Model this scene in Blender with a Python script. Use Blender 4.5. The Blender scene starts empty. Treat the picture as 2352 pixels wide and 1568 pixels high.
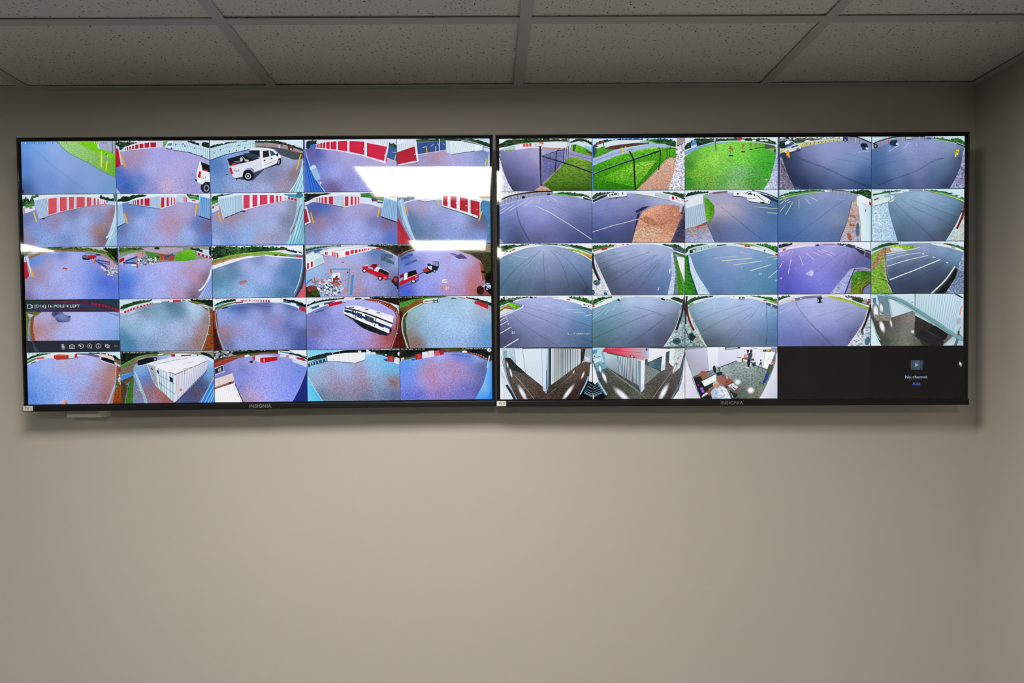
import bpy, bmesh, math, random
import numpy as np
from mathutils import Matrix, Vector

# ------------------------------------------------------------------ camera, world, lights, exposure
scene = bpy.context.scene
COL = scene.collection
W, H, F = 2352.0, 1568.0, 1500.0              # frame and focal length in pixels
PCX, PCY = 1129.78, 839.74                    # principal point
CAM_POS = np.array([0.0, -1.63677, 1.75465])
CAM_YAW, CAM_PITCH, CAM_ROLL = .00443, -.00468, .00656
ROOM_X0, ROOM_X1, ROOM_Y1, ROOM_Y0 = -7.40, 1.2241, 0.0, -9.40
CEIL = 2.44
GRID = 0.6096
TEE_X = 0.0775                                # one of the long tees
TEE_Y = -0.3233                               # first cross tee
LIGHT_STRENGTH = 34.0
LIGHT_COLOR = (1.0, 0.94, 0.82)


def cam_axes():
    cy, sy, cp, sp = math.cos(CAM_YAW), math.sin(CAM_YAW), math.cos(CAM_PITCH), math.sin(CAM_PITCH)
    f = np.array([sy * cp, cy * cp, sp])
    r = np.array([cy, -sy, 0.0])
    u = np.cross(r, f)
    cr, sr = math.cos(CAM_ROLL), math.sin(CAM_ROLL)
    return r * cr - u * sr, r * sr + u * cr, f


AX_R, AX_U, AX_F = cam_axes()
cam_data = bpy.data.cameras.new('camera')
cam = bpy.data.objects.new('camera', cam_data)
COL.objects.link(cam)
cam.matrix_world = Matrix(((AX_R[0], AX_U[0], -AX_F[0], CAM_POS[0]),
                           (AX_R[1], AX_U[1], -AX_F[1], CAM_POS[1]),
                           (AX_R[2], AX_U[2], -AX_F[2], CAM_POS[2]), (0, 0, 0, 1)))
cam_data.sensor_width = 36.0
cam_data.lens = F * 36.0 / W
cam_data.shift_x = (W / 2 - PCX) / W
cam_data.shift_y = (PCY - H / 2) / W
cam_data.clip_start = 0.02
scene.camera = cam

world = bpy.data.worlds.new('world')
world.use_nodes = True
world.node_tree.nodes['Background'].inputs[0].default_value = (0.02, 0.02, 0.02, 1)
world.node_tree.nodes['Background'].inputs[1].default_value = 0.2
scene.world = world

scene.view_settings.view_transform = 'Standard'
scene.view_settings.look = 'None'
scene.view_settings.gamma = 1.0
scene.view_settings.use_curve_mapping = False
scene.view_settings.exposure = 0.0
scene.cycles.max_bounces = 7
scene.cycles.diffuse_bounces = 4
scene.cycles.transparent_max_bounces = 12
scene.cycles.use_denoising = True
scene.cycles.use_adaptive_sampling = True
scene.cycles.adaptive_threshold = 0.06
scene.cycles.use_light_tree = False

RNG = random.Random(7)


# ------------------------------------------------------------------ helpers
def lin(c):
    c = c / 255.0
    return c / 12.92 if c <= .04045 else ((c + .055) / 1.055) ** 2.4


def hx(s):
    s = s.lstrip('#')
    return tuple(lin(int(s[i:i + 2], 16)) for i in (0, 2, 4))


def material(name, color=(.5, .5, .5), rough=.5, spec=.5, metal=0.0):
    m = bpy.data.materials.new(name)
    m.use_nodes = True
    b = m.node_tree.nodes['Principled BSDF']
    b.inputs['Base Color'].default_value = (*color, 1)
    b.inputs['Roughness'].default_value = rough
    b.inputs['Specular IOR Level'].default_value = spec
    b.inputs['Metallic'].default_value = metal
    return m


def N(m, kind, **kw):
    n = m.node_tree.nodes.new(kind)
    for k, v in kw.items():
        setattr(n, k, v)
    return n


def L(m, a, b):
    m.node_tree.links.new(a, b)


def bsdf(m):
    return m.node_tree.nodes['Principled BSDF']


def obj(name, verts, faces, mat, parent=None, smooth=False):
    me = bpy.data.meshes.new(name)
    me.from_pydata([tuple(v) for v in verts], [], faces)
    me.update()
    if mat:
        me.materials.append(mat)
    if smooth:
        me.polygons.foreach_set('use_smooth', [True] * len(me.polygons))
    o = bpy.data.objects.new(name, me)
    COL.objects.link(o)
    if parent:
        o.parent = parent
    return o


def bm_obj(name, bm, mat, parent=None):
    me = bpy.data.meshes.new(name)
    bm.to_mesh(me)
    bm.free()
    if mat:
        me.materials.append(mat)
    o = bpy.data.objects.new(name, me)
    COL.objects.link(o)
    if parent:
        o.parent = parent
    return o


def box_bm(x0, x1, y0, y1, z0, z1, bevel=0.0, seg=2, bm=None):
    new = bmesh.new()
    vs = [new.verts.new((x, y, z)) for x in (x0, x1) for y in (y0, y1) for z in (z0, z1)]
    for f in ((0, 1, 3, 2), (4, 6, 7, 5), (0, 4, 5, 1), (2, 3, 7, 6), (0, 2, 6, 4), (1, 5, 7, 3)):
        new.faces.new([vs[i] for i in f])
    bmesh.ops.recalc_face_normals(new, faces=new.faces)
    if bevel > 0:
        bmesh.ops.bevel(new, geom=list(new.edges), offset=bevel, segments=seg, affect='EDGES', profile=.5)
    if bm is None:
        return new
    me = bpy.data.meshes.new('tmp')
    new.to_mesh(me)
    new.free()
    bm.from_mesh(me)
    bpy.data.meshes.remove(me)
    return bm


def box(name, x0, x1, y0, y1, z0, z1, mat, parent=None, bevel=0.0, seg=2):
    return bm_obj(name, box_bm(x0, x1, y0, y1, z0, z1, bevel, seg), mat, parent)


def empty(name, loc=(0, 0, 0)):
    o = bpy.data.objects.new(name, None)
    o.empty_display_size = .1
    COL.objects.link(o)
    o.location = loc
    return o


def tag(o, label=None, cat=None, group=None, kind=None):
    if label:
        o['label'] = label
    if cat:
        o['category'] = cat
    if group:
        o['group'] = group
    if kind:
        o['kind'] = kind
    return o


def text_faces(body, spacing=1.0):
    """outline font as plain polygons: (verts, faces, width) at unit size"""
    cu = bpy.data.curves.new('t', 'FONT')
    cu.body = body
    cu.size = 1.0
    cu.space_character = spacing
    cu.resolution_u = 3
    o = bpy.data.objects.new('t', cu)
    COL.objects.link(o)
    dg = bpy.context.evaluated_depsgraph_get()
    me = o.evaluated_get(dg).to_mesh()
    vs = [tuple(v.co) for v in me.vertices]
    fs = [tuple(p.vertices) for p in me.polygons]
    o.evaluated_get(dg).to_mesh_clear()
    bpy.data.objects.remove(o)
    bpy.data.curves.remove(cu)
    return vs, fs


# ------------------------------------------------------------------ room materials
def wall_material():
    m = material('wall_paint', (.58, .552, .518), .62, .25)
    tc = N(m, 'ShaderNodeTexCoord')
    n1 = N(m, 'ShaderNodeTexNoise')
    n1.inputs['Scale'].default_value = 3.0
    n1.inputs['Detail'].default_value = 3.0
    n2 = N(m, 'ShaderNodeTexNoise')
    n2.inputs['Scale'].default_value = 260.0
    n2.inputs['Detail'].default_value = 0.0
    L(m, tc.outputs['Object'], n1.inputs['Vector'])
    L(m, tc.outputs['Object'], n2.inputs['Vector'])
    mx = N(m, 'ShaderNodeMix', data_type='RGBA')
    mx.inputs[6].default_value = (.560, .533, .500, 1)
    mx.inputs[7].default_value = (.600, .571, .536, 1)
    L(m, n1.outputs['Fac'], mx.inputs[0])
    L(m, mx.outputs[2], bsdf(m).inputs['Base Color'])
    bp = N(m, 'ShaderNodeBump')
    bp.inputs['Strength'].default_value = .10
    bp.inputs['Distance'].default_value = .001
    L(m, n2.outputs['Fac'], bp.inputs['Height'])
    L(m, bp.outputs['Normal'], bsdf(m).inputs['Normal'])
    return m


def tile_material():
    """mineral-fibre ceiling tile: off-white with scattered dark pinholes and pits"""
    m = material('ceiling_tile', (.70, .70, .69), .9, .1)
    tc = N(m, 'ShaderNodeTexCoord')
    oi = N(m, 'ShaderNodeObjectInfo')
    add = N(m, 'ShaderNodeVectorMath', operation='MULTIPLY_ADD')
    cmb = N(m, 'ShaderNodeCombineXYZ')
    L(m, oi.outputs['Random'], cmb.inputs[0])
    L(m, oi.outputs['Random'], cmb.inputs[1])
    add.inputs[1].default_value = (37.0, 91.0, 0)
    L(m, cmb.outputs[0], add.inputs[0])
    L(m, tc.outputs['Object'], add.inputs[2])
    nz = N(m, 'ShaderNodeTexNoise')
    nz.inputs['Scale'].default_value = 160.0
    L(m, add.outputs[0], nz.inputs['Vector'])
    warp = N(m, 'ShaderNodeVectorMath', operation='MULTIPLY_ADD')
    warp.inputs[1].default_value = (.006, .006, 0)
    L(m, nz.outputs['Color'], warp.inputs[0])
    L(m, add.outputs[0], warp.inputs[2])
    facs = []
    for scale, keep, rad, vary in ((105.0, .52, .12, .16), (200.0, .58, .16, .20)):
        v = N(m, 'ShaderNodeTexVoronoi')
        v.voronoi_dimensions = '2D'
        v.inputs['Scale'].default_value = scale
        v.inputs['Randomness'].default_value = 1.0
        L(m, warp.outputs[0], v.inputs['Vector'])
        sp = N(m, 'ShaderNodeSeparateColor')
        L(m, v.outputs['Color'], sp.inputs[0])
        gate = N(m, 'ShaderNodeMath', operation='GREATER_THAN')
        gate.inputs[1].default_value = keep
        L(m, sp.outputs[0], gate.inputs[0])
        r = N(m, 'ShaderNodeMath', operation='MULTIPLY_ADD')
        r.inputs[1].default_value = vary
        r.inputs[2].default_value = rad * .6
        L(m, sp.outputs[1], r.inputs[0])
        df = N(m, 'ShaderNodeMath', operation='SUBTRACT')
        L(m, r.outputs[0], df.inputs[0])
        L(m, v.outputs['Distance'], df.inputs[1])
        sc = N(m, 'ShaderNodeMath', operation='MULTIPLY', use_clamp=True)
        sc.inputs[1].default_value = 9.0
        L(m, df.outputs[0], sc.inputs[0])
        ml = N(m, 'ShaderNodeMath', operation='MULTIPLY')
        L(m, sc.outputs[0], ml.inputs[0])
        L(m, gate.outputs[0], ml.inputs[1])
        facs.append(ml)
    half = N(m, 'ShaderNodeMath', operation='MULTIPLY')
    half.inputs[1].default_value = .55
    L(m, facs[1].outputs[0], half.inputs[0])
    mx = N(m, 'ShaderNodeMath', operation='MAXIMUM')
    L(m, facs[0].outputs[0], mx.inputs[0])
    L(m, half.outputs[0], mx.inputs[1])
    mix = N(m, 'ShaderNodeMix', data_type='RGBA')
    mix.inputs[6].default_value = (.72, .72, .71, 1)
    mix.inputs[7].default_value = (.10, .095, .075, 1)
    L(m, mx.outputs[0], mix.inputs[0])
    L(m, mix.outputs[2], bsdf(m).inputs['Base Color'])
    return m


def floor_material():
    m = material('polished_concrete', (.2, .2, .19), .35, .4)
    tc = N(m, 'ShaderNodeTexCoord')
    n1 = N(m, 'ShaderNodeTexNoise')
    n1.inputs['Scale'].default_value = 1.6
    n1.inputs['Detail'].default_value = 6.0
    L(m, tc.outputs['Object'], n1.inputs['Vector'])
    mx = N(m, 'ShaderNodeMix', data_type='RGBA')
    mx.inputs[6].default_value = (.11, .112, .108, 1)
    mx.inputs[7].default_value = (.19, .193, .187, 1)
    L(m, n1.outputs['Fac'], mx.inputs[0])
    L(m, mx.outputs[2], bsdf(m).inputs['Base Color'])
    return m


M_WALL = wall_material()
M_TILE = tile_material()
M_FLOOR = floor_material()
M_TEE = material('painted_steel_grid', (.50, .515, .51), .5, .35)
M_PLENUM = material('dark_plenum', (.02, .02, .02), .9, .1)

# ------------------------------------------------------------------ room shell
T_ = .12
tag(box('wall_back', ROOM_X0 - T_, ROOM_X1 + T_, 0, T_, 0, 2.75, M_WALL), 'beige painted wall carrying the two televisions', None, None, 'structure')
obj('joint_shade_strip', [(ROOM_X0, -.0004, CEIL + .0018), (ROOM_X1, -.0004, CEIL + .0018), (ROOM_X1, -.0004, 2.70), (ROOM_X0, -.0004, 2.70)], [(0, 1, 2, 3)], M_PLENUM, bpy.data.objects['wall_back'])  # near-black strip painting in the shade seen through the cut trim joint
tag(box('wall_right', ROOM_X1, ROOM_X1 + T_, ROOM_Y0, 0, 0, 2.75, M_WALL), 'beige painted side wall at the right edge', None, None, 'structure')
tag(box('wall_left', ROOM_X0 - T_, ROOM_X0, ROOM_Y0, 0, 0, 2.75, M_WALL), 'beige painted side wall far to the left', None, None, 'structure')
tag(box('wall_front', ROOM_X0 - T_, ROOM_X1 + T_, ROOM_Y0 - T_, ROOM_Y0, 0, 2.75, M_WALL), 'beige painted wall behind the viewer', None, None, 'structure')
tag(box('floor', ROOM_X0 - T_, ROOM_X1 + T_, ROOM_Y0 - T_, T_, -.1, 0, M_FLOOR), 'polished grey concrete floor', None, None, 'structure')
ceiling = tag(box('ceiling', ROOM_X0, ROOM_X1, ROOM_Y0, 0, 2.70, 2.75, M_PLENUM), 'suspended grid ceiling of pitted off-white tiles', None, None, 'structure')

# suspended ceiling: tiles and tees
FL = .0119                                    # half flange
xs = [TEE_X]
while xs[0] - GRID > ROOM_X0:
    xs.insert(0, xs[0] - GRID)
while xs[-1] + GRID < ROOM_X1:
    xs.append(xs[-1] + GRID)
ys = [TEE_Y]
while ys[-1] - GRID > ROOM_Y0:
    ys.append(ys[-1] - GRID)
LIGHT_CELLS = {(-.2273, -1.2377), (-.2273, -3.0665), (-3.2753, -3.0665)}


def tee(name, x0, x1, y0, y1, along_x):
    bm = box_bm(x0, x1, y0, y1, CEIL, CEIL + .0016)
    if along_x:
        c = (y0 + y1) / 2
        box_bm(x0, x1, c - .003, c + .003, CEIL + .0016, CEIL + .036, bm=bm)
    else:
        c = (x0 + x1) / 2
        box_bm(c - .003, c + .003, y0, y1, CEIL + .0016, CEIL + .036, bm=bm)
    return bm_obj(name, bm, M_TEE, ceiling)


for x in xs:
    tee('main_tee', x - FL, x + FL, ROOM_Y0 + .004, -.0205, False)
xe = [ROOM_X0 + .02] + [x for x in xs] + [ROOM_X1 - .0205]
for y in ys:
    for i in range(len(xe) - 1):
        a = xe[i] + (FL + .0003 if i else 0)
        b = xe[i + 1] - (FL + .0003 if i < len(xe) - 2 else 0)
        tee('cross_tee', a, b, y - FL, y + FL, True)
xt = [ROOM_X0 + .010] + xs + [ROOM_X1 - .010]
yt = [-.011] + ys + [ROOM_Y0 + .004]
tile_mesh = {}
for i in range(len(xt) - 1):
    for j in range(len(yt) - 1):
        x0, x1, y1, y0 = xt[i] + .004, xt[i + 1] - .004, yt[j] - .004, yt[j + 1] + .004
        cx, cy = (x0 + x1) / 2, (y0 + y1) / 2
        if any(abs(cx - lx) < .05 and abs(cy - ly) < .05 for lx, ly in LIGHT_CELLS):
            continue
        key = (round(x1 - x0, 3), round(y1 - y0, 3))
        if key not in tile_mesh:
            hxw, hyw = (x1 - x0) / 2, (y1 - y0) / 2
            bm = box_bm(-hxw, hxw, -hyw, hyw, 0, .015, .0012, 1)
            me = bpy.data.meshes.new('ceiling_tile')
            bm.to_mesh(me)
            bm.free()
            me.materials.append(M_TILE)
            tile_mesh[key] = me
        o = bpy.data.objects.new('ceiling_tile', tile_mesh[key])
        COL.objects.link(o)
        o.parent = ceiling
        o.location = (cx, cy, CEIL + .0042 + RNG.uniform(-.0006, .0008))
        o.rotation_euler = (RNG.uniform(-.0012, .0012), RNG.uniform(-.0012, .0012), 0)


# wall angle along the walls: flange and a short lip; two lengths meet on the back wall with a cut end
def wall_angle(name, pts, label):
    """pts: flange outline in the xy-plane (wall side last), at tee height"""
    bm = bmesh.new()
    lo = [bm.verts.new((x, y, CEIL - .0004)) for x, y in pts]
    hi = [bm.verts.new((x, y, CEIL + .0014)) for x, y in pts]
    bm.faces.new(lo)
    bm.faces.new(hi[::-1])
    n = len(pts)
    for i in range(n):
        bm.faces.new((lo[i], hi[i], hi[(i + 1) % n], lo[(i + 1) % n]))
    bmesh.ops.recalc_face_normals(bm, faces=bm.faces)
    return bm_obj(name, bm, M_TEE)


JX = -1.094
o = wall_angle('trim_1', [(JX + .0008, -.0225), (ROOM_X1 - .0005, -.0225), (ROOM_X1 - .0005, -.0005), (JX + .0135, -.0005)], '')
tag(o, 'painted steel wall angle along the top of the television wall', None, None, 'structure')
o = wall_angle('trim_2', [(ROOM_X0 + .001, -.0225), (JX - .0045, -.0225), (JX + .0075, -.0005), (ROOM_X0 + .001, -.0005)], '')
o.location.z = .0012
tag(o, 'painted steel wall angle ending in a cut mitre at the left', None, None, 'structure')
o = wall_angle('trim_3', [(ROOM_X1 - .0225, -.0230), (ROOM_X1 - .0005, -.0230), (ROOM_X1 - .0005, ROOM_Y0 + .001), (ROOM_X1 - .0225, ROOM_Y0 + .001)], '')
tag(o, 'painted steel wall angle along the right wall', None, None, 'structure')
o = wall_angle('trim_4', [(ROOM_X0 + .0005, -.0230), (ROOM_X0 + .0225, -.0230), (ROOM_X0 + .0225, ROOM_Y0 + .001), (ROOM_X0 + .0005, ROOM_Y0 + .001)], '')
tag(o, 'painted steel wall angle along the left wall', None, None, 'structure')

# ------------------------------------------------------------------ ceiling lights (square recessed panels)
M_LENS = bpy.data.materials.new('light_diffuser')
M_LENS.use_nodes = True
_b = bsdf(M_LENS)
_b.inputs['Base Color'].default_value = (.9, .9, .88, 1)
_b.inputs['Emission Color'].default_value = (*LIGHT_COLOR, 1)
_b.inputs['Emission Strength'].default_value = LIGHT_STRENGTH
M_LFRAME = material('light_frame_white', (.75, .75, .74), .45, .4)


def ceiling_light(x, y, label):
    root = empty('ceiling_light', (x, y, CEIL))
    hw, lx_, ly_ = GRID / 2 - .014, .2587, .286
    bm = bmesh.new()
    rings = []
    for hx_, hy_, z in ((hw, hw, .003), (lx_ + .004, ly_ + .004, .0035), (lx_, ly_, .006), (lx_, ly_, .05), (hw, hw, .05)):
        rings.append([bm.verts.new((sx * hx_, sy * hy_, z)) for sx, sy in ((-1, -1), (1, -1), (1, 1), (-1, 1))])
    for a, b in zip(rings, rings[1:] + rings[:1]):
        for k in range(4):
            bm.faces.new((a[k], a[(k + 1) % 4], b[(k + 1) % 4], b[k]))
    bmesh.ops.recalc_face_normals(bm, faces=bm.faces)
    bm_obj('frame', bm, M_LFRAME, root)
    box('diffuser', -lx_ + .001, lx_ - .001, -ly_ + .001, ly_ - .001, .018, .022, M_LENS, root)
    tag(root, label, 'ceiling light', 'square ceiling light panels')
    return root


ceiling_light(-.2273, -1.2377, 'square ceiling light mirrored as the large white patch in the left television')
ceiling_light(-.2273, -3.0665, 'square ceiling light mirrored as the lower thin white band in the left television')
ceiling_light(-3.2753, -3.0665, 'square ceiling light mirrored as a small streak at the left edge of the left television')

# ------------------------------------------------------------------ televisions
def rot_tv(tilt, yaw, roll):
    ct, st, cy, sy, cr, sr = math.cos(tilt), math.sin(tilt), math.cos(yaw), math.sin(yaw), math.cos(roll), math.sin(roll)
    rx = np.array([[1, 0, 0], [0, ct, -st], [0, st, ct]])
    rz = np.array([[cy, -sy, 0], [sy, cy, 0], [0, 0, 1]])
    ry = np.array([[cr, 0, sr], [0, 1, 0], [-sr, 0, cr]])
    return rz @ rx @ ry


M_BEZEL = material('black_plastic', (.008, .008, .009), .42, .4)
M_PANEL = material('dark_display', (.003, .003, .0035), .6, .1)
M_RIM = material('grey_rim_metal', (.007, .0075, .0073), .42, .35, .1)
M_CHIN = material('dark_grey_plastic', (.006, .0065, .008), .45, .3)
M_STEEL = material('black_steel_bracket', (.02, .02, .02), .5, .4)
M_STICK = material('white_label_tape', (.78, .77, .72), .5, .4)
M_INK = material('black_label_ink', (.03, .03, .03), .6, .3)
M_LOGO = material('silver_print', (.30, .30, .29), .45, .5)
M_SENSOR = material('smoked_sensor_plastic', (.12, .12, .115), .25, .5)

# front sheet of the display: clear, with the ordinary dielectric reflection
M_GLASS = bpy.data.materials.new('display_glass')
M_GLASS.use_nodes = True
_t = M_GLASS.node_tree
_t.nodes.remove(_t.nodes['Principled BSDF'])
_fr = N(M_GLASS, 'ShaderNodeFresnel')
_fr.inputs['IOR'].default_value = 1.33
_tr = N(M_GLASS, 'ShaderNodeBsdfTransparent')
_gl = N(M_GLASS, 'ShaderNodeBsdfGlossy')
_gl.inputs['Roughness'].default_value = .035
_mx = N(M_GLASS, 'ShaderNodeMixShader')
L(M_GLASS, _fr.outputs[0], _mx.inputs[0])
L(M_GLASS, _tr.outputs[0], _mx.inputs[1])
L(M_GLASS, _gl.outputs[0], _mx.inputs[2])
L(M_GLASS, _mx.outputs[0], _t.nodes['Material Output'].inputs[0])

# the lit picture: colour from the drawing, with sensor-like grain
M_PIC = bpy.data.materials.new('lit_picture')
M_PIC.use_nodes = True
M_PIC.cycles.emission_sampling = 'NONE'
_t = M_PIC.node_tree
_t.nodes.remove(_t.nodes['Principled BSDF'])
_ca = N(M_PIC, 'ShaderNodeAttribute', attribute_name='Col')
_ga = N(M_PIC, 'ShaderNodeAttribute', attribute_name='grain')
_tc = N(M_PIC, 'ShaderNodeTexCoord')
_sg = N(M_PIC, 'ShaderNodeSeparateXYZ')
L(M_PIC, _ga.outputs['Vector'], _sg.inputs[0])
_sum = None
for _i, (_sc, _det, _vec) in enumerate(((820.0, 1.0, (1, 1, 1)), (230.0, 2.0, (1, 1, 1.5)), (260.0, 2.0, (.18, 1, 1.6)))):
    _mp = N(M_PIC, 'ShaderNodeMapping')
    _mp.inputs['Scale'].default_value = _vec
    L(M_PIC, _tc.outputs['Object'], _mp.inputs['Vector'])
    _nz = N(M_PIC, 'ShaderNodeTexNoise')
    _nz.inputs['Scale'].default_value = _sc
    _nz.inputs['Detail'].default_value = _det
    L(M_PIC, _mp.outputs[0], _nz.inputs['Vector'])
    _c = N(M_PIC, 'ShaderNodeMath', operation='SUBTRACT')
    _c.inputs[1].default_value = .5
    L(M_PIC, _nz.outputs['Fac'], _c.inputs[0])
    _m = N(M_PIC, 'ShaderNodeMath', operation='MULTIPLY')
    L(M_PIC, _c.outputs[0], _m.inputs[0])
    L(M_PIC, _sg.outputs[_i], _m.inputs[1])
    if _sum is None:
        _sum = _m
    else:
        _a = N(M_PIC, 'ShaderNodeMath', operation='ADD')
        L(M_PIC, _sum.outputs[0], _a.inputs[0])
        L(M_PIC, _m.outputs[0], _a.inputs[1])
        _sum = _a
_one = N(M_PIC, 'ShaderNodeMath', operation='MULTIPLY_ADD')
_one.inputs[1].default_value = 4.2
_one.inputs[2].default_value = 1.0
L(M_PIC, _sum.outputs[0], _one.inputs[0])
_mxm = N(M_PIC, 'ShaderNodeMath', operation='MAXIMUM')
_mxm.inputs[1].default_value = .05
L(M_PIC, _one.outputs[0], _mxm.inputs[0])
_vm = N(M_PIC, 'ShaderNodeVectorMath', operation='SCALE')
L(M_PIC, _ca.outputs['Color'], _vm.inputs[0])
L(M_PIC, _mxm.outputs[0], _vm.inputs['Scale'])
_em = N(M_PIC, 'ShaderNodeEmission')
_em.inputs['Strength'].default_value = .96
L(M_PIC, _vm.outputs[0], _em.inputs['Color'])
L(M_PIC, _em.outputs[0], _t.nodes['Material Output'].inputs[0])

PX = 5.1130434                                  # drawing units per frame pixel


def homography(src, dst):
    A = []
    for (x, y), (u, v) in zip(src, dst):
        A.append([x, y, 1, 0, 0, 0, -u * x, -u * y, -u])
        A.append([0, 0, 0, x, y, 1, -v * x, -v * y, -v])
    h = np.linalg.svd(np.array(A))[2][-1].reshape(3, 3)
    return h / h[2, 2]


def hmap(h, pts):
    p = np.c_[np.asarray(pts, float), np.ones(len(pts))] @ h.T
    return p[:, :2] / p[:, 2:]


class TV:
    def __init__(self, center, tilt, yaw, roll, height, corners, label, word, sticker, logo):
        self.c = np.array(center)
        self.R = rot_tv(tilt, yaw, roll)
        self.w, self.h = 1.118, height
        self.root = empty('television', center)
        self.root.matrix_world = Matrix([list(self.R[i]) + [self.c[i]] for i in range(3)] + [[0, 0, 0, 1]])
        tag(self.root, label, 'television', 'wall televisions showing camera grids')
        uv = [(0, 0), (5, 0), (5, 5), (0, 5)]
        self.px2uv = homography(corners, uv)
        self.uv2px = np.linalg.inv(self.px2uv)
        loc = np.array([self.local(q) for q in corners])
        self.x0, self.x1 = (loc[0, 0] + loc[3, 0]) / 2, (loc[1, 0] + loc[2, 0]) / 2
        self.z1, self.z0 = (loc[0, 2] + loc[1, 2]) / 2, (loc[2, 2] + loc[3, 2]) / 2
        self.build(word, sticker, logo)

    def local(self, px, depth=.002):
        d = AX_F + AX_R * (px[0] - PCX) / F - AX_U * (px[1] - PCY) / F
        o = self.R.T @ (CAM_POS - self.c)
        v = self.R.T @ d
        return o + v * ((depth - o[1]) / v[1])

    def uv2loc(self, uv):
        uv = np.asarray(uv, float)
        return np.c_[self.x0 + (self.x1 - self.x0) * uv[:, 0] / 5, self.z1 + (self.z0 - self.z1) * uv[:, 1] / 5]

    def build(self, word, sticker, logo):
        r, w, h = self.root, self.w / 2, self.h / 2
        zc = self.z0 - .0022                       # top of the chin
        # thin rim round three sides, proud of the panel
        bm = box_bm(-w, w, -.0006, .030, h - .0028, h, .0006, 1)
        box_bm(-w, -w + .0028, -.0006, .030, zc, h - .0028, .0006, 1, bm)
        box_bm(w - .0028, w, -.0006, .030, zc, h - .0028, .0006, 1, bm)
        bm_obj('frame', bm, M_RIM, r)
        tag(bm_obj('bottom_bezel', box_bm(-w - .0006, w + .0006, -.0045, .031, -h, zc, .0022, 3), M_CHIN, r), 'dark grey strip below the screen')
        self.panel = box('screen_panel', -w + .0029, w - .0029, .0042, .012, zc + .0002, h - .0029, M_PANEL, r)
        g = box('front_glass', -w + .0029, w - .0029, .0002, .0004, zc + .0003, h - .0029, M_GLASS, r)
        # rear housing: shallow shell with the deeper electronics hump low down
        bm = box_bm(-w + .004, w - .004, .0125, .030, -h + .006, h - .004, .004, 2)
        box_bm(-.36, .36, .0305, .052, -h + .02, .12, .008, 2, bm)
        bm_obj('back_cover', bm, M_BEZEL, r)
        # bracket: two vertical arms on a wall rail
        d = -self.c[1]
        bm = box_bm(-.19, -.16, .0525, d - .014, -.19, .19, .001, 1)
        box_bm(.16, .19, .0525, d - .014, -.19, .19, .001, 1, bm)
        box_bm(-.27, .27, d - .0138, d - .007, -.12, -.05, .001, 1, bm)
        box_bm(-.27, .27, d - .0138, d - .007, .05, .12, .001, 1, bm)
        bm_obj('mount_bracket', bm, M_STEEL, r)
        # maker's name, printed on the chin
        a, b = self.local(logo[0], -.0047), self.local(logo[1], -.0047)
        vs, fs = text_faces(word, 1.12)
        mx = max(v[0] for v in vs)
        mn = min(v[0] for v in vs)
        s = (b[0] - a[0]) / (mx - mn)
        sh = (a[2] - b[2]) / max(v[1] for v in vs)
        obj('brand_lettering', [(a[0] + (v[0] - mn) * s, -.0047, b[2] + v[1] * sh) for v in vs], fs, M_LOGO, r)
        # infrared receiver under the lettering
        m = (a[0] + b[0]) / 2
        bm = box_bm(m - .016, m + .012, .000, .014, -h - .0042, -h + .001, .0015, 2)
        bm_obj('sensor_module', bm, M_SENSOR, r)
        # name sticker on the lower left corner
        a, b = self.local(sticker[1], -.0048), self.local(sticker[2], -.0048)
        st = box('name_sticker', a[0], b[0], -.0050, -.0046, b[2], a[2], M_STICK, r)
        tag(st, 'white sticker reading ' + sticker[0])
        vs, fs = text_faces(sticker[0], 1.0)
        mx = max(v[0] for v in vs)
        mh = max(v[1] for v in vs)
        sw, sh2 = (b[0] - a[0]) * .70 / mx, (a[2] - b[2]) * .50 / mh
        obj('sticker_text', [(a[0] + (b[0] - a[0]) * .15 + v[0] * sw, -.0052, b[2] + (a[2] - b[2]) * .27 + v[1] * sh2) for v in vs], fs, M_INK, st)


tv_left = TV((-.5449, -.0869, 1.9701), .0195, .0082, -.0045, .6436,
             [(47.2, 323.9), (1124.8, 317.2), (1131.3, 917.8), (62.3, 928.6)],
             'left wall television with twenty-five camera views, sticker TV 1 below',
             'INSIGNIA', ('TV 1', (53.0, 932.0), (75.5, 943.5)), ((572.8, 928.3), (623.2, 935.6)))
tv_right = TV((.5770, -.0908, 1.9707), .0108, -.0104, .0022, .6440,
              [(1146.4, 318.6), (2214.0, 310.8), (2216.5, 914.0), (1148.4, 917.0)],
              'right wall television with two dark empty camera cells, sticker TV 2 below',
              'INSIGNIA', ('TV 2', (1141.0, 920.8), (1162.3, 932.2)), ((1656.0, 921.0), (1706.5, 928.2)))


# ------------------------------------------------------------------ drawing engine for the camera pictures
def spline(pts, n):
    """Catmull-Rom through pts, n points per span"""
    if n <= 1 or len(pts) < 3:
        return list(pts)
    p = [pts[0]] + list(pts) + [pts[-1]]
    out = []
    for i in range(1, len(p) - 2):
        a, b, c, d = (np.array(q, float) for q in p[i - 1:i + 3])
        for k in range(n):
            t = k / n
            out.append(tuple(.5 * (2 * b + (c - a) * t + (2 * a - 5 * b + 4 * c - d) * t * t + (3 * b - a - 3 * c + d) * t ** 3)))
    out.append(tuple(map(float, pts[-1])))
    return out


def along(pts, f):
    x = f * (len(pts) - 1)
    i = min(int(x), len(pts) - 2)
    t = x - i
    return (pts[i][0] * (1 - t) + pts[i + 1][0] * t, pts[i][1] * (1 - t) + pts[i + 1][1] * t)


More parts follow.
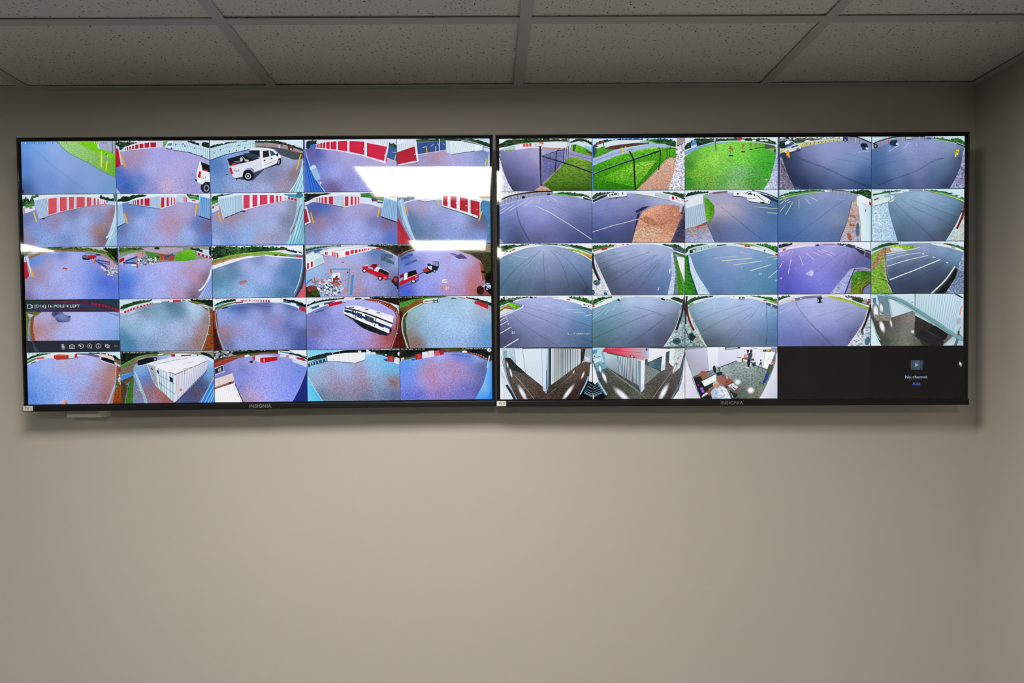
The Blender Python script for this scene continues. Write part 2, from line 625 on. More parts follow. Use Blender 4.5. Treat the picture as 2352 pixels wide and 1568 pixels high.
class Feed:
    """one camera picture; coordinates are drawing units from (ox, oy)"""
    NX, NY = 60, 34

    def __init__(self, tv, row, col, ox, oy, label, inset=(.0025, .0045)):
        self.tv, self.r, self.c, self.ox, self.oy, self.label = tv, row, col, ox, oy, label
        self.V, self.F, self.C, self.G = [], [], [], []
        self.depth = .0038
        self.u0, self.u1 = col + inset[0], col + 1 - inset[0]
        self.v0, self.v1 = row + inset[1], row + 1 - inset[1]
        self.rng = random.Random(row * 31 + col * 7 + ox)
        self.bgc = None

    def uv(self, pts):
        p = np.asarray(pts, float)
        return hmap(self.tv.px2uv, np.c_[self.ox + p[:, 0] / PX, self.oy + p[:, 1] / PX])

    def add(self, pts, cols, grain, faces=None):
        """clip one polygon (draw units) to the picture and store it on the current layer"""
        uv = self.uv(pts)
        poly = [(*uv[i], *cols[i], *(grain if not isinstance(grain, list) else grain[i])) for i in range(len(pts))]
        for ax, lim, sg in ((0, self.u0, 1), (0, self.u1, -1), (1, self.v0, 1), (1, self.v1, -1)):
            out = []
            for i, q in enumerate(poly):
                pq = poly[i - 1]
                a, b = (pq[ax] - lim) * sg, (q[ax] - lim) * sg
                if (a < 0) != (b < 0):
                    t = a / (a - b)
                    out.append(tuple(pq[k] + (q[k] - pq[k]) * t for k in range(len(q))))
                if b >= 0:
                    out.append(q)
            poly = out
            if len(poly) < 3:
                return
        xz = self.tv.uv2loc([q[:2] for q in poly])
        n = len(self.V)
        for (x, z), q in zip(xz, poly):
            self.V.append((x, self.depth, z))
            self.C.append(q[2:5])
            self.G.append(q[5:8])
        self.F.append(tuple(range(n, n + len(poly))))

    def up(self):
        self.depth -= 1.1e-5

    # ---- background: smooth field of colours
    def b(self, ctrl, grain=(.25, .1, 0), pw=1.6, soft=78.0):
        road = tuple(grain) == AS
        soft = 105.0 if road else soft
        P = np.array([(x, y) for x, y, _ in ctrl], float)
        Cc = np.array([hx(c) for _, _, c in ctrl])
        us = np.linspace(self.u0, self.u1, self.NX)
        vs = np.linspace(self.v0, self.v1, self.NY)
        U = np.array([(u, v) for v in vs for u in us])
        px = hmap(self.tv.uv2px, U)
        D = np.c_[(px[:, 0] - self.ox) * PX, (px[:, 1] - self.oy) * PX]
        d2 = ((D[:, None, :] - P[None]) ** 2).sum(2)
        w = 1 / (d2 + soft ** 2) ** pw
        self.bgc = (w[:, :, None] * Cc[None]).sum(1) / w.sum(1)[:, None]
        self.bgd, self.bgp, self.bgu = D, (P, Cc, pw, soft), U
        lum = self.bgc @ np.array([.25, .6, .15])
        ds = .24 if road else .07
        self.bgc = (self.bgc * (1 - ds) + lum[:, None] * ds) * np.array([1.05, 1.09, 1.14]) * (1.14 if road else 1.0)
        near = (U[:, 1] - self.v0) / (self.v1 - self.v0)      # stones look coarser towards the lens
        self.bgg = np.array(grain, float)[None] * np.c_[.55 + 1.5 * near, .8 + .5 * near, np.ones(len(D))]
        return self

    def bl(self, x, y, rx, ry, color, k=.7, rot=0.0, grain=None):
        """soft patch blended into the background"""
        cs, sn = math.cos(math.radians(rot)), math.sin(math.radians(rot))
        dx, dy = self.bgd[:, 0] - x, self.bgd[:, 1] - y
        q = ((dx * cs + dy * sn) / rx) ** 2 + ((-dx * sn + dy * cs) / ry) ** 2
        a = (k * np.exp(-q * 1.3))[:, None]
        self.bgc = self.bgc * (1 - a) + np.array(hx(color))[None] * a
        if grain:
            self.bgg = self.bgg * (1 - a) + np.array(grain)[None] * a
        return self

    def fill(self):
        xz = self.tv.uv2loc(self.bgu)
        for (x, z), c, g in zip(xz, self.bgc, self.bgg):
            self.V.append((x, self.depth, z))
            self.C.append(tuple(c))
            self.G.append(tuple(g))
        nx = self.NX
        for j in range(self.NY - 1):
            for i in range(nx - 1):
                a = j * nx + i
                self.F.append((a, a + nx, a + nx + 1, a + 1))
        self.up()
        return self

    def at(self, pts):
        """background colour at draw points"""
        p = np.asarray(pts, float)
        d2 = ((p[:, None, :] - self.bgd[None]) ** 2).sum(2)
        return self.bgc[d2.argmin(1)]

    # ---- shapes
    def p(self, color, pts, s=0, g=(0, 0, 0)):
        pts = spline(pts, s) if s else pts
        if isinstance(color, str):
            cols = [hx(color)] * len(pts)
        else:
            cols = [hx(c) for c in color]
        self.add(pts, cols, g)
        self.up()
        return self

    def grad(self, top, bot, a, b, g=(0, 0, 0), s=6):
        """strip between two curves, colour from a's to b's"""
        a, b = spline(a, s), spline(b, s)
        n = max(len(a), len(b))
        ra = [a[int(round(i * (len(a) - 1) / (n - 1)))] for i in range(n)]
        rb = [b[int(round(i * (len(b) - 1) / (n - 1)))] for i in range(n)]
        ct, cb = hx(top), hx(bot)
        for i in range(n - 1):
            self.add([ra[i], ra[i + 1], rb[i + 1], rb[i]], [ct, ct, cb, cb], g)
        self.up()
        return self

    def ribbon(self, pts, w, cols, g=(0, 0, 0)):
        n = len(pts)
        q = np.asarray(pts, float)
        for i in range(n - 1):
            d = q[i + 1] - q[i]
            ln = math.hypot(*d) or 1
            nx, ny = -d[1] / ln * w / 2, d[0] / ln * w / 2
            self.add([(q[i, 0] + nx, q[i, 1] + ny), (q[i + 1, 0] + nx, q[i + 1, 1] + ny),
                      (q[i + 1, 0] - nx, q[i + 1, 1] - ny), (q[i, 0] - nx, q[i, 1] - ny)],
                     [cols[i], cols[i + 1], cols[i + 1], cols[i]], g)

    def l(self, color, w, pts, s=0, g=(0, 0, 0)):
        pts = spline(pts, s) if s else pts
        self.ribbon(pts, w, [hx(color)] * len(pts), g)
        self.up()
        return self

    def d(self, k, w, *lines, g=(.3, .2, 0), s=5):
        """soft seams: lines in the ground's own colour, scaled by k"""
        k = 1 - (1 - k) * .9
        for pts in lines:
            pts = spline(pts, s)
            c = self.at(pts)
            for ww, kk in ((w, (1 + k) / 2 if True else k), (w * .5, k)):
                self.ribbon(pts, ww, [tuple(v * kk) for v in c], g)
                self.up()
        return self

    def e(self, color, x, y, rx, ry, rot=0, n=16, g=(0, 0, 0)):
        cs, sn = math.cos(math.radians(rot)), math.sin(math.radians(rot))
        pts = []
        for i in range(n):
            a = 2 * math.pi * i / n
            ex, ey = rx * math.cos(a), ry * math.sin(a)
            pts.append((x + ex * cs - ey * sn, y + ex * sn + ey * cs))
        return self.p(color, pts, g=g)

    def glow(self, color, x, y, rx, ry, rot=0, steps=5, k=.9):
        """soft light spot as nested rings in colours stepping from the ground to the spot"""
        c = np.array(hx(color))
        cs, sn = math.cos(math.radians(rot)), math.sin(math.radians(rot))

        def ring(f):
            out = []
            for q in range(20):
                a = 2 * math.pi * q / 20
                ex, ey = rx * f * math.cos(a), ry * f * math.sin(a)
                out.append((x + ex * cs - ey * sn, y + ex * sn + ey * cs))
            return out
        fs_ = (.35, .65, .9, 1.25)
        rr = [ring(q) for q in fs_]
        cc = [[tuple(e * (1 - w) + c * w) for e in self.at(r)] for r, w in zip(rr, (1.0, .75, .3, 0.0))]
        self.add(rr[0], cc[0], (0, 0, 0))
        for a in range(3):
            for q in range(20):
                n_ = (q + 1) % 20
                self.add([rr[a][q], rr[a][n_], rr[a + 1][n_], rr[a + 1][q]], [cc[a][q], cc[a][n_], cc[a + 1][n_], cc[a + 1][q]], (.05 * a, .1 * a, 0))
        self.up()
        return self

    def tr(self, color, top, bot, jag=10, light=None, g=(.25, .55, 0)):
        """ragged foliage band between a top and a bottom curve"""
        top, bot = spline(top, 9), spline(bot, 4)
        top = [(x + self.rng.uniform(-jag, jag) * .4, y + self.rng.uniform(-jag, jag)) for x, y in top]
        pts = top + bot[::-1]
        base = np.array(hx(color))
        li = np.array(hx(light)) if light else base * 2.2
        cols = []
        for i in range(len(pts)):
            k = self.rng.random() ** 2
            cols.append(tuple(base * (1 - k) + li * k))
        self.add(pts, cols, g)
        self.up()
        xs_ = [q[0] for q in pts]
        for i in range(int(len(top) * 3)):          # clumps of leaves and gaps
            a = top[self.rng.randrange(len(top))]
            bq = bot[min(len(bot) - 1, max(0, int((a[0] - bot[0][0]) / ((bot[-1][0] - bot[0][0]) or 1) * (len(bot) - 1))))]
            t = self.rng.uniform(.05, .85)
            x, y = a[0] * (1 - t) + bq[0] * t, a[1] * (1 - t) + bq[1] * t
            k = self.rng.uniform(-.6, 1)
            c = base * (1 - k) + li * k if k > 0 else base * (1 + k)
            r = self.rng.uniform(.5, 1.1) * (abs(bq[1] - a[1]) * .09 + 3)
            n = 7
            self.add([(x + r * 1.3 * math.cos(6.28 * j / n) * self.rng.uniform(.7, 1.2), y + r * math.sin(6.28 * j / n) * self.rng.uniform(.7, 1.2)) for j in range(n)],
                     [tuple(c)] * n, g)
            if i % 8 == 7:
                self.up()
        self.up()
        return self

    def dr(self, color, quads, edge=None, ew=5, slats=0, sc=None):
        """doors: (xl, top, bottom, xr, top, bottom)"""
        for a, t, bt, c, t2, b2 in quads:
            self.add([(a, t), (c, t2), (c, b2), (a, bt)], [hx(color)] * 4, (.05, .05, .15))
        self.up()
        if slats:
            for a, t, bt, c, t2, b2 in quads:
                for k in range(1, slats):
                    f = k / slats
                    self.ribbon([(a, t + (bt - t) * f), (c, t2 + (b2 - t2) * f)], 2.2, [hx(sc or color)] * 2)
            self.up()
        if edge:
            for a, t, bt, c, t2, b2 in quads:
                self.ribbon([(a, bt), (a, t), (c, t2), (c, b2)], ew, [hx(edge)] * 4)
            self.up()
        return self

    def sid(self, color, a, b, n, w=3, off=0.0):
        """n lines from curve a to curve b (siding, corrugation, posts)"""
        a, b = spline(a, 8), spline(b, 8)
        for k in range(n):
            f = (k + .5 + off) / n
            pa, pb = along(a, f), along(b, f)
            self.ribbon([pa, pb], w, [hx(color)] * 2)
        self.up()
        return self

    def sapling(self, x, y, s):
        self.e('#2c2c1c', x, y, 32 * s, 10 * s).l('#7c6c50', 4, [(x, y), (x - 4 * s, y - 60 * s)])
        for dy, rx, ry, n, c in ((-55, 22, 26, 16, ['#6c8c3c', '#7c9c48', '#8c7c44']), (-86, 22, 22, 22, ['#9c5c3c', '#8c6c40', '#7c4c34', '#a47c50'])):
            self.rocks(x - 2 * s, y + dy * s, rx * s, ry * s, n, 6 * s, c)
        return self

    def rocks(self, x, y, rx, ry, n, r, cols):
        """stones scattered over an ellipse"""
        for i in range(n):
            a, q = self.rng.uniform(0, 6.28), self.rng.random() ** .5
            px, py = x + rx * q * math.cos(a), y + ry * q * math.sin(a)
            rr = r * self.rng.uniform(.5, 1.2)
            m = 6
            ph = self.rng.random()
            self.add([(px + rr * 1.2 * math.cos(6.28 * (j + ph) / m) * self.rng.uniform(.75, 1.15), py + rr * math.sin(6.28 * (j + ph) / m) * self.rng.uniform(.75, 1.15)) for j in range(m)],
                     [hx(self.rng.choice(cols))] * m, (.1, 0, 0))
            if i % 8 == 7:
                self.up()
        self.up()
        return self

    def t(self, s, x, y, h, color='#f4f8ff', adv=None, shadow=None):
        """on-screen caption, characters on a fixed pitch; x,y = lower left"""
        adv = adv or h * .82
        for dx, dy, cc in (((2, 2, shadow),) if shadow else ()) + ((0, 0, color),):
            for i, ch in enumerate(s):
                if ch == ' ':
                    continue
                vs, fs = glyph(ch)
                for f in fs:
                    self.add([(x + dx + i * adv + vs[k][0] * h * 1.25, y + dy - vs[k][1] * h * 1.4) for k in f], [hx(cc)] * len(f), (0, 0, 0))
            self.up()
        return self

    def tp(self, s, x, y, width, h, color):
        """proportional caption fitted to a width"""
        vs, fs = text_faces(s)
        mx = max(v[0] for v in vs)
        mh = .73
        for f in fs:
            self.add([(x + vs[k][0] / mx * width, y - vs[k][1] / mh * h) for k in f], [hx(color)] * len(f), (0, 0, 0))
        self.up()
        return self

    def date(self, x, y, h=21, color='#f4f8ff', adv=25.5, s='07-16-2026 16:01:19', shadow='#20304a'):
        return self.t(s, x, y, h, color, adv, shadow)

    def done(self):
        me = bpy.data.meshes.new('camera_feed')
        me.from_pydata(self.V, [], self.F)
        ca = me.attributes.new('Col', 'FLOAT_COLOR', 'POINT')
        ca.data.foreach_set('color', np.c_[np.array(self.C), np.ones(len(self.C))].astype(np.float32).ravel())
        ga = me.attributes.new('grain', 'FLOAT_VECTOR', 'POINT')
        ga.data.foreach_set('vector', np.array(self.G, np.float32).ravel())
        me.materials.append(M_PIC)
        o = bpy.data.objects.new('camera_feed', me)
        COL.objects.link(o)
        o.parent = self.tv.panel
        if self.label:
            o['label'] = self.label
        return o


_GL = {}


def glyph(ch):
    if ch not in _GL:
        _GL[ch] = text_faces(ch)
    return _GL[ch]

# ------------------------------------------------------------------ pictures on the left television
GR = (.30, .10,0)          # gravel grain
AS = (.15, .05, .06)        # asphalt grain
YEL, RED, DRED, WHT, LBL = '#f2c81e','#d42440','#b01c34','#eef0fc','#bcd8f2'
TLV = tv_left

f = Feed(TLV,0,0,30,300,'driveway beside a lawn with two yellow posts')
f.b([(100,140,'#4f92dc'),(300,160,'#6fa4e4'),(450,200,'#8fb0ea'),(110,400,'#4f84cc'),(350,350,'#7a9cdc'),(600,400,'#8ea6dc'),(120,690,'#3c5c92'),(400,600,'#6a90d2'),(700,680,'#7590c4'),(1150,700,'#6f9bcb'),(850,560,'#849fd2')],(.09, .02,0)).fill()
f.d(.82,10,[(220,195),(300,262),(450,400),(600,510),(700,590),(880,730)], g=(.09, .02,0))
f.d(1.15,8,[(110,205),(200,225)], g=(.09, .02,0))
f.p(['#a8d884','#8fd050','#7cc83c','#74c832','#62b82c','#5cb02c','#78b848','#8cc070','#96c87c','#a4d48c','#a8d488'],
    [(515,118),(800,118),(1215,118),(1215,330),(1215,470),(1215,548),(1080,490),(880,370),(690,280),(600,215),(545,160)], g=(.2, .25,0))
f.p('#78d010',[(760,125),(1010,125),(1000,210),(1210,290),(1210,330),(960,240),(800,165)],0,(.2, .25,0))
f.l('#5a6e70',5,[(515,120),(600,215),(690,282),(880,373),(1080,493),(1210,548)],4)
f.p('#a6aecb',[(992,118),(1215,118),(1215,282),(1165,262),(1165,242),(998,205)],0,(.2, .1,0))
f.p('#d8daee',[(985,150),(1003,150),(1010,208),(993,204)]).l('#3c3850',7,[(1163,118),(1166,268)]).l('#6a6e86',4,[(1186,118),(1186,240)])
f.l('#f4ea10',17,[(1037,238),(1032,425)]).l('#f4ea10',11,[(1102,285),(1104,340),(1087,456)])
f.p('#4a90c8',[(1093,318),(1108,320),(1106,350),(1092,348)]).e('#35506a',1090,275,8,10).e('#8a5a20',1099,306,6,8)
f.t('0',136,153,24,'#f0f4fa',26).t('7-16-2026 16:01:19',162,153,24,'#26303a',26.8)
f.t('04',948,150,22,'#f4f6fa',25).t('TAG',1030,150,22,'#3a4450',25)
f.e('#20303c',112,715,12,34,20)
f.done()

f = Feed(TLV,0,1,30,300,'gravel yard with red roll-up doors, white containers and a white pickup tail')
f.b([(1300,250,'#9aa0dc'),(1700,250,'#a9a6e4'),(2100,300,'#a8a4dc'),(1280,560,'#2a68c4'),(1350,660,'#2458ac'),(1230,470,'#3a62b0'),(1480,560,'#5680cc'),(1600,450,'#b0b0e8'),(1900,450,'#b2aadf'),(1800,640,'#c6aad2'),(2120,600,'#9c98d0'),(1620,700,'#8c90cc'),(1450,310,'#b790b0'),(1335,330,'#b07f94'),(1380,400,'#9a90c0')], GR).fill()
f.grad('#dcecfb','#c8d8f2',[(1205,105),(1760,105),(2325,105)],[(1205,262),(1310,232),(1500,200),(1760,184),(1900,205),(2100,262),(2325,345)])
f.tr('#16231c',[(1205,112),(1300,128),(1370,122),(1460,140)],[(1205,200),(1260,225),(1330,180),(1460,150)],12,'#3c6a40')
f.tr('#16231c',[(2050,118),(2110,122),(2180,150)],[(2050,132),(2110,150),(2180,172)],8)
f.tr('#16231c',[(2215,150),(2250,128),(2310,150)],[(2215,180),(2250,190),(2310,205)],8)
f.p('#6aa84a',[(1755,125),(1815,120),(1815,180),(1758,184)], g=(.2, .3,0))
f.p('#d9d6ee',[(1290,196),(1420,148),(1600,122),(1757,116),(1757,188),(1600,204),(1420,220),(1296,238)])
f.dr(DRED,[(1310,196,231,1324,192,229),(1330,189,227,1352,185,224),(1358,183,222,1384,178,218),(1391,172,217,1421,168,211),(1429,162,211,1473,156,206),(1479,150,203,1531,145,199),(1538,141,197,1598,135,193),(1608,135,193,1681,131,190)],'#f0eefa',5)
f.p('#d8d2ea',[(1684,118),(1757,116),(1757,187),(1684,192)])
f.p('#e8f2fc',[(1786,172),(1818,122),(1878,118),(1874,216),(1802,210),(1786,196)]).p('#4f98b4',[(1815,146),(1869,140),(1866,172),(1808,174)]).l('#26343c',9,[(1792,208),(1866,216)]).e('#30404a',1858,206,10,14)
f.p('#cde6f8',[(1876,118),(2000,126),(2200,178),(2325,222),(2325,352),(2200,296),(2050,248),(1874,224)])
f.sid('#6a8ea4',[(1876,118),(2000,126),(2200,178),(2325,222)],[(1874,224),(2050,248),(2200,296),(2325,352)],17,3)
f.l('#7fa2b8',4,[(1876,150),(2000,160),(2200,214),(2325,262)]).l('#23343e',8,[(1874,226),(2050,250),(2200,298),(2325,354)])
for a, b in ((1908,162),(1993,152),(2015,178),(2130,200),(2085,258),(2215,292)):
    f.p('#2a4a8c',[(a - 8, b - 8),(a + 8, b - 6),(a + 8, b + 9),(a - 8, b + 7)])
f.p('#b8cbe4',[(1205,165),(1240,182),(1292,396),(1262,402),(1230,212),(1205,205)]).p('#bc1830',[(1205,203),(1232,210),(1264,400),(1205,430)], g=(.1, .1, .2)).l('#8c2438',5,[(1205,432),(1270,405)])
f.l('#f0a020',17,[(1276,285),(1315,420)]).l('#d89018',8,[(1258,246),(1272,290)])
f.e('#1c2030',2262,660,62,74).p('#f2f4fc',[(2190,352),(2325,480),(2325,600),(2250,600),(2215,632),(2155,596),(2150,500)]).p('#16161c',[(2200,356),(2325,406),(2325,492),(2222,462)])
f.p('#a8b4c4',[(2195,352),(2325,398),(2325,410),(2200,362)]).p('#c02030',[(2240,448),(2285,466),(2270,478),(2235,466)]).p('#c01828',[(2182,470),(2206,480),(2196,556),(2166,540)]).e('#8a8e98',2268,672,34,42).e('#20222c',2268,672,20,26)
f.t('4x4',2205,560,26,'#20243a',20).l('#1c1c24',7,[(2102,500),(2118,512)]).p('#14141c',[(2138,560),(2160,580),(2150,600),(2136,585)])
f.p('#aac4e6',[(1212,668),(1262,740),(1212,740)]).date(1222,135,18,'#f4f8ff',22).done()

f = Feed(TLV,0,2,470,300,'white crew-cab pickup parked on gravel beside white containers')
f.b([(120,400,'#4f7ab8'),(300,260,'#7fa0d8'),(100,650,'#6f92c8'),(400,640,'#93a4d2'),(700,560,'#8c90b8'),(850,450,'#8088b0'),(700,660,'#a8b2e0'),(950,420,'#9aa0c4'),(980,350,'#a0b0dc'),(900,620,'#a090a8'),(780,520,'#7078a0'),(1040,490,'#8a6458')], GR).fill()
f.grad('#dff0fb','#cfe6f6',[(60,100),(600,100),(1180,100)],[(60,215),(300,160),(600,130),(900,180),(1180,240)])
f.tr('#14241a',[(65,190),(90,160),(160,158),(330,130),(590,118)],[(65,212),(160,195),(330,158),(590,130)],10,'#38603c')
f.tr('#14241a',[(590,112),(700,116),(860,120),(1000,160),(1150,215)],[(590,135),(700,140),(900,165),(1000,190),(1150,240)],8,'#38603c')
f.p('#46525a',[(590,150),(790,140),(1000,178),(1160,258),(1160,330),(1045,340),(890,285),(820,215),(600,190)], g=(.1, .1, .1)).p('#5c9a4c',[(590,174),(680,180),(590,190)])
f.p('#a48e98',[(590,142),(720,138),(870,152),(1000,180),(1150,240),(1150,262),(1092,252),(1040,236),(960,216),(800,190),(700,186),(590,174)], g=(.1, .1, .1)).sid('#7c6a78',[(590,140),(720,137)],[(590,174),(720,186)],7,3)
f.p('#6a3a34',[(972,172),(1040,190),(1040,230),(975,220)]).p('#e8ecf4',[(1005,205),(1022,208),(1020,222),(1003,222)]).p('#b06a50',[(1000,222),(1092,244),(1092,256),(1010,236)]).e('#20202c',904,172,8,7).p('#dde6f4',[(866,166),(880,166),(880,202),(866,200)])
f.l('#23303a',9,[(1040,178),(1100,200),(1165,232)])
f.p('#c9e6f6',[(60,205),(300,142),(588,114),(592,200),(430,238),(240,278),(60,345)])
f.sid('#6f98aa',[(60,205),(300,142),(588,114)],[(60,345),(240,278),(592,202)],22,3).l('#86aabc',4,[(60,250),(300,182),(590,148)]).l('#2c3e48',9,[(60,346),(240,280),(430,240),(592,202)])
for a, b in ((110,260),(182,222),(288,240),(372,232),(400,172),(470,196)):
    f.p('#34566c',[(a - 6, b - 7),(a + 6, b - 8),(a + 6, b + 7),(a - 6, b + 8)])
# pickup
f.p('#3c4258',[(330,560),(560,585),(700,450),(890,390),(900,360),(640,470),(430,540)], g=GR)
f.e('#15161c',508,522,68,66,-20).e('#15161c',866,360,30,48,10)
f.p('#f4f4fc',[(262,335),(290,425),(560,350),(650,322),(645,222),(520,228),(540,205),(640,195),(740,200),(800,215),(850,262),(895,292),(893,318),(885,322),(862,325),(845,380),(580,482),(575,450),(545,432),(495,438),(455,470),(440,540),(345,552),(318,518),(285,430)])
f.p('#e2e4f2',[(285,425),(560,350),(660,318),(665,440),(580,482),(575,450),(545,432),(495,438),(455,470),(440,540),(345,552),(318,518)])
f.p('#1a1c24',[(262,330),(440,278),(640,322),(560,352),(290,408)]).p('#2c3c4a',[(440,268),(520,258),(642,305),(560,338)]).p('#181c24',[(518,232),(640,232),(645,302),(528,262)])
f.e('#c8ccd4',428,335,16,26).e('#dac8c4',492,348,24,12).e('#c82a30',345,390,30,12).e('#5a88a0',380,362,40,8).l('#b8bcc8',6,[(440,300),(480,345)])
f.p('#20262e',[(680,238),(748,228),(758,300),(682,318)]).p('#2b5a68',[(765,232),(800,238),(838,280),(775,296)]).e('#20222c',850,282,13,20)
f.l('#c4c8da',4,[(660,230),(664,440)]).l('#c4c8da',4,[(760,228),(770,395)]).l('#6a7080',5,[(690,406),(848,340)]).e('#20222a',702,346,12,8).e('#20222a',783,322,10,7)
f.e('#b0b2be',508,532,36,38,-20).e('#4c505c',508,532,24,26,-20).e('#b8bac4',508,532,10,10).e('#9094a0',868,365,12,28,10)
f.p('#c4222c',[(286,436),(312,430),(334,505),(310,512)]).t('4x4',342,482,32,'#2c5a8c',22).e('#343840',258,512,10,8).e('#2c2422',372,565,8,16)
f.l('#eeb42a',14,[(1128,278),(1075,462)]).p('#aee0f4',[(1165,250),(1180,250),(1180,730),(985,730),(1080,590),(1140,430)])
f.sid('#5f9cb0',[(1150,300),(1180,360),(1180,560)],[(1010,725),(1050,725),(1120,725)],4,7).l('#e8f8ff',8,[(1165,270),(1138,430),(1080,590),(988,728)],5)
f.date(90,122,16,'#e8f0fa',20).done()

f = Feed(TLV,0,3,700,300,'long storage row of red roll-up doors over gravel')
f.b([(150,260,'#4c54a8'),(60,280,'#6a5a90'),(300,260,'#a098d4'),(500,300,'#b0a4d8'),(200,450,'#8898e0'),(350,500,'#a8acec'),(300,640,'#6c64a4'),(520,620,'#8e90d4'),(700,560,'#a0a4e4'),(950,420,'#b0a8d4'),(340,690,'#6c4a78'),(800,360,'#b4a4d0'),(1000,600,'#a4a8e4'),(120,420,'#5068b8')], GR).fill()
f.grad('#d8eafa','#c4dcf2',[(0,95),(500,95),(1095,95)],[(0,215),(130,190),(500,150),(1095,240)])
f.tr('#15242a',[(20,140),(60,112),(130,112)],[(20,210),(60,200),(130,160)],10).p('#3c74c0',[(60,165),(125,150),(125,200),(60,205)])
f.tr('#15241c',[(985,142),(1040,150),(1090,178)],[(985,180),(1040,195),(1090,215)],8,'#466a48')
f.p('#3c6098',[(985,178),(1090,212),(1090,365),(960,318)], g=AS).l('#b8d0ea',5,[(1020,250),(1085,258)]).l('#d8dcf0',6,[(962,318),(1085,366)]).l('#f0d060',9,[(1070,278),(1050,362)])
f.p(['#e8ecf8','#e0e4f6','#dfe6f6','#e8eefa','#e8ecf8','#e8ecf8','#e0e4f6','#e0e4f6'],[(120,162),(280,112),(560,95),(990,140),(945,385),(700,302),(500,250),(120,200)])
f.p('#dfe6f8',[(380,95),(860,95),(992,122),(985,165),(860,125),(500,105),(290,118)]).sid('#9fb0cc',[(860,106),(992,135)],[(855,140),(972,185)],6,3)
f.dr('#d8284a',[(122,166,196,134,162,196),(138,160,197,152,156,198),(156,154,199,172,150,200),(178,146,201,202,142,203),(210,140,204,238,134,207),(248,134,209,290,128,214),(300,130,215,368,122,222),(388,122,228,496,117,240),(522,120,246,697,126,284),(728,140,298,964,188,364)], None,0,11,'#b81c3a')
f.l('#f2f4fc',7,[(120,203),(380,232),(510,258),(700,300),(945,382)],4).p('#e9eefb',[(964,186),(990,142),(940,386),(925,366)])
f.e('#f8f8ff',690,214,6,7).e('#f8f8ff',938,286,7,7)
f.p('#3c74d8',[(0,220),(20,250),(60,400),(130,560),(250,730),(0,730)]).sid('#1c50b0',[(0,300),(20,330),(50,440)],[(60,728),(150,728),(235,728)],5,9).l('#a4c8f8',9,[(5,225),(30,330),(100,520),(240,725)],5)
f.p('#9cc4ea',[(50,430),(100,398),(128,412),(184,560),(140,590),(118,570)]).p('#c8e4fa',[(50,430),(100,398),(128,412),(132,440),(70,470)]).l('#4c80b8',5,[(70,470),(132,440)]).e('#d8e4f0',182,612,12,16)
f.date(8,120,16,'#f4f8ff',14).done()

f = Feed(TLV,0,4,700,300,'gravel corner with a red door, white container and asphalt lot')
f.b([(1400,300,'#a49ccc'),(1550,290,'#b890a8'),(1700,320,'#b0a8d8'),(1500,350,'#a888a0'),(1900,300,'#a8a8dc'),(2100,260,'#6c84b8'),(2050,350,'#8c9ccc'),(1500,500,'#a8a8e0'),(1900,550,'#b0b0e4'),(1250,560,'#a8a4dc'),(1300,400,'#9090b8')], GR).fill()
f.grad('#bfe4f8','#cfe8f8',[(1080,90),(1600,90),(2185,90)],[(1080,200),(1600,110),(2185,195)])
f.tr('#14241c',[(1300,98),(1500,95),(1700,96),(1980,98),(2180,150)],[(1300,135),(1500,128),(1700,130),(1900,135),(2180,200)],7,'#3a6440').l('#3c8858',7,[(1310,132),(1660,118)])
f.p('#35558e',[(1305,138),(1656,122),(1656,225),(1330,278),(1318,250)], g=AS).l('#c8d8f0',5,[(1385,198),(1430,182)]).l('#c8d8f0',6,[(1478,184),(1516,154)]).l('#c8d8f0',6,[(1620,148),(1642,166)]).l('#c8d8f0',4,[(1560,140),(1572,175)])
f.l('#b8dcf0',11,[(1580,95),(1580,238)]).l('#e8e4f6',5,[(1325,278),(1655,226)])
f.p('#e4f2f8',[(1656,112),(1700,116),(1840,122),(1990,152),(2090,182),(2086,224),(2000,238),(1740,275),(1660,250)]).p('#cfe4ee',[(1656,112),(1704,116),(1712,268),(1660,250)])
f.sid('#b4d0dc',[(1720,118),(1840,122),(1990,152)],[(1745,272),(1870,256),(1998,238)],14,3).l('#2c4230',7,[(1735,277),(1995,238)]).p('#eef6fa',[(1996,160),(2088,184),(2086,226),(1998,240)])
f.l('#dce8f8',7,[(1838,112),(1960,130),(2080,170),(2185,205)],4).p('#cfe0f6',[(2100,195),(2185,215),(2185,260),(2100,230)])
f.l('#f0b820',11,[(1426,192),(1436,278)]).l('#f0b820',11,[(1536,182),(1538,260)]).l('#f4c030',13,[(2138,330),(2108,445)])
f.p('#dfe8f8',[(1080,185),(1180,140),(1310,118),(1334,350),(1100,400),(1080,250)]).p('#e8eefa',[(1080,95),(1300,95),(1305,118),(1180,135),(1080,165)])
f.sid('#9cb8dc',[(1085,180),(1180,142),(1290,122)],[(1085,240),(1180,205),(1290,180)],9,3).dr('#b82438',[(1082,252,392,1288,182,352)], None,0,12,'#9c1c30').p('#b82438',[(1082,260),(1290,182),(1314,350),(1100,395)], g=(0,0, .15))
f.l('#eef2fc',10,[(1292,176),(1332,352)]).l('#f4f4fc',9,[(1100,400),(1332,356)]).e('#f4f4fa',1292,276,6,8)
f.p('#b8d4f0',[(2160,262),(2185,250),(2185,480),(2140,470)]).date(1105,110,15,'#e8f4fc',14).done()

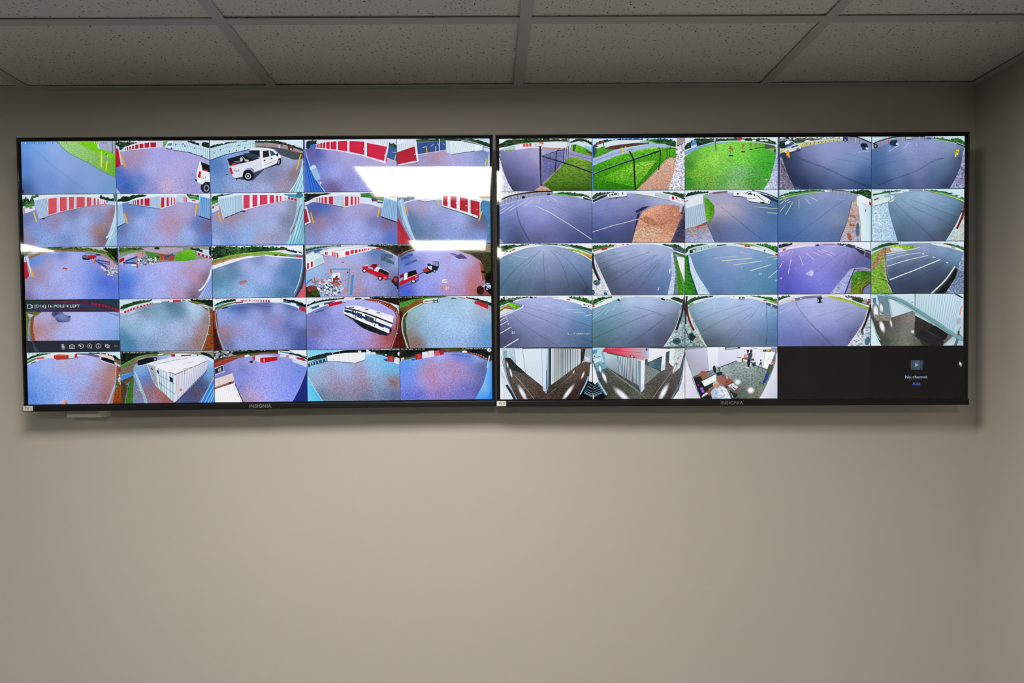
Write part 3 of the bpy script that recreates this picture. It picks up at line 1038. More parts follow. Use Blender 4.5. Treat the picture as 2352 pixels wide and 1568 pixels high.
f = Feed(TLV,1,0,30,430,'pale storage building with salmon roll-up doors')
f.b([(700,290,'#7078a0'),(950,230,'#a890b0'),(1000,320,'#6c92cc'),(500,420,'#a07c98'),(300,500,'#7c98d4'),(600,470,'#92b0ec'),(850,400,'#a0b4ec'),(400,600,'#88a8e0'),(620,600,'#6c8cc4'),(820,620,'#94b0e4'),(1000,500,'#a87860'),(1060,580,'#6c5a68'),(140,350,'#6878b0'),(160,640,'#8c7c9c'),(1140,380,'#9c7888'),(1165,290,'#8c5440'),(1080,230,'#b4a8d4'),(420,450,'#8a90c4')], GR).fill()
f.bl(0,0,1,1,'#000000',0)
f.grad('#dff0f8','#cfe2f2',[(95,70),(600,70),(1235,70)],[(95,250),(240,200),(600,100),(1090,150),(1235,170)])
f.tr('#1b3524',[(100,150),(150,110),(190,150),(250,90),(330,95)],[(100,220),(150,215),(250,190),(330,110)],16,'#4c8850')
f.p('#4c8c40',[(130,215),(245,170),(245,215),(150,240)], g=(.2, .3,0)).p('#dfe8f6',[(105,250),(250,215),(262,260),(140,300),(105,270)]).p('#c03440',[(108,250),(135,245),(140,300),(112,320)]).sid('#eef0fa',[(108,250),(135,245)],[(112,320),(140,300)],3,3).e('#8c3c4c',205,238,20,9)
f.tr('#1a3020',[(1020,95),(1100,110),(1180,130)],[(1020,130),(1100,150),(1180,165)],10).p('#b8dcec',[(1085,150),(1190,165),(1190,205),(1090,190)]).e('#5c7088',1100,162,12,12)
f.p('#b6cdea',[(238,135),(520,98),(850,100),(1085,160),(1085,190),(860,220),(560,285),(300,372)]).p('#dcecfa',[(230,128),(330,92),(520,75),(850,88),(1090,150),(1090,165),(850,110),(520,100),(245,152)])
f.sid('#7c98c0',[(255,150),(395,120)],[(300,368),(432,325)],8,4)
f.dr('#d85866',[(408,126,320,514,113,290),(543,110,282,632,104,266),(650,106,262,716,102,248),(738,104,240,842,106,222),(858,108,220,920,114,208),(938,118,206,972,122,202),(982,125,201,1010,130,198),(1020,134,197,1034,138,196),(1040,140,196,1052,144,195),(1060,146,194,1080,152,192)],'#e6f0fa',7,13,'#bc4856')
f.l('#9a5c4c',5,[(440,322),(640,270),(860,222),(1085,190)]).l('#3c3448',7,[(310,372),(440,328)]).e('#28242c',355,362,18,10)
f.l('#e8f0fa',6,[(528,85),(548,290)]).l('#f4d020',14,[(238,286),(274,402)])
f.p(['#c8e2f6','#a8ccee','#80b4e0','#a0ccea','#d4ecfa'],[(1200,160),(1235,160),(1235,700),(1065,700),(1170,480)])
f.l('#bfe0f4',22,[(1203,160),(1200,290),(1165,440),(1120,560),(1085,588)],6).l('#7ea4c8',5,[(1192,160),(1189,290),(1152,440),(1106,560)],6)
f.sid('#78acd4',[(1225,350),(1235,460)],[(1110,698),(1200,698)],4,6).p('#5a6c80',[(1172,78),(1235,78),(1235,160),(1185,160)])
f.date(130,92,14,'#f4f8ff',13).done()

f = Feed(TLV,1,1,30,430,'corner of two storage buildings on gravel with yellow posts')
f.b([(1350,250,'#4c7ec0'),(1500,240,'#5486c8'),(1330,320,'#8c7c98'),(1600,300,'#94aae4'),(1800,450,'#b890b0'),(1880,430,'#b48ca8'),(1500,420,'#9cb4ec'),(2000,300,'#a8b0e4'),(2150,420,'#4c70b8'),(2270,470,'#74587c'),(1400,560,'#84a0dc'),(1700,600,'#a4a8e0'),(2050,550,'#98b4ec'),(2280,620,'#4878c4'),(1280,500,'#5c6ca0'),(1980,330,'#b890a8'),(1260,640,'#7088c8')], GR).fill()
f.grad('#e4f4fa','#d4e8f6',[(1220,70),(1700,70),(2340,70)],[(1220,200),(1350,170),(1720,110),(2050,150),(2340,190)])
f.tr('#101c18',[(1222,150),(1290,110),(1420,90),(1560,82)],[(1222,165),(1330,165),(1420,130),(1560,100)],12,'#2c4c34')
f.p('#4c8c40',[(2040,96),(2180,110),(2180,150),(2070,128)], g=(.2, .3,0)).tr('#142018',[(2040,80),(2110,84),(2180,92)],[(2040,96),(2110,100),(2180,110)],8)
f.p('#dfeaf8',[(2040,130),(2180,160),(2180,190),(2040,165)]).p('#8c3848',[(2095,145),(2140,150),(2136,162),(2095,158)])
f.p('#c0d4f0',[(1915,92),(2000,90),(2044,110),(2040,165),(2000,178),(1915,165)]).dr('#d84458',[(1998,108,170,2010,110,168),(2015,112,168,2024,114,166),(2028,116,166,2038,118,164)])
f.p('#b8ccec',[(1350,160),(1560,110),(1718,92),(1728,248),(1600,228),(1360,190)]).p('#d4e0f6',[(1718,90),(1860,85),(1915,100),(1912,195),(1728,250)]).p('#e8f4fc',[(1350,158),(1450,118),(1720,78),(1860,76),(1920,96),(1915,110),(1860,95),(1720,98),(1460,138)])
f.sid('#90a8d0',[(1605,118),(1715,104)],[(1605,222),(1722,244)],7,3)
f.dr('#c02038',[(1372,165,192,1380,162,193),(1386,160,193,1398,157,194),(1404,152,194,1420,148,196),(1426,147,197,1444,143,199),(1450,141,200,1480,136,203),(1492,132,204,1526,128,209),(1538,126,210,1602,120,218)],'#dce6f6',5)
f.dr('#c82038',[(1732,115,238,1774,112,226),(1796,113,220,1828,112,214),(1846,112,208,1866,113,204),(1884,114,200,1902,116,196)],'#e4eaf8',6)
f.l('#2c4c80',6,[(1360,193),(1600,232),(1728,252)]).l('#f0c020',9,[(1730,180),(1732,270)]).l('#f0c020',7,[(1930,155),(1930,200)]).l('#e8b020',6,[(2002,110),(2002,180)])
f.p('#a8d0f0',[(1222,180),(1272,165),(1290,290),(1318,410),(1222,460)]).sid('#7cacd8',[(1225,190),(1270,175)],[(1228,458),(1314,412)],4,5).p('#d8eefa',[(1222,176),(1270,160),(1276,185),(1222,205)]).l('#28384c',8,[(1222,463),(1318,414)])
f.l('#f4b818',15,[(1303,304),(1342,424)]).l('#f0b818',15,[(2152,212),(2134,340)]).l('#e0a818',8,[(2172,172),(2168,218)])
f.p('#7cb4e8',[(2190,92),(2340,140),(2340,382),(2180,332)]).sid('#3c70b0',[(2200,105),(2340,148)],[(2190,335),(2338,380)],7,5).l('#d0ecfc',16,[(2188,92),(2340,132)]).l('#1c2434',10,[(2180,336),(2340,386)]).p('#b82838',[(2318,300),(2340,290),(2340,380),(2310,372)])
f.date(1250,88,14,'#f4f8ff',14).done()

f = Feed(TLV,1,2,470,430,'long white-sided storage row with pink-red doors on gravel')
f.b([(300,340,'#a88090'),(400,330,'#9c8498'),(600,250,'#b0a4d0'),(900,220,'#b4b4e0'),(700,350,'#a0acdc'),(450,420,'#98acdc'),(150,520,'#7c90c0'),(250,600,'#6c94d0'),(500,560,'#88b0e8'),(800,420,'#a8b8e8'),(900,400,'#9098c0'),(820,600,'#9898b8'),(950,400,'#686c84'),(120,620,'#a0b0dc'),(650,640,'#a8a0bc'),(1040,240,'#7c8898')], GR).fill()
f.grad('#e8f6fc','#d8ecf8',[(68,60),(600,60),(1190,60)],[(68,240),(160,180),(600,90),(1190,140)])
f.tr('#143020',[(75,125),(130,92),(220,82),(330,75)],[(75,165),(130,150),(220,100),(330,85)],12,'#3c7840').p('#4c9040',[(78,165),(150,140),(160,170),(80,205)], g=(.2, .3,0)).p('#d4e0f2',[(75,220),(160,190),(165,260),(80,300)]).e('#a03048',95,232,12,16).l('#8090a8',8,[(120,218),(160,200)])
f.p('#4c94b4',[(930,75),(1100,80),(1090,130),(940,105)]).p('#c4d4ea',[(960,105),(1085,125),(1080,165),(970,140)]).dr('#b02c48',[(975,112,138,998,116,142),(1006,118,144,1040,124,150),(1046,126,152,1078,130,160)])
f.p('#bcd8f0',[(155,130),(330,95),(440,80),(450,270),(215,362)]).p('#e0eefa',[(430,75),(700,72),(970,110),(968,152),(800,185),(450,268)]).p('#e8f4fc',[(150,110),(300,80),(440,66),(700,62),(975,98),(972,116),(700,82),(440,84),(160,132)])
f.sid('#84a8cc',[(165,135),(330,100),(432,86)],[(215,358),(330,312),(440,272)],14,4).l('#28303c',9,[(220,362),(445,272)]).l('#dce8f6',10,[(160,140),(218,372)])
f.dr('#dc4062',[(448,86,252,528,82,238),(554,84,230,618,80,214),(640,84,208,736,82,190),(756,84,186,816,86,176),(830,90,173,864,92,168),(876,94,166,900,97,162),(910,100,160,920,102,158),(926,104,157,936,106,156),(944,108,155,958,111,153)],'#ecf2fc',7,12,'#c43052')
f.l('#b08090',5,[(450,272),(640,218),(820,180),(970,154)]).e('#1c1c24',458,280,20,7)
f.l('#f4b010',15,[(150,288),(188,402)]).l('#b8a880',9,[(160,220),(172,270)])
f.p(['#b8e0f0','#98ccdc','#68b8cc','#98d4e8','#c8ecf8'],[(1090,110),(1190,100),(1190,680),(945,680),(1050,480)]).sid('#4c9cb8',[(1130,180),(1180,300),(1185,420)],[(985,678),(1060,678),(1130,678)],5,9)
f.l('#a8c4dc',22,[(1106,120),(1085,280),(1045,420),(1000,515)],6).l('#8c4058',7,[(1120,200),(1090,330),(1015,550)],5).e('#3c7c94',1110,90,42,34).date(100,78,14,'#e8f4fc',14)
f.l('#4c7ef0',5,[(74,66),(1178,56)]).l('#4c7ef0',5,[(76,66),(86,678)]).l('#4c7ef0',5,[(84,676),(1188,668)]).done()

f = Feed(TLV,1,3,700,430,'storage building corner with red doors and a shadowed gravel patch')
f.b([(150,230,'#2c58b0'),(250,250,'#3468b8'),(100,320,'#505880'),(350,290,'#8c84b8'),(200,400,'#a08cb0'),(500,300,'#a8a4d8'),(700,280,'#a890b8'),(600,450,'#a8b0e8'),(300,560,'#98a8e8'),(800,400,'#6478b0'),(950,420,'#7c6080'),(1000,600,'#4c70c8'),(60,640,'#8090c8'),(600,600,'#a4aaec'),(150,420,'#9c7484'),(820,560,'#90a0e0'),(40,470,'#7c84b4'),(700,230,'#b0a8d8')], GR).fill()
f.grad('#d8e8f6','#dce8f8',[(-5,50),(500,50),(1100,50)],[(-5,190),(100,170),(470,110),(700,140),(900,230),(1100,240)])
f.tr('#0e1814',[(0,75),(100,70),(300,66)],[(0,175),(60,150),(150,110),(300,78)],8,'#24382c').p('#3c7c3c',[(640,72),(760,62),(930,110),(930,165),(760,140),(650,112)], g=(.2, .3,0)).p('#a8987c',[(750,60),(1100,60),(1100,120),(800,110)], g=(.2, .3,0))
f.p('#dce8fa',[(650,112),(780,125),(920,165),(900,245),(780,200),(650,185)]).p('#38485c',[(775,130),(830,122),(858,138),(850,165),(790,165)]).p('#98384c',[(815,140),(850,138),(846,162),(815,165)]).p('#34587c',[(850,165),(915,170),(912,188),(852,184)])
f.p('#dde4f6',[(-5,182),(80,135),(80,170),(-5,215)])
f.p('#c4d4f0',[(85,130),(270,95),(455,78),(462,232),(330,205),(90,172)]).p('#d8e2f8',[(455,78),(600,75),(655,95),(650,190),(465,234)]).p('#ecf4fc',[(85,128),(200,90),(460,60),(600,62),(658,80),(655,100),(600,84),(458,88),(270,104)])
f.sid('#9cb0d8',[(338,98),(450,86)],[(338,202),(455,228)],7,3)
f.dr('#cc2842',[(112,128,170,122,125,172),(128,124,173,138,122,175),(144,122,176,156,119,178),(164,118,178,180,116,181),(190,115,182,214,112,186),(225,110,186,260,107,192),(276,106,192,332,101,200)],'#e4ecfa',5)
f.dr('#d42c48',[(466,104,222,512,100,214),(532,102,210,564,102,204),(580,103,202,606,104,197),(620,105,196,640,106,190)],'#e8eefa',6).l('#1c3468',7,[(95,175),(330,208),(460,236)]).l('#f4c818',9,[(458,170),(458,258)])
f.p('#d4dcf4',[(-5,220),(15,215),(72,410),(-5,450)]).p('#b81c38',[(-5,255),(12,250),(46,400),(-5,425)], g=(0,0, .2)).l('#24284c',7,[(0,445),(74,412)])
f.l('#f4b010',15,[(66,296),(100,418)]).l('#f4b818',15,[(874,242),(850,348)]).l('#b89c60',7,[(898,195),(890,240)])
f.p('#9cc0e6',[(930,100),(1105,165),(1105,412),(890,340)]).sid('#5c88bc',[(940,115),(1100,175)],[(900,342),(1100,408)],10,4).l('#d4e6f8',20,[(930,100),(1100,172)]).l('#20242c',12,[(888,342),(1100,416)])
f.date(18,72,14,'#f4f8ff',14).done()

f = Feed(TLV,1,4,700,430,'gravel lane beside a building end with four red doors')
f.b([(1300,220,'#a8a8d4'),(1500,250,'#a8b0e0'),(1250,330,'#4c6c9c'),(1300,420,'#54789c'),(1400,400,'#8494c4'),(1350,520,'#4c6890'),(1600,400,'#94a0dc'),(1800,350,'#a8b0e4'),(2080,430,'#7c5c6c'),(2100,300,'#38607c'),(2150,400,'#3c6ca0'),(1700,560,'#8c9cd8'),(2050,560,'#7c98dc'),(1400,600,'#788cac'),(1500,480,'#6c84b4'),(1350,240,'#b49cb0')], GR).fill()
f.grad('#e8eef8','#d4e4f4',[(1090,48),(1600,48),(2195,48)],[(1090,215),(1300,150),(1500,150),(2070,150),(2195,230)])
f.tr('#4c6484',[(1100,120),(1200,110),(1290,100)],[(1100,190),(1200,160),(1290,135)],10,'#8ca4c4').p('#a89c7c',[(1900,70),(2190,90),(2190,130),(2070,130)], g=(.1, .2,0))
f.p('#e4eafa',[(1280,100),(1600,90),(1600,135),(1415,168),(1290,130)]).l('#2c3848',5,[(1330,150),(1412,170),(1530,150)]).l('#f0c030',6,[(1412,120),(1414,172)]).l('#f0c030',10,[(1573,138),(1575,226)])
f.p('#dce8f8',[(1605,70),(1800,65),(2000,95),(2072,160),(2028,365),(1880,310),(1608,220)]).p('#f0f4fc',[(1600,55),(1800,50),(2010,82),(2090,150),(2070,175),(1990,130),(1800,85),(1605,80)])
f.dr('#bc2838',[(1620,84,210,1680,88,222),(1706,94,230,1786,102,256),(1816,110,266,1918,130,292),(1942,140,302,2058,170,345)],'#eaf0fc',8,12,'#a02030').l('#242c38',8,[(1605,222),(1880,312),(2028,366)]).l('#ecf0fa',11,[(1612,212),(1880,302),(2025,355)])
for a, b in ((1676,160),(1778,182),(1894,214),(2022,262)):
    f.e('#f4f4fc', a, b,6,7)
f.p('#4c88b8',[(2090,150),(2190,170),(2190,620),(2140,620),(2150,400),(2070,260)], g=(.3, .3,0)).l('#e8c418',13,[(2082,278),(2044,392)])
f.p('#a8c8e6',[(1090,170),(1130,130),(1160,150),(1200,350),(1260,530),(1320,660),(1270,660),(1150,430)]).p('#c83444',[(1090,345),(1120,400),(1180,520),(1270,665),(1090,665)], g=(0,0, .3)).sid('#a02434',[(1095,380),(1130,440)],[(1120,664),(1240,664)],5,6)
f.l('#6c90b8',7,[(1110,180),(1150,380),(1220,540),(1290,660)],5).l('#c83c50',5,[(1125,220),(1190,400),(1250,530)],4).l('#c8e0f4',12,[(1120,150),(1165,330),(1240,520),(1315,665)],5)
f.l('#f0a818',13,[(1178,180),(1210,335)]).done()

f = Feed(TLV,2,0,30,555,'wide gravel lot with a red pickup and blue guard rails')
f.b([(400,130,'#5c84c4'),(550,145,'#4c74bc'),(300,190,'#5c94e0'),(220,215,'#4884d8'),(700,180,'#a8b0ec'),(500,230,'#b0aee8'),(420,240,'#b89cc0'),(280,380,'#a88490'),(800,380,'#9ca8ec'),(500,400,'#aab4f0'),(600,300,'#b0b0ec'),(1000,430,'#5078d8'),(900,400,'#6c90e0'),(1080,470,'#3c64d0'),(1150,560,'#5070d8'),(300,560,'#a0aaec'),(180,640,'#7c6c9c'),(170,450,'#8c84b8'),(700,560,'#a4aef0'),(1150,250,'#c09cac'),(1000,620,'#7088e0'),(250,420,'#a8909c')], GR).fill()
f.grad('#b8c8cc','#8c7470',[(120,50),(600,50),(1250,50)],[(120,230),(300,150),(500,112),(830,118),(1100,190),(1250,300)])
f.tr('#283c20',[(125,62),(300,66),(500,62),(750,60)],[(125,170),(220,120),(350,95),(500,88),(750,88)],8,'#5c7c30')
f.p('#86685c',[(170,180),(300,118),(500,90),(760,84),(900,105),(820,118),(600,106),(500,112),(360,130),(200,190)], g=(.25, .3,0)).tr('#2c4818',[(700,62),(850,68),(1000,90),(1150,130),(1240,150)],[(700,90),(850,105),(1000,130),(1100,160),(1240,290)],8,'#7c9830').tr('#10140e',[(1060,62),(1150,75),(1250,70)],[(1060,85),(1150,150),(1250,280)],10,'#2c3c24')
f.l('#a8a49c',4,[(830,100),(1000,128),(1100,172),(1230,260)],4).p('#e8e4e4',[(385,108),(402,96),(455,92),(466,100),(462,114),(390,118)]).l('#5c646c',5,[(400,104),(450,100)])
f.p('#cc4444',[(120,232),(152,228),(188,400),(125,445)]).p('#b42038',[(120,238),(150,235),(184,402),(120,440)], g=(0,0, .2)).p('#ccd4ec',[(120,180),(172,160),(216,400),(190,408),(152,230),(120,238)]).l('#4c5468',6,[(140,190),(205,405)]).l('#f4b81c',14,[(200,296),(236,410)])
f.p('#6c6880',[(806,162),(850,140),(866,128),(915,130),(920,150),(960,152),(975,180),(945,190),(890,208),(812,192)]).p('#c01c34',[(870,170),(920,152),(972,156),(975,182),(940,192),(885,205)]).p('#7cb0c8',[(846,148),(868,132),(912,134),(906,154),(860,156)]).p('#1c1c28',[(806,180),(890,196),(892,212),(815,205)]).e('#14141c',884,200,9,13).e('#20202c',940,190,8,11).p('#24386c',[(958,136),(1010,140),(1030,160),(975,158)])
f.l('#2c4ca0',20,[(950,210),(1098,300)]).l('#2c4ca0',17,[(985,212),(1125,236)]).l('#34588c',10,[(990,238),(1128,262)]).l('#c87838',13,[(952,205),(950,256)]).l('#b06c34',10,[(984,205),(982,240)]).l('#6c5440',9,[(1128,225),(1126,268)])
f.p('#c4622c',[(1098,290),(1112,300),(1090,372),(1068,352)]).l('#e0ecf4',17,[(1028,286),(1082,330)]).p('#b84838',[(570,308),(588,296),(640,308),(622,324)]).rocks(1160,345,75,50,90,9,['#c8d4e8','#8c94ac','#e8ecf4','#3c4458','#6c7490'])
f.l('#8c4838',6,[(1182,225),(1188,262)]).date(128,78,15,'#f4f8ff',15).t('11 REAR B RIGHT',968,76,15,'#f4f8ff',16).done()

f = Feed(TLV,2,1,30,555,'gravel edge with blue guard rails, rocks and a lawn')
f.b([(1320,420,'#3c74d8'),(1400,380,'#5488e4'),(1300,500,'#3468d0'),(1600,400,'#a8b0f0'),(1800,300,'#b0b4f0'),(1900,270,'#b0a8e0'),(2100,400,'#c090b0'),(2150,380,'#bc8ca4'),(2250,400,'#6c5468'),(1950,600,'#bc98bc'),(1700,550,'#a4b0ec'),(1500,600,'#90a4e8'),(1300,620,'#5478d0'),(2000,480,'#a8a8e4'),(2150,560,'#94748c'),(2200,280,'#b4a8dc'),(1400,200,'#b0bcee'),(1500,160,'#c090a4'),(2120,640,'#584858'),(1420,320,'#9cb0ec')], GR).fill()
f.p('#8c9490',[(1240,50),(2350,50),(2350,180),(2140,210),(1700,240),(1240,230)], g=(.2, .3,0))
f.tr('#2c4420',[(1245,60),(1400,60),(1560,58)],[(1245,140),(1350,120),(1560,80)],8,'#5c8438').p('#5c8c34',[(1245,120),(1400,90),(1500,100),(1380,120),(1245,150)], g=(.2, .3,0)).p('#b8a4bc',[(1500,70),(1700,62),(1980,70),(2010,95),(1800,140),(1600,120)], g=(.2, .2,0))
f.p('#b8bce0',[(1245,190),(1350,140),(1500,120),(1560,145),(1500,180),(1280,260),(1245,260)], g=GR).p('#c8949c',[(1400,150),(1500,118),(1560,148),(1480,185)], g=GR).p('#4c8c30',[(1540,110),(1700,130),(1760,165),(1740,220),(1650,210),(1570,160)], g=(.2, .4,0)).p('#a04c38',[(1700,140),(1900,150),(1880,220),(1750,210)], g=(.2, .2,0))
f.p(['#7cc830','#6cc028','#5cac24','#58a824','#4c9c20','#58b020'],[(2040,85),(2140,110),(2145,200),(2020,225),(1880,215),(1920,140)], g=(.2, .3,0))
f.p('#c0d8f0',[(2130,70),(2350,100),(2350,185),(2150,115)]).tr('#1c2c18',[(2080,70),(2160,75),(2220,95)],[(2080,85),(2160,105),(2220,125)],8).dr('#b82438',[(2158,118,155,2194,130,160),(2204,134,165,2244,146,178),(2252,148,180,2288,160,190),(2294,162,194,2340,178,206)],'#d4dcf0',6).l('#6c84a0',7,[(2140,100),(2140,160)])
f.l('#6c685c',4,[(1516,80),(1516,165)]).l('#b8b4b0',3,[(1245,140),(1400,110),(1600,95)],4).sid('#9c9488',[(1680,90),(1940,75)],[(1680,150),(1940,145)],9,2).e('#28381c',1686,72,32,16)
f.rocks(1560,220,120,48,130,9,['#c8d4e8','#8c94ac','#f0f2fa','#3c4458','#6c7490'])
f.l('#24408c',20,[(1312,226),(1455,172)]).l('#5c90c0',14,[(1360,232),(1455,196)]).l('#24408c',20,[(1286,242),(1440,248)]).l('#e4f0f8',16,[(1385,270),(1455,272)]).l('#2c4c94',17,[(1762,185),(1875,145)]).p('#c05c28',[(1438,238),(1455,238),(1470,302),(1445,305)]).l('#b86c38',11,[(1298,248),(1300,285)]).l('#c86c2c',12,[(1728,178),(1728,240)]).l('#c86c2c',11,[(1762,180),(1762,230)]).l('#9c6038',9,[(1318,212),(1318,240)]).l('#9c6038',8,[(1452,165),(1458,200)])
f.p('#b81c30',[(1240,215),(1275,185),(1305,185),(1300,215),(1245,250)]).p('#e4e8f0',[(1660,175),(1676,175),(1682,220),(1655,222)]).e('#28282c',1696,176,22,10)
f.l('#e4f0fa',20,[(2332,190),(2330,300),(2290,430),(2220,540),(2172,572)],6).l('#8ca8d0',5,[(2320,200),(2318,300),(2278,430),(2208,540)],6).p('#a8bcf0',[(2350,320),(2350,670),(2160,670),(2260,520)]).sid('#6c8cdc',[(2345,360),(2350,480)],[(2200,668),(2320,668)],5,8)
f.tr('#181c1c',[(2310,55),(2330,60),(2350,60)],[(2310,160),(2330,180),(2350,190)],4).date(1258,68,15,'#f4f8ff',14).done()

f = Feed(TLV,2,2,470,555,'open gravel field with tree line and red sheet metal')
f.b([(150,300,'#9cb4d8'),(130,340,'#38586c'),(300,260,'#64789c'),(600,210,'#7484ac'),(500,260,'#a8b4e4'),(800,200,'#b0b8ec'),(600,350,'#a4b4ec'),(250,420,'#5c8cac'),(150,480,'#4c84a8'),(400,520,'#90b0dc'),(200,600,'#7cb0d8'),(950,350,'#4878a8'),(1050,280,'#507cb0'),(850,470,'#6c94c8'),(900,600,'#3c7094'),(700,600,'#6c9cc8'),(500,630,'#98bcec'),(1080,450,'#4074a0'),(700,430,'#a8b8f0'),(330,390,'#5480a4')], GR).fill()
f.grad('#f0f8fc','#e4f0f8',[(80,35),(600,35),(1200,35)],[(80,220),(300,160),(700,140),(1200,150)])
f.tr('#14201a',[(92,60),(180,50),(260,62),(340,70),(420,75)],[(92,210),(180,185),(300,165),(420,140)],18,'#3c5c3c').tr('#1c3c20',[(270,65),(340,52),(400,60),(450,95)],[(270,160),(340,145),(400,140),(450,130)],14,'#54904c').tr('#143018',[(430,60),(520,55),(640,50),(740,60),(860,62),(960,72)],[(430,125),(520,130),(640,125),(740,110),(860,100),(960,100)],12,'#3c7440')
f.p(['#6c9c28','#84b038','#94b84c','#8cb454','#94b85c','#6ca038','#7ca83c','#84ac3c','#6c9428','#5c8820'],[(85,215),(300,155),(500,125),(700,108),(900,120),(1090,178),(900,165),(700,150),(450,165),(85,258)], g=(.25, .3,0))
f.p('#a8744c',[(85,238),(280,188),(450,158),(500,150),(500,165),(300,210),(85,280)], g=(.25, .3,0)).p('#eef2fa',[(85,278),(300,208),(500,165),(700,148),(900,168),(1150,188),(1150,200),(900,185),(700,162),(450,200),(85,322)])
f.p('#e8ecf4',[(865,98),(900,92),(970,98),(970,128),(900,130)]).p('#c83048',[(865,95),(890,82),(930,80),(955,95),(900,100)]).p('#7c9c98',[(560,160),(700,148),(705,158),(565,170)]).p('#a81c30',[(870,150),(950,158),(955,170),(880,166)]).e('#30383c',830,155,22,10).dr('#b83444',[(1066,152,176,1100,158,182),(1106,160,184,1142,165,188)])
f.tr('#1c3020',[(960,90),(1040,100),(1140,130)],[(960,105),(1040,125),(1140,150)],8).p('#ecf0f8',[(1075,128),(1090,115),(1110,130),(1140,140),(1140,155),(1080,145)])
f.l('#d8dcd8',3,[(95,262),(300,200),(480,160)],3).p('#b47c78',[(392,470),(478,442),(506,464),(420,506)]).l('#8c5c5c',3,[(400,482),(490,452)])
f.p('#4c3038',[(1150,35),(1195,35),(1195,330),(1145,530),(1070,655),(1050,655),(1130,480),(1155,300)]).l('#cfd8e4',9,[(1140,180),(1140,290),(1110,450),(1050,600)],5).p('#e0586c',[(1195,410),(1195,660),(1075,660),(1150,540)], g=(0,0, .2)).t('15 BEAC E LEFT',950,52,13,'#506470',14).date(105,52,13,'#f4f8ff',13).done()

f = Feed(TLV,2,3,700,555,'storage site from above with a red pickup and a rock-lined drain')
f.b([(600,180,'#a8b4e8'),(850,130,'#5c7cb8'),(950,160,'#4c6c98'),(980,230,'#7484a8'),(400,260,'#b8b4dc'),(100,330,'#a8c0e8'),(200,380,'#8cbce8'),(80,380,'#7cb4e0'),(300,250,'#b4b0dc'),(600,450,'#a89cc8'),(750,480,'#a4a8e4'),(900,570,'#8c94d0'),(700,620,'#8c80b0'),(480,560,'#a898cc'),(600,560,'#b88c9c'),(250,200,'#a49cc0'),(1060,420,'#6c6c94'),(1070,230,'#a8b4e0'),(1050,600,'#5c68a8'),(560,370,'#a89cc0'),(260,420,'#a090b0')], GR).fill()
f.grad('#c8e0ec','#b0ccd8',[(5,22),(500,22),(1115,22)],[(5,120),(200,80),(450,55),(800,60),(1115,200)])
f.tr('#28443c',[(10,80),(80,66),(180,50),(300,40),(420,42)],[(10,110),(80,95),(180,75),(300,55),(420,55)],6,'#5c8c74').tr('#181c14',[(740,36),(900,34),(1110,36)],[(740,50),(900,75),(1110,170)],6,'#3c3c2c').p('#5c4038',[(890,70),(1000,95),(1110,165),(1110,185),(990,115),(890,82)], g=(.3, .3,0))
f.p('#3c6c9c',[(15,110),(200,78),(200,100),(130,130),(15,145)]).p('#e8e8f2',[(5,145),(90,105),(110,125),(70,150),(5,175)]).l('#2c4454',6,[(10,150),(90,112)]).p('#d8f0f4',[(5,175),(90,130),(170,138),(205,165),(110,195),(5,230)]).p('#e8ecf6',[(5,228),(110,195),(205,166),(220,245),(110,300),(12,345)])
f.dr('#c41c38',[(18,252,322,48,240,308),(62,232,302,94,220,288)],'#f0f4fc',8).p('#c41c38',[(5,300),(14,312),(18,345),(5,340)]).p('#b8dce8',[(104,215),(200,172),(214,240),(118,286)]).l('#e8d8a0',7,[(214,205),(232,248)]).l('#605868',5,[(12,346),(222,248)])
f.p('#eceef8',[(172,108),(330,62),(620,45),(780,60),(640,95),(480,110),(390,130),(300,160),(180,138)]).p('#f2f4fc',[(180,130),(310,95),(480,72),(780,62),(780,100),(600,140),(395,190),(310,160),(235,155)]).l('#8c94b4',4,[(240,128),(500,80),(700,60)],3).l('#8c94b4',3,[(180,112),(330,68),(560,50)],3)
f.dr('#d42840',[(234,120,148,246,119,152),(250,119,153,264,120,156)]).dr('#cc2440',[(318,120,165,332,122,170),(338,123,172,350,124,177),(356,125,178,368,127,183),(374,128,184,386,129,190)]).dr('#d42440',[(472,112,160,522,104,154),(532,98,144,573,92,138),(584,90,134,618,85,128),(628,86,122,654,82,117),(664,82,114,684,80,110),(692,78,108,710,76,104),(718,76,102,732,74,100),(740,72,98,754,70,96),(758,70,95,770,68,93)],'#f4f6fc',4).p('#c8343c',[(835,70),(888,68),(888,88),(838,86)]).p('#ece8ec',[(780,60),(835,66),(836,82),(785,80)]).l('#e8b040',6,[(392,150),(394,190)])
f.bl(0,0,1,1,'#000000',0)
f.p('#4c6884',[(900,140),(1030,150),(1030,195),(960,190),(1050,240),(1045,270),(890,215)], g=(.4, .5,0)).l('#8c4048',11,[(430,240),(460,236)])
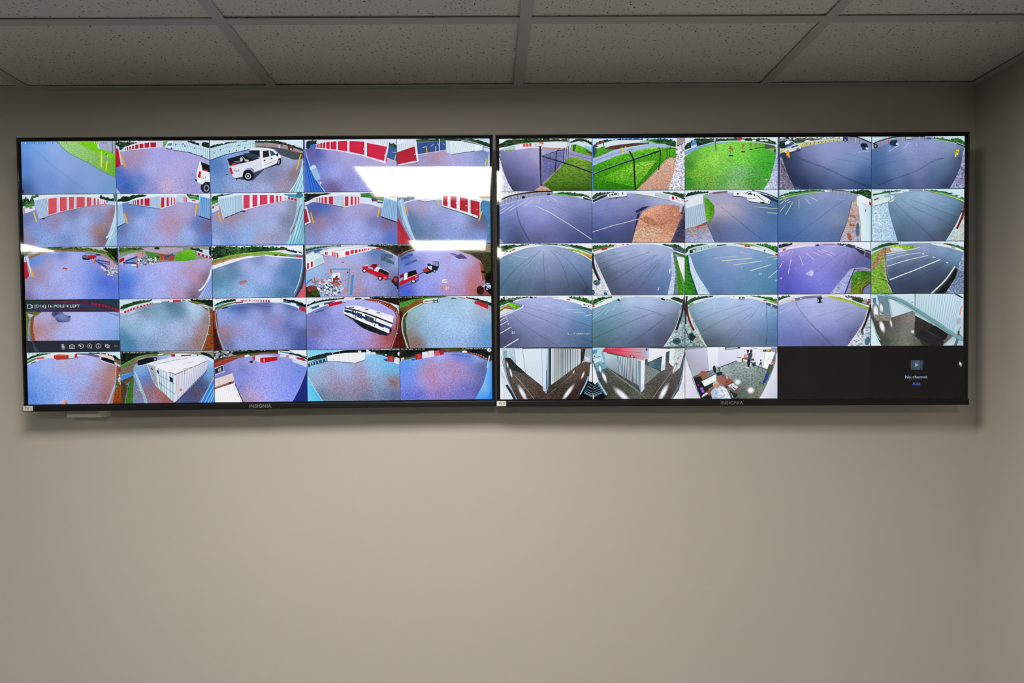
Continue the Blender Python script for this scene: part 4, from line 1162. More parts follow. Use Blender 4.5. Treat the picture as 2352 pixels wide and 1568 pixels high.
# rocks and rails
f.p('#243018',[(10,530),(130,520),(185,650),(10,650)], g=(.4, .6,0)).e('#7c3c34',80,550,60,40, g=(.4, .6,0)).e('#3c4a24',120,600,50,40, g=(.4, .6,0))
f.rocks(295,535,150,105,420,10,['#e8f0fa','#a8b8d8','#f4f6fc','#30384c','#c8d4ec','#5c6c8c','#8094b4']).p('#eceaf2',[(300,415),(330,365),(405,362),(425,440),(380,455),(330,450)], g=(.1, .2,0)).p('#a03030',[(330,425),(370,412),(415,440),(380,455),(330,450)], g=(.2, .3,0)).e('#30282c',372,410,12,9).e('#b86058',360,490,60,22,10, g=(.3, .6,0))
f.l('#54a4d0',18,[(310,322),(525,320)]).l('#54a4d8',17,[(522,335),(498,570)]).l('#3c94d0',28,[(562,390),(538,628)]).l('#c89078',9,[(544,390),(528,500)]).p('#c46c28',[(288,322),(308,318),(316,365),(296,368)]).p('#b87434',[(518,312),(534,312),(528,345),(514,345)]).p('#d87828',[(480,545),(498,570),(495,600),(478,590)]).e('#30343c',500,360,10,11)
f.l('#3c74a8',14,[(12,495),(75,440)]).p('#a85c28',[(72,440),(84,436),(92,475),(80,478)]).p('#a85c28',[(98,418),(110,414),(124,458),(112,462)]).rocks(160,470,70,40,30,9,['#a04838','#c87c68','#8c6c7c']).e('#f4f4f8',178,478,16,15).e('#5c4044',178,476,6,6)
# pickup and trailer
f.p('#6c6894',[(690,345),(820,400),(960,455),(990,440),(960,420),(840,372)], g=GR).e('#18181e',698,338,26,26).e('#18181e',884,428,30,30)
f.p('#c81c34',[(672,290),(720,285),(760,290),(790,262),(848,260),(850,290),(870,315),(985,372),(985,390),(970,450),(915,440),(905,410),(880,402),(850,415),(800,385),(725,350),(715,322),(690,312),(676,318)]).p('#e8ecf6',[(850,290),(885,305),(860,355),(810,340),(820,320)]).p('#1c2024',[(880,312),(988,362),(970,398),(858,350)]).l('#d8dce8',6,[(885,308),(990,360)]).p('#7c1828',[(772,286),(798,262),(846,260),(850,290),(815,312)]).p('#88c0d8',[(748,290),(795,300),(800,328),(738,308)]).e('#d4d4dc',698,340,13,14).e('#d4d4dc',882,430,15,16).p('#dc98a0',[(925,412),(955,418),(955,432),(925,426)]).p('#c8b8cc',[(700,268),(745,262),(740,282),(700,290)])
f.p('#24222c',[(1015,460),(1050,405),(1105,410),(1110,540),(1060,520)]).p('#c42838',[(1040,430),(1075,415),(1090,450),(1060,475)]).l('#14141c',10,[(1018,465),(1105,545)]).e('#18181e',1100,545,22,20).l('#302c3c',7,[(965,435),(1015,440)])
f.date(20,50,14,'#f4f8ff',14,'07-16-2026 16:01:19').t('14 POLE 5 LEFT',868,44,17,'#ffffff',13.5,'#20242c').done()

f = Feed(TLV,2,4,700,555,'lot with a red pickup, small trailer and red clay bank')
f.b([(1180,200,'#3860b8'),(1220,180,'#3c5cac'),(1140,260,'#6c84d0'),(1300,240,'#8c94dc'),(1500,150,'#b8b8f0'),(1300,120,'#b4bcf0'),(1800,250,'#b4b4ee'),(1600,380,'#aaaef0'),(1400,520,'#9ca4ec'),(1200,600,'#3c58d0'),(1130,560,'#4c60d0'),(1800,450,'#b0a8e4'),(1850,540,'#b88cb8'),(2000,470,'#c45c4c'),(2020,350,'#c0685c'),(1950,560,'#c46450'),(2060,440,'#b48cac'),(2020,270,'#c06860'),(1750,610,'#b490c0'),(1500,600,'#8c90e0'),(2100,600,'#5c2820'),(1950,250,'#b0b0e8')], GR).fill()
f.grad('#8c7c68','#a08c7c',[(1100,22),(1600,22),(2205,22)],[(1100,190),(1180,130),(1350,85),(1560,80),(1800,110),(2000,190),(2205,340)],(.2, .3,0))
f.tr('#241c14',[(1108,40),(1200,38),(1300,40)],[(1108,160),(1180,110),(1300,70)],6,'#4c3c28').p('#6c4c3c',[(1105,165),(1200,110),(1350,72),(1560,66),(1560,80),(1350,88),(1200,130),(1105,190)], g=(.2, .3,0))
f.p('#3c3824',[(1780,100),(1950,150),(2060,220),(2100,300),(2115,440),(2205,640),(2205,130),(2050,100)], g=(.4, .9,0)).p('#14140e',[(2130,380),(2205,330),(2205,640),(2110,560)], g=(.3, .6,0)).p('#8c4c30',[(2050,225),(2100,300),(2115,440),(2090,470),(2070,350)], g=(.3, .6,0))
f.e('#3c1c18',2062,570,45,55, g=(.4, .6,0)).p('#2c1814',[(2070,330),(2130,355),(2110,375),(2075,360)]).rocks(2140,525,50,40,40,10,['#c8d0f0','#8c94c4','#f0f2fc','#5c5c84'])
f.p('#50508c',[(1760,170),(1830,138),(1870,160),(1910,198),(1800,200)], g=(.3, .5,0)).p('#5c60a0',[(1690,130),(1760,138),(1800,160),(1740,158)], g=(.3, .3,0)).l('#c08494',6,[(1660,176),(1710,178)]).p('#e4e4f0',[(1300,88),(1370,70),(1380,78),(1310,96)])
f.p('#48549c',[(1120,190),(1260,135),(1270,160),(1130,225)], g=(.4, .6,0)).p('#4c58a4',[(1170,260),(1310,205),(1315,225),(1180,285)], g=(.4, .6,0))
f.p('#5c5cac',[(1110,530),(1250,480),(1340,430),(1340,460),(1200,520),(1115,560)], g=GR).e('#18181e',1275,462,32,28).p('#c41c34',[(1105,465),(1120,395),(1165,365),(1168,420),(1200,415),(1325,370),(1340,420),(1240,460),(1130,510),(1105,520)]).p('#eceef8',[(1165,375),(1205,360),(1200,440),(1160,450)]).p('#14161a',[(1205,355),(1300,330),(1318,375),(1205,420)]).p('#78b8d4',[(1105,440),(1148,415),(1155,440),(1105,475)]).l('#d8dce8',6,[(1200,428),(1325,382)]).e('#d0d0dc',1276,464,17,16).p('#7c1828',[(1115,395),(1160,366),(1162,408),(1115,425)]).p('#dc98a4',[(1292,405),(1322,398),(1322,410),(1292,418)])
f.p('#20222c',[(1380,340),(1480,270),(1570,290),(1560,330),(1430,382)]).p('#c43438',[(1380,322),(1430,308),(1462,345),(1410,362)], g=(.3, .5,0)).p('#e8ecf6',[(1440,290),(1490,285),(1490,330),(1460,320)]).l('#18181e',8,[(1335,390),(1385,355)]).l('#18181e',10,[(1385,365),(1560,330)]).e('#18181e',1522,342,18,22).e('#c8c8d4',1522,344,9,12).e('#2c2c34',1458,272,22,16).sid('#22242e',[(1500,225),(1572,238)],[(1500,280),(1572,305)],6,4).l('#22242e',5,[(1500,225),(1572,238),(1572,305)])
f.e('#e8e4f0',1642,462,34,24, g=(.2, .4,0)).e('#c08c98',1600,535,22,22, g=(.3, .6,0)).e('#d8a49c',1664,535,28,32, g=(.3, .6,0)).l('#605868',4,[(1615,470),(1672,455)]).date(1115,44,15,'#f4f8ff',14).t('14 POLE 5 RIGHT',1930,36,15,'#fdfaf0',14).done()

f = Feed(TLV,3,0,30,675,'dimmed gravel view under the player toolbar captioned D16 POLE 4 LEFT')
f.b([(400,260,'#b4b0e4'),(300,400,'#b48890'),(260,430,'#b06c5c'),(320,500,'#b49cb4'),(480,310,'#a494b4'),(470,320,'#ac8c98'),(600,400,'#aab2ec'),(800,300,'#b0b8f0'),(900,450,'#a4b4ee'),(1150,350,'#94b0ea'),(1100,500,'#84a4e0'),(1220,520,'#6c94d4'),(240,280,'#b8a8cc'),(600,500,'#a8b0e8'),(700,350,'#b4b8f0')], GR).fill()
f.p('#6c6c34',[(140,195),(330,205),(240,270),(225,400),(250,540),(140,545)], g=(.3, .5,0)).p('#9c4c30',[(235,270),(222,420),(255,540),(215,545),(195,420),(210,280)], g=(.3, .5,0)).p('#8c96b4',[(228,232),(195,300),(185,420),(205,545),(165,545),(165,400),(180,280)], g=(.2, .2,0)).p('#b8c4dc',[(160,222),(232,240),(215,262),(180,270)])
f.e('#5c6894',520,240,78,45,10, g=(.3, .4,0)).e('#6878ac',575,280,95,48,10, g=(.3, .4,0)).e('#7486bc',560,258,60,30,10, g=(.3, .3,0)).e('#404c78',490,228,40,20,-10, g=(.3, .3,0)).p('#465084',[(485,285),(520,325),(590,330),(570,315)]).e('#3c4878',655,262,16,12)
f.p('#7c94c8',[(1050,200),(1250,240),(1250,270),(1120,225)], g=GR)
f.p('#2f343c',[(135,60),(1255,60),(1255,205),(140,205)], g=(.1, .15,0)).p('#3c3c58',[(140,205),(330,150),(600,108),(900,118),(1255,220),(1255,205)]).p('#2a3d38',[(140,60),(400,60),(200,130),(140,150)]).p('#22404c',[(950,66),(1255,75),(1255,160),(1100,110)])
f.p('#3c3448',[(400,205),(600,140),(1000,150),(1200,205)], g=(.1, .1,0)).dr('#6c2444',[(480,82,108,545,80,104),(556,80,103,640,78,100),(650,79,102,766,80,104),(802,80,104,838,82,106),(842,82,106,872,84,108)])
f.dr('#a02048',[(912,96,122,942,98,128),(952,99,129,982,104,134),(992,106,136,1022,112,142),(1034,114,144,1062,120,150),(1072,122,152,1098,130,160),(1110,133,164,1136,142,174),(1148,146,178,1178,158,190),(1190,160,192,1214,168,202),(1222,172,206,1250,184,216)])
f.p('#2c2f38',[(150,545),(1258,538),(1258,672),(155,680)], g=(.05, .1,0)).l('#4c5c78',9,[(175,480),(215,560),(255,672)],3).p('#3c4458',[(210,560),(262,672),(290,672),(230,560)])
f.tp('[D16] 16 POLE 4 LEFT',244,152,532,33,'#dfeaf8')
f.l('#dfeaf8',5,[(164,120),(206,118),(206,162),(164,162),(164,118)]).l('#dfeaf8',4,[(208,134),(220,126),(220,160),(208,150)])
IC = '#dfe4f0'
f.l(IC,4,[(572,590),(572,612),(580,620),(588,612),(588,590),(580,584),(572,590)]).l(IC,4,[(562,610),(568,626),(592,626),(598,610)]).l(IC,4,[(580,628),(580,642)]).l(IC,4,[(566,642),(594,642)]).l(IC,5,[(556,586),(604,636)])
f.l(IC,4,[(656,598),(672,596),(678,588),(692,588),(698,596),(714,598),(714,638),(656,638),(656,598)])
for cx, cy, r in ((685,616,13),(890,606,26),(993,606,28)):
    f.l(IC,4,[(cx + r * math.cos(a * .5236), cy + r * math.sin(a * .5236)) for a in range(13)])
f.l(IC,4,[(790 + 27 * math.cos(a * .4),608 + 27 * math.sin(a * .4)) for a in range(-8,6)]).p(IC,[(778,596),(800,608),(778,620)]).l(IC,4,[(764,586),(768,602),(784,598)])
f.l(IC,4,[(876,606),(904,606)]).l(IC,4,[(890,592),(890,620)]).l(IC,4,[(908,624),(918,636)]).l(IC,5,[(993,602),(993,622)]).e(IC,993,592,3,3)
f.l(IC,4,[(1074,598),(1086,598),(1104,582),(1104,632),(1086,616),(1074,616),(1074,598)]).l(IC,4,[(1072,582),(1126,634)]).l(IC,4,[(1114,592),(1124,606),(1118,622)])
for x in (1188,1201,1214):
    f.e(IC, x,606,4,4)
f.done()

f = Feed(TLV,3,1,30,675,'pale gravel lot curving past red doors and a clay ditch')
f.b([(1400,220,'#b8cce4'),(1500,190,'#6c8498'),(1650,150,'#7c98b0'),(1850,130,'#486c84'),(1900,190,'#508098'),(1960,200,'#4c7c98'),(1750,240,'#84b0cc'),(2100,150,'#c0d8ec'),(2150,250,'#a8ccec'),(1400,400,'#90b8d8'),(1300,500,'#3c7ca0'),(1350,600,'#3c78a4'),(1600,400,'#a8c4e8'),(1900,380,'#a8bce8'),(1800,550,'#94a8cc'),(1600,600,'#7c94bc'),(2050,450,'#a4b4dc'),(2200,450,'#a87c74'),(2150,550,'#94684c'),(2250,300,'#8c604c'),(1290,250,'#9cb4d0'),(2000,620,'#88849c'),(1900,470,'#b0b8dc')],(.3, .16,0)).fill()
f.grad('#cfe8f4','#dce8f0',[(1248,48),(1700,48),(2355,48)],[(1248,220),(1450,130),(1700,88),(2000,80),(2200,110),(2355,170)])
f.tr('#14281c',[(1255,150),(1310,118),(1400,92),(1500,75),(1620,62)],[(1255,180),(1330,150),(1450,115),(1620,80)],7,'#3c7044').tr('#0e1610',[(2080,60),(2200,62),(2350,66)],[(2080,85),(2200,110),(2350,160)],6,'#2c3c20').p('#7c5434',[(2050,82),(2200,108),(2290,145),(2350,200),(2350,260),(2290,200),(2180,130)], g=(.3, .4,0)).p('#5c7c30',[(2040,70),(2160,90),(2280,120),(2200,112),(2060,86)], g=(.3, .4,0))
f.l('#5c8848',8,[(1260,190),(1400,130),(1600,85)],4).l('#dce4ec',17,[(1256,220),(1400,160),(1620,95)],4).p('#eef2f6',[(1630,88),(1730,76),(1735,96),(1640,106)]).p('#c43040',[(1815,72),(1828,72),(1828,92),(1815,92)]).p('#f0ece8',[(1828,70),(1870,70),(1870,92),(1828,94)]).p('#d42c34',[(1868,66),(1964,64),(1964,88),(1870,92)]).e('#303c40',2000,70,26,5)
f.dr('#c0243a',[(1296,196,224,1326,186,214),(1332,180,208,1358,172,200),(1366,168,196,1394,160,188),(1402,154,182,1432,148,174),(1440,142,168,1470,136,160),(1480,132,156,1510,126,150),(1520,122,146,1548,116,140),(1558,112,136,1586,106,130),(1594,104,126,1622,98,120)],'#e8ecf4',4)
f.l('#34424c',9,[(1258,175),(1360,140)]).p('#d4dce8',[(2160,115),(2230,120),(2290,145),(2280,165),(2180,135)]).l('#28303c',5,[(2170,125),(2285,152)])
f.d(.7,12,[(1255,290),(1400,235),(1600,170)],[(1800,140),(1930,122)], g=(.3, .16,0))
f.p('#8c4420',[(2290,180),(2350,210),(2350,675),(2205,675),(2270,500),(2295,300)], g=(.3, .6,0)).l('#b0cccc',8,[(2288,150),(2298,300),(2275,460),(2205,660)],6).l('#5c7870',5,[(2300,160),(2310,320),(2290,470),(2225,660)],6)
for x, y in ((2296,250),(2300,360),(2276,470)):
    f.l('#cfe0e0',4,[(x - 10, y + 14),(x + 22, y)])
f.bl(0,0,1,1,'#000000',0).date(1260,72,13,'#f4f8ff',13).t('17 POLE 4 RIGHT',2112,64,14,'#ffffff',14,'#18201c').done()

f = Feed(TLV,3,2,470,675,'broad lavender gravel lot with distant red doors')
f.b([(400,160,'#3c64a4'),(330,170,'#3c6cb0'),(620,130,'#3c4c8c'),(720,135,'#48548c'),(500,120,'#5464a4'),(1000,150,'#5474a8'),(850,180,'#a8b0ec'),(600,220,'#a4b0ec'),(300,260,'#8ca4e4'),(200,260,'#94a4e0'),(500,350,'#9cb0f0'),(420,410,'#a894c0'),(900,320,'#8c94d0'),(950,370,'#5464ac'),(1050,400,'#6474bc'),(1130,460,'#3c4c80'),(1100,320,'#8c9cdc'),(700,500,'#94a8ec'),(400,560,'#8ca4e8'),(900,560,'#8494d8'),(1100,600,'#3c5498'),(220,440,'#a87c80'),(280,600,'#6474a4'),(250,520,'#8c7484'),(850,310,'#9c88b8')],(.3, .16,0)).fill()
f.grad('#f0f8fc','#d4e4f4',[(90,38),(600,38),(1205,38)],[(90,200),(250,140),(450,110),(800,95),(1000,130),(1205,215)])
f.tr('#101c18',[(110,130),(170,90),(260,70),(360,62)],[(110,140),(200,112),(300,90),(360,80)],7,'#2c5034').tr('#101c18',[(920,60),(1000,66),(1100,90),(1195,130)],[(920,75),(1000,95),(1100,128),(1195,165)],7).p('#64a0d0',[(130,130),(220,95),(225,112),(135,145)]).p('#5c7c3c',[(115,155),(250,110),(360,88),(360,102),(260,130),(110,190)], g=(.3, .4,0)).p('#345c88',[(915,78),(1050,100),(1195,170),(1195,190),(1050,120),(915,92)])
f.tr('#2c3434',[(200,165),(240,150),(270,145)],[(200,175),(240,168),(270,155)],4).p('#7c3450',[(350,95),(445,85),(445,100),(360,112)]).dr('#d84460',[(418,72,84,456,68,82),(462,70,82,494,68,80)]).dr('#c02440',[(512,66,80,535,64,79),(558,66,82,570,66,82),(576,66,84,590,66,84),(598,66,86,612,66,86),(622,66,87,638,66,88),(650,66,88,668,66,90),(678,66,90,698,67,91),(708,67,91,728,68,92),(738,68,92,762,70,94)],'#e4e0f0',4)
f.p('#f0f2fa',[(770,66),(830,62),(918,72),(918,92),(830,100),(772,96)]).p('#f0f2fa',[(1005,98),(1070,112),(1068,140),(1008,122)]).p('#c82838',[(1108,142),(1195,175),(1195,220),(1102,180)]).l('#f0f0f8',6,[(1104,145),(1100,178)])
f.d(.72,14,[(490,108),(600,125),(700,142),(790,145)],[(310,180),(400,162),(480,150)],[(900,135),(1000,160),(1090,192)], g=(.3, .2,0)).d(.85,12,[(950,350),(1000,390)],[(1060,330),(1120,360)],[(980,400),(1100,420)],[(880,350),(960,375)])
f.p('#7c3c2c',[(95,190),(130,195),(150,330),(150,480),(210,660),(95,660)], g=(.3, .5,0)).p('#3c1c18',[(95,330),(140,470),(200,660),(95,660)], g=(.3, .5,0)).l('#a4c0d0',8,[(135,180),(122,250),(140,400),(175,540),(230,658)],6).l('#5c7484',5,[(165,170),(138,240),(155,390),(240,655)],6)
f.date(115,62,13,'#5c6c7c',14).done()

f = Feed(TLV,3,3,700,675,'long black-and-white travel trailer parked on lavender gravel')
f.b([(150,220,'#7c84c4'),(200,180,'#5c70b0'),(250,300,'#8c90d4'),(350,200,'#a8aef0'),(550,120,'#b4b4f0'),(800,130,'#b0b0ee'),(150,370,'#6c74b8'),(280,350,'#8488cc'),(130,440,'#7c6484'),(400,430,'#9c9ce4'),(250,560,'#989ce4'),(500,560,'#9ca0ec'),(700,480,'#a8a0e0'),(800,600,'#b090c8'),(60,600,'#6470cc'),(600,640,'#8c8cdc'),(850,540,'#b47c94'),(900,620,'#b4504c'),(950,520,'#a83c38'),(1000,480,'#9c4438'),(1000,190,'#a8a8ec')],(.3, .16,0)).fill()
f.grad('#eef6fc','#dce4f4',[(12,25),(500,25),(1115,25)],[(12,240),(200,150),(450,80),(700,65),(900,110),(1115,240)])
f.tr('#12201c',[(22,130),(90,95),(200,68),(350,50),(460,40)],[(22,145),(100,115),(220,88),(360,68),(460,58)],6,'#34543c').p('#44608c',[(60,160),(220,105),(350,75),(350,88),(220,130),(60,190)]).p('#f4f4fa',[(160,130),(220,108),(226,135),(165,152)]).p('#e4e8f2',[(22,195),(75,165),(85,195),(25,225)]).p('#f0d8d4',[(470,42),(580,38),(580,62),(475,68)]).p('#202430',[(585,46),(662,45),(662,60),(590,64)])
f.tr('#120e0c',[(760,36),(900,34),(1110,40)],[(760,52),(900,75),(1110,140)],5,'#3c2c20').p('#8c3c24',[(690,52),(850,66),(1000,110),(1080,170),(1108,260),(1108,640),(1000,640),(1060,450),(1075,270),(1030,190),(880,105),(700,68)], g=(.3, .4,0)).p('#5c1c18',[(1080,350),(1108,330),(1108,640),(1020,640)], g=(.3, .4,0))
for i in range(12):
    t = i / 11
    f.p('#f0e8e4',[(780 + 290 * t,80 + 130 * t * t),(788 + 290 * t,80 + 130 * t * t),(788 + 290 * t,87 + 132 * t * t),(780 + 290 * t,87 + 132 * t * t)])
f.l('#a8b4cc',7,[(1040,200),(1085,250),(1090,350),(1070,470),(1015,635)],6).l('#c8d0e0',4,[(1060,472),(1092,460)])
f.p('#c41c2c',[(262,108),(435,80),(442,108),(270,152)], g=(0,0, .1)).l('#f4f4f8',8,[(272,122),(274,142)]).l('#303848',6,[(442,98),(478,100)]).p('#44588c',[(110,215),(230,175),(215,195),(120,225)], g=GR)
f.p('#3c3c70',[(480,250),(660,390),(960,490),(1010,460),(700,400)], g=GR)
f.p('#fafafe',[(455,165),(480,148),(560,135),(640,140),(1040,258),(1030,345),(980,462),(900,432),(460,235),(450,200)])
f.p('#1c2430',[(458,228),(600,300),(820,392),(965,455),(965,492),(880,478),(740,430),(660,390),(560,300),(470,252)]).p('#14181e',[(660,350),(710,375),(720,410),(680,395)]).p('#14181e',[(740,395),(800,415),(790,435),(745,420)])
f.l('#20283c',17,[(462,162),(640,200),(830,268),(1028,348)]).l('#1c3c84',26,[(460,192),(560,222),(700,280),(860,345),(1005,405)]).l('#20283c',12,[(462,186),(560,212)])
f.p('#20242c',[(484,196),(512,204),(510,226),(484,216)]).p('#20242c',[(554,178),(570,184),(570,250),(556,244)]).l('#181c24',7,[(592,196),(590,290)]).p('#3c4454',[(608,212),(670,236),(664,292),(602,264)]).p('#3c4454',[(706,244),(808,285),(802,346),(700,305)]).l('#8c94a4',3,[(754,264),(750,325)]).l('#181c24',9,[(836,280),(815,380)]).p('#2c3444',[(862,342),(930,366),(922,398),(860,372)]).e('#14181e',1005,428,14,26)
f.p('#e8eaf4',[(695,165),(745,158),(748,172),(700,180)]).p('#4c5464',[(700,178),(748,172),(742,188),(710,186)]).p('#e8eaf4',[(818,208),(880,200),(884,214),(830,220)]).p('#4c5464',[(832,220),(884,214),(876,228),(850,228)]).p('#5460b8',[(510,152),(580,148),(575,162),(518,165)]).l('#dce0ee',4,[(640,200),(1038,262)])
f.date(30,50,13,'#e4ecf4',14).t('15 POLE 3 RIGHT',876,44,16,'#ffffff',13.6,'#201c20').done()

f = Feed(TLV,3,4,700,675,'pale aqua gravel lot with a trailer and curved wire fence')
f.b([(1500,130,'#a8c8e0'),(1750,70,'#9cc0d8'),(1900,150,'#b0d0ec'),(1300,220,'#98c0c8'),(1260,350,'#84a8b8'),(1500,250,'#a4c8ec'),(1700,350,'#a8ccf0'),(1400,400,'#8cbcdc'),(1500,550,'#90b8e0'),(1900,400,'#a8c4ec'),(2100,250,'#90b8e0'),(2150,400,'#5c98cc'),(2150,550,'#5890c4'),(2000,580,'#7ca4d4'),(1700,600,'#94b4e4'),(1290,560,'#8c604c'),(1230,450,'#907868'),(1330,600,'#84685c'),(2090,220,'#b0a8a8'),(1240,300,'#8c9c94')],(.3, .16,0)).fill()
f.grad('#2c5c28','#6c4c30',[(1105,15),(1600,15),(2205,15)],[(1105,250),(1250,170),(1400,110),(1600,45),(1800,32),(2000,90),(2205,210)],(.3, .4,0))
f.tr('#0e140e',[(1112,36),(1250,38),(1430,36)],[(1112,95),(1250,70),(1430,48)],6,'#283420').p('#4c9438',[(1112,110),(1250,65),(1420,42),(1640,30),(1640,42),(1400,62),(1270,110),(1112,170)], g=(.3, .4,0)).p('#8c5428',[(1180,150),(1300,80),(1420,62),(1400,90),(1270,150),(1170,240)], g=(.3, .4,0))
f.p('#e4eef4',[(1640,28),(1820,20),(2205,28),(2205,120),(2000,75),(1850,40)]).tr('#141c1c',[(1900,36),(2050,60),(2195,110)],[(1900,50),(2050,85),(2195,140)],6,'#3c5444').p('#d4dce4',[(1880,48),(2000,78),(1998,100),(1870,62)]).l('#d85060',8,[(1800,36),(1890,55)]).p('#b4bcc8',[(1960,60),(2010,75),(2005,100),(1960,85)])
f.p('#cc2430',[(1995,82),(2060,92),(2155,140),(2152,180),(1992,112)]).l('#8c1c28',5,[(2070,100),(2065,145)]).p('#a0a8ac',[(2155,130),(2200,150),(2200,208),(2152,182)]).e('#405c60',1745,52,34,7)
f.p('#eceef2',[(1386,76),(1420,58),(1560,48),(1572,84),(1560,98),(1400,118),(1388,100)]).l('#20242c',9,[(1400,92),(1480,80),(1565,72)]).p('#20242c',[(1508,56),(1520,54),(1522,100),(1510,102)]).p('#20242c',[(1548,54),(1556,54),(1560,96),(1550,98)]).l('#20242c',6,[(1395,112),(1575,95)]).p('#20242c',[(1418,80),(1432,78),(1432,92),(1418,94)])
f.p('#4c1c14',[(1110,190),(1160,220),(1140,330),(1150,480),(1190,640),(1110,640)], g=(.3, .4,0)).p('#3c4c24',[(1170,200),(1150,300),(1155,450),(1210,640),(1235,640),(1190,450),(1185,300),(1215,200)], g=(.3, .5,0)).l('#cfe4e4',9,[(1380,108),(1250,175),(1165,250),(1138,340),(1150,460),(1212,638)],6).l('#8c9c94',5,[(1390,118),(1270,185),(1190,270),(1180,340)],5)
f.p('#dcb0a0',[(1830,625),(1880,610),(1900,640),(1820,640)]).date(1115,44,15,'#f4f8ff',14.5).done()

f = Feed(TLV,4,0,30,795,'blue-grey gravel lot with red containers and a ditch fence')
f.b([(250,220,'#8cacf0'),(180,350,'#5c94e4'),(200,600,'#4c84d8'),(400,250,'#a0b4f0'),(600,180,'#b4bcf4'),(900,200,'#b0baf0'),(1050,230,'#b4a8d0'),(350,450,'#7ca0e8'),(550,400,'#90acf0'),(800,400,'#9cb0ec'),(600,600,'#90aef0'),(850,620,'#a090c0'),(1000,450,'#a494c0'),(1080,430,'#a86c5c'),(1120,340,'#b08478'),(1140,260,'#a8684c'),(1060,560,'#a05c48'),(950,550,'#a088a8'),(600,200,'#b49cb4'),(350,620,'#6c98e4')],(.3, .16,0)).fill()
f.grad('#cfeaf4','#dce8f0',[(145,62),(600,62),(1270,62)],[(145,220),(300,160),(500,125),(750,110),(1000,125),(1270,250)])
f.tr('#123020',[(155,145),(230,105),(330,82),(420,76)],[(155,165),(250,125),(340,100),(420,86)],6,'#34703c').p('#5c7838',[(152,175),(260,130),(260,150),(152,205)], g=(.3, .4,0)).p('#dce0ec',[(360,110),(430,96),(436,125),(366,135)]).p('#d04858',[(265,130),(360,118),(360,140),(262,150)]).l('#44606c',12,[(205,195),(258,175)])
f.p('#f0f0f6',[(430,85),(750,75),(760,110),(450,140)]).p('#645c80',[(720,78),(900,80),(1010,105),(1005,132),(880,105),(745,92)], g=AS).p('#c43830',[(470,100),(530,92),(604,96),(606,146),(500,150),(468,136)], g=(0,0, .1)).p('#e05c4c',[(470,98),(530,90),(606,94),(604,106),(470,110)]).p('#b83c34',[(606,96),(645,95),(645,138),(606,145)]).p('#eceef4',[(645,92),(712,88),(712,132),(645,138)]).sid('#9ca4b0',[(650,93),(710,90)],[(650,136),(710,131)],5,3).p('#b83040',[(714,88),(744,87),(746,122),(716,128)]).l('#5c5864',8,[(500,152),(650,142),(760,128)])
f.tr('#20401c',[(880,72),(1000,72),(1080,78)],[(880,80),(1000,88),(1080,95)],4).tr('#0e1c14',[(1110,95),(1180,110),(1260,150)],[(1110,115),(1180,140),(1260,185)],7).p('#e4c8b8',[(1010,80),(1160,120),(1170,150),(1030,118),(1030,140),(1005,132)]).p('#f0d8cc',[(1012,78),(1170,120),(1168,135),(1015,95)]).p('#141a20',[(1030,120),(1100,135),(1185,168),(1185,210),(1090,180),(1025,155)]).l('#eceef2',7,[(1028,116),(1100,132),(1188,166)]).l('#dce0e8',8,[(1022,158),(1090,184),(1170,210)]).p('#7c5824',[(1175,140),(1262,170),(1262,230),(1190,185)], g=(.3, .4,0))
f.p('#8c4418',[(1205,230),(1262,240),(1262,675),(1160,675),(1195,480)], g=(.3, .6,0)).rocks(1245,380,18,75,26,11,['#c8ccd8','#8c94a0','#e4e6ee','#5c5c64']).p('#5c6024',[(1205,400),(1240,420),(1215,500),(1190,560)], g=(.3, .6,0)).l('#9cc0d8',10,[(1205,180),(1200,300),(1188,450),(1115,672)],6).l('#58808c',6,[(1218,200),(1214,330),(1190,480)],5).l('#b8d0e0',8,[(1180,460),(1140,570),(1100,675)],4).l('#dce8f0',4,[(1185,480),(1212,468)])
f.e('#dca498',598,655,40,30, g=(.3, .6,0)).e('#a86c6c',618,668,16,12).date(172,86,14,'#5c6c78',14).done()

f = Feed(TLV,4,1,30,795,'two weathered white shipping containers seen from above')
f.b([(1500,280,'#94bce8'),(1550,350,'#3c74c8'),(1520,380,'#4480d0'),(1450,260,'#7cb0dc'),(1450,450,'#707ca0'),(1550,480,'#8c6c74'),(1700,580,'#b05c3c'),(1650,520,'#a8624c'),(1800,620,'#a05440'),(1620,450,'#7c6c78'),(1500,560,'#946c70'),(2050,600,'#344c7c'),(2200,450,'#3c4c74'),(2300,300,'#6c9cd4'),(2100,560,'#5c4858'),(2000,640,'#3c5898'),(1650,620,'#8c7ca0'),(2330,160,'#a8d0f4'),(1400,550,'#7084a4'),(1450,640,'#6c88c0'),(1900,140,'#c0d0f0')],(.35, .2,0)).fill()
f.grad('#8c8474','#8c9c84',[(1255,58),(1700,58),(2360,58)],[(1255,250),(1400,200),(1550,130),(1750,110),(2100,100),(2360,180)],(.3, .4,0))
f.tr('#0a1410',[(1262,64),(1400,66),(1560,66),(1700,66)],[(1262,220),(1330,180),(1450,120),(1560,95),(1700,85)],8,'#2c4430').p('#4c8c2c',[(1262,225),(1400,150),(1560,100),(1700,86),(1900,82),(1700,100),(1560,125),(1400,210),(1262,262)], g=(.3, .4,0)).p('#7c6c5c',[(1330,220),(1450,140),(1600,108),(1780,98),(1700,115),(1560,140),(1430,225),(1400,300),(1262,330),(1262,262)], g=(.3, .5,0)).p('#dceaf6',[(1800,90),(2000,80),(2360,120),(2360,200),(2280,150),(2100,110)])
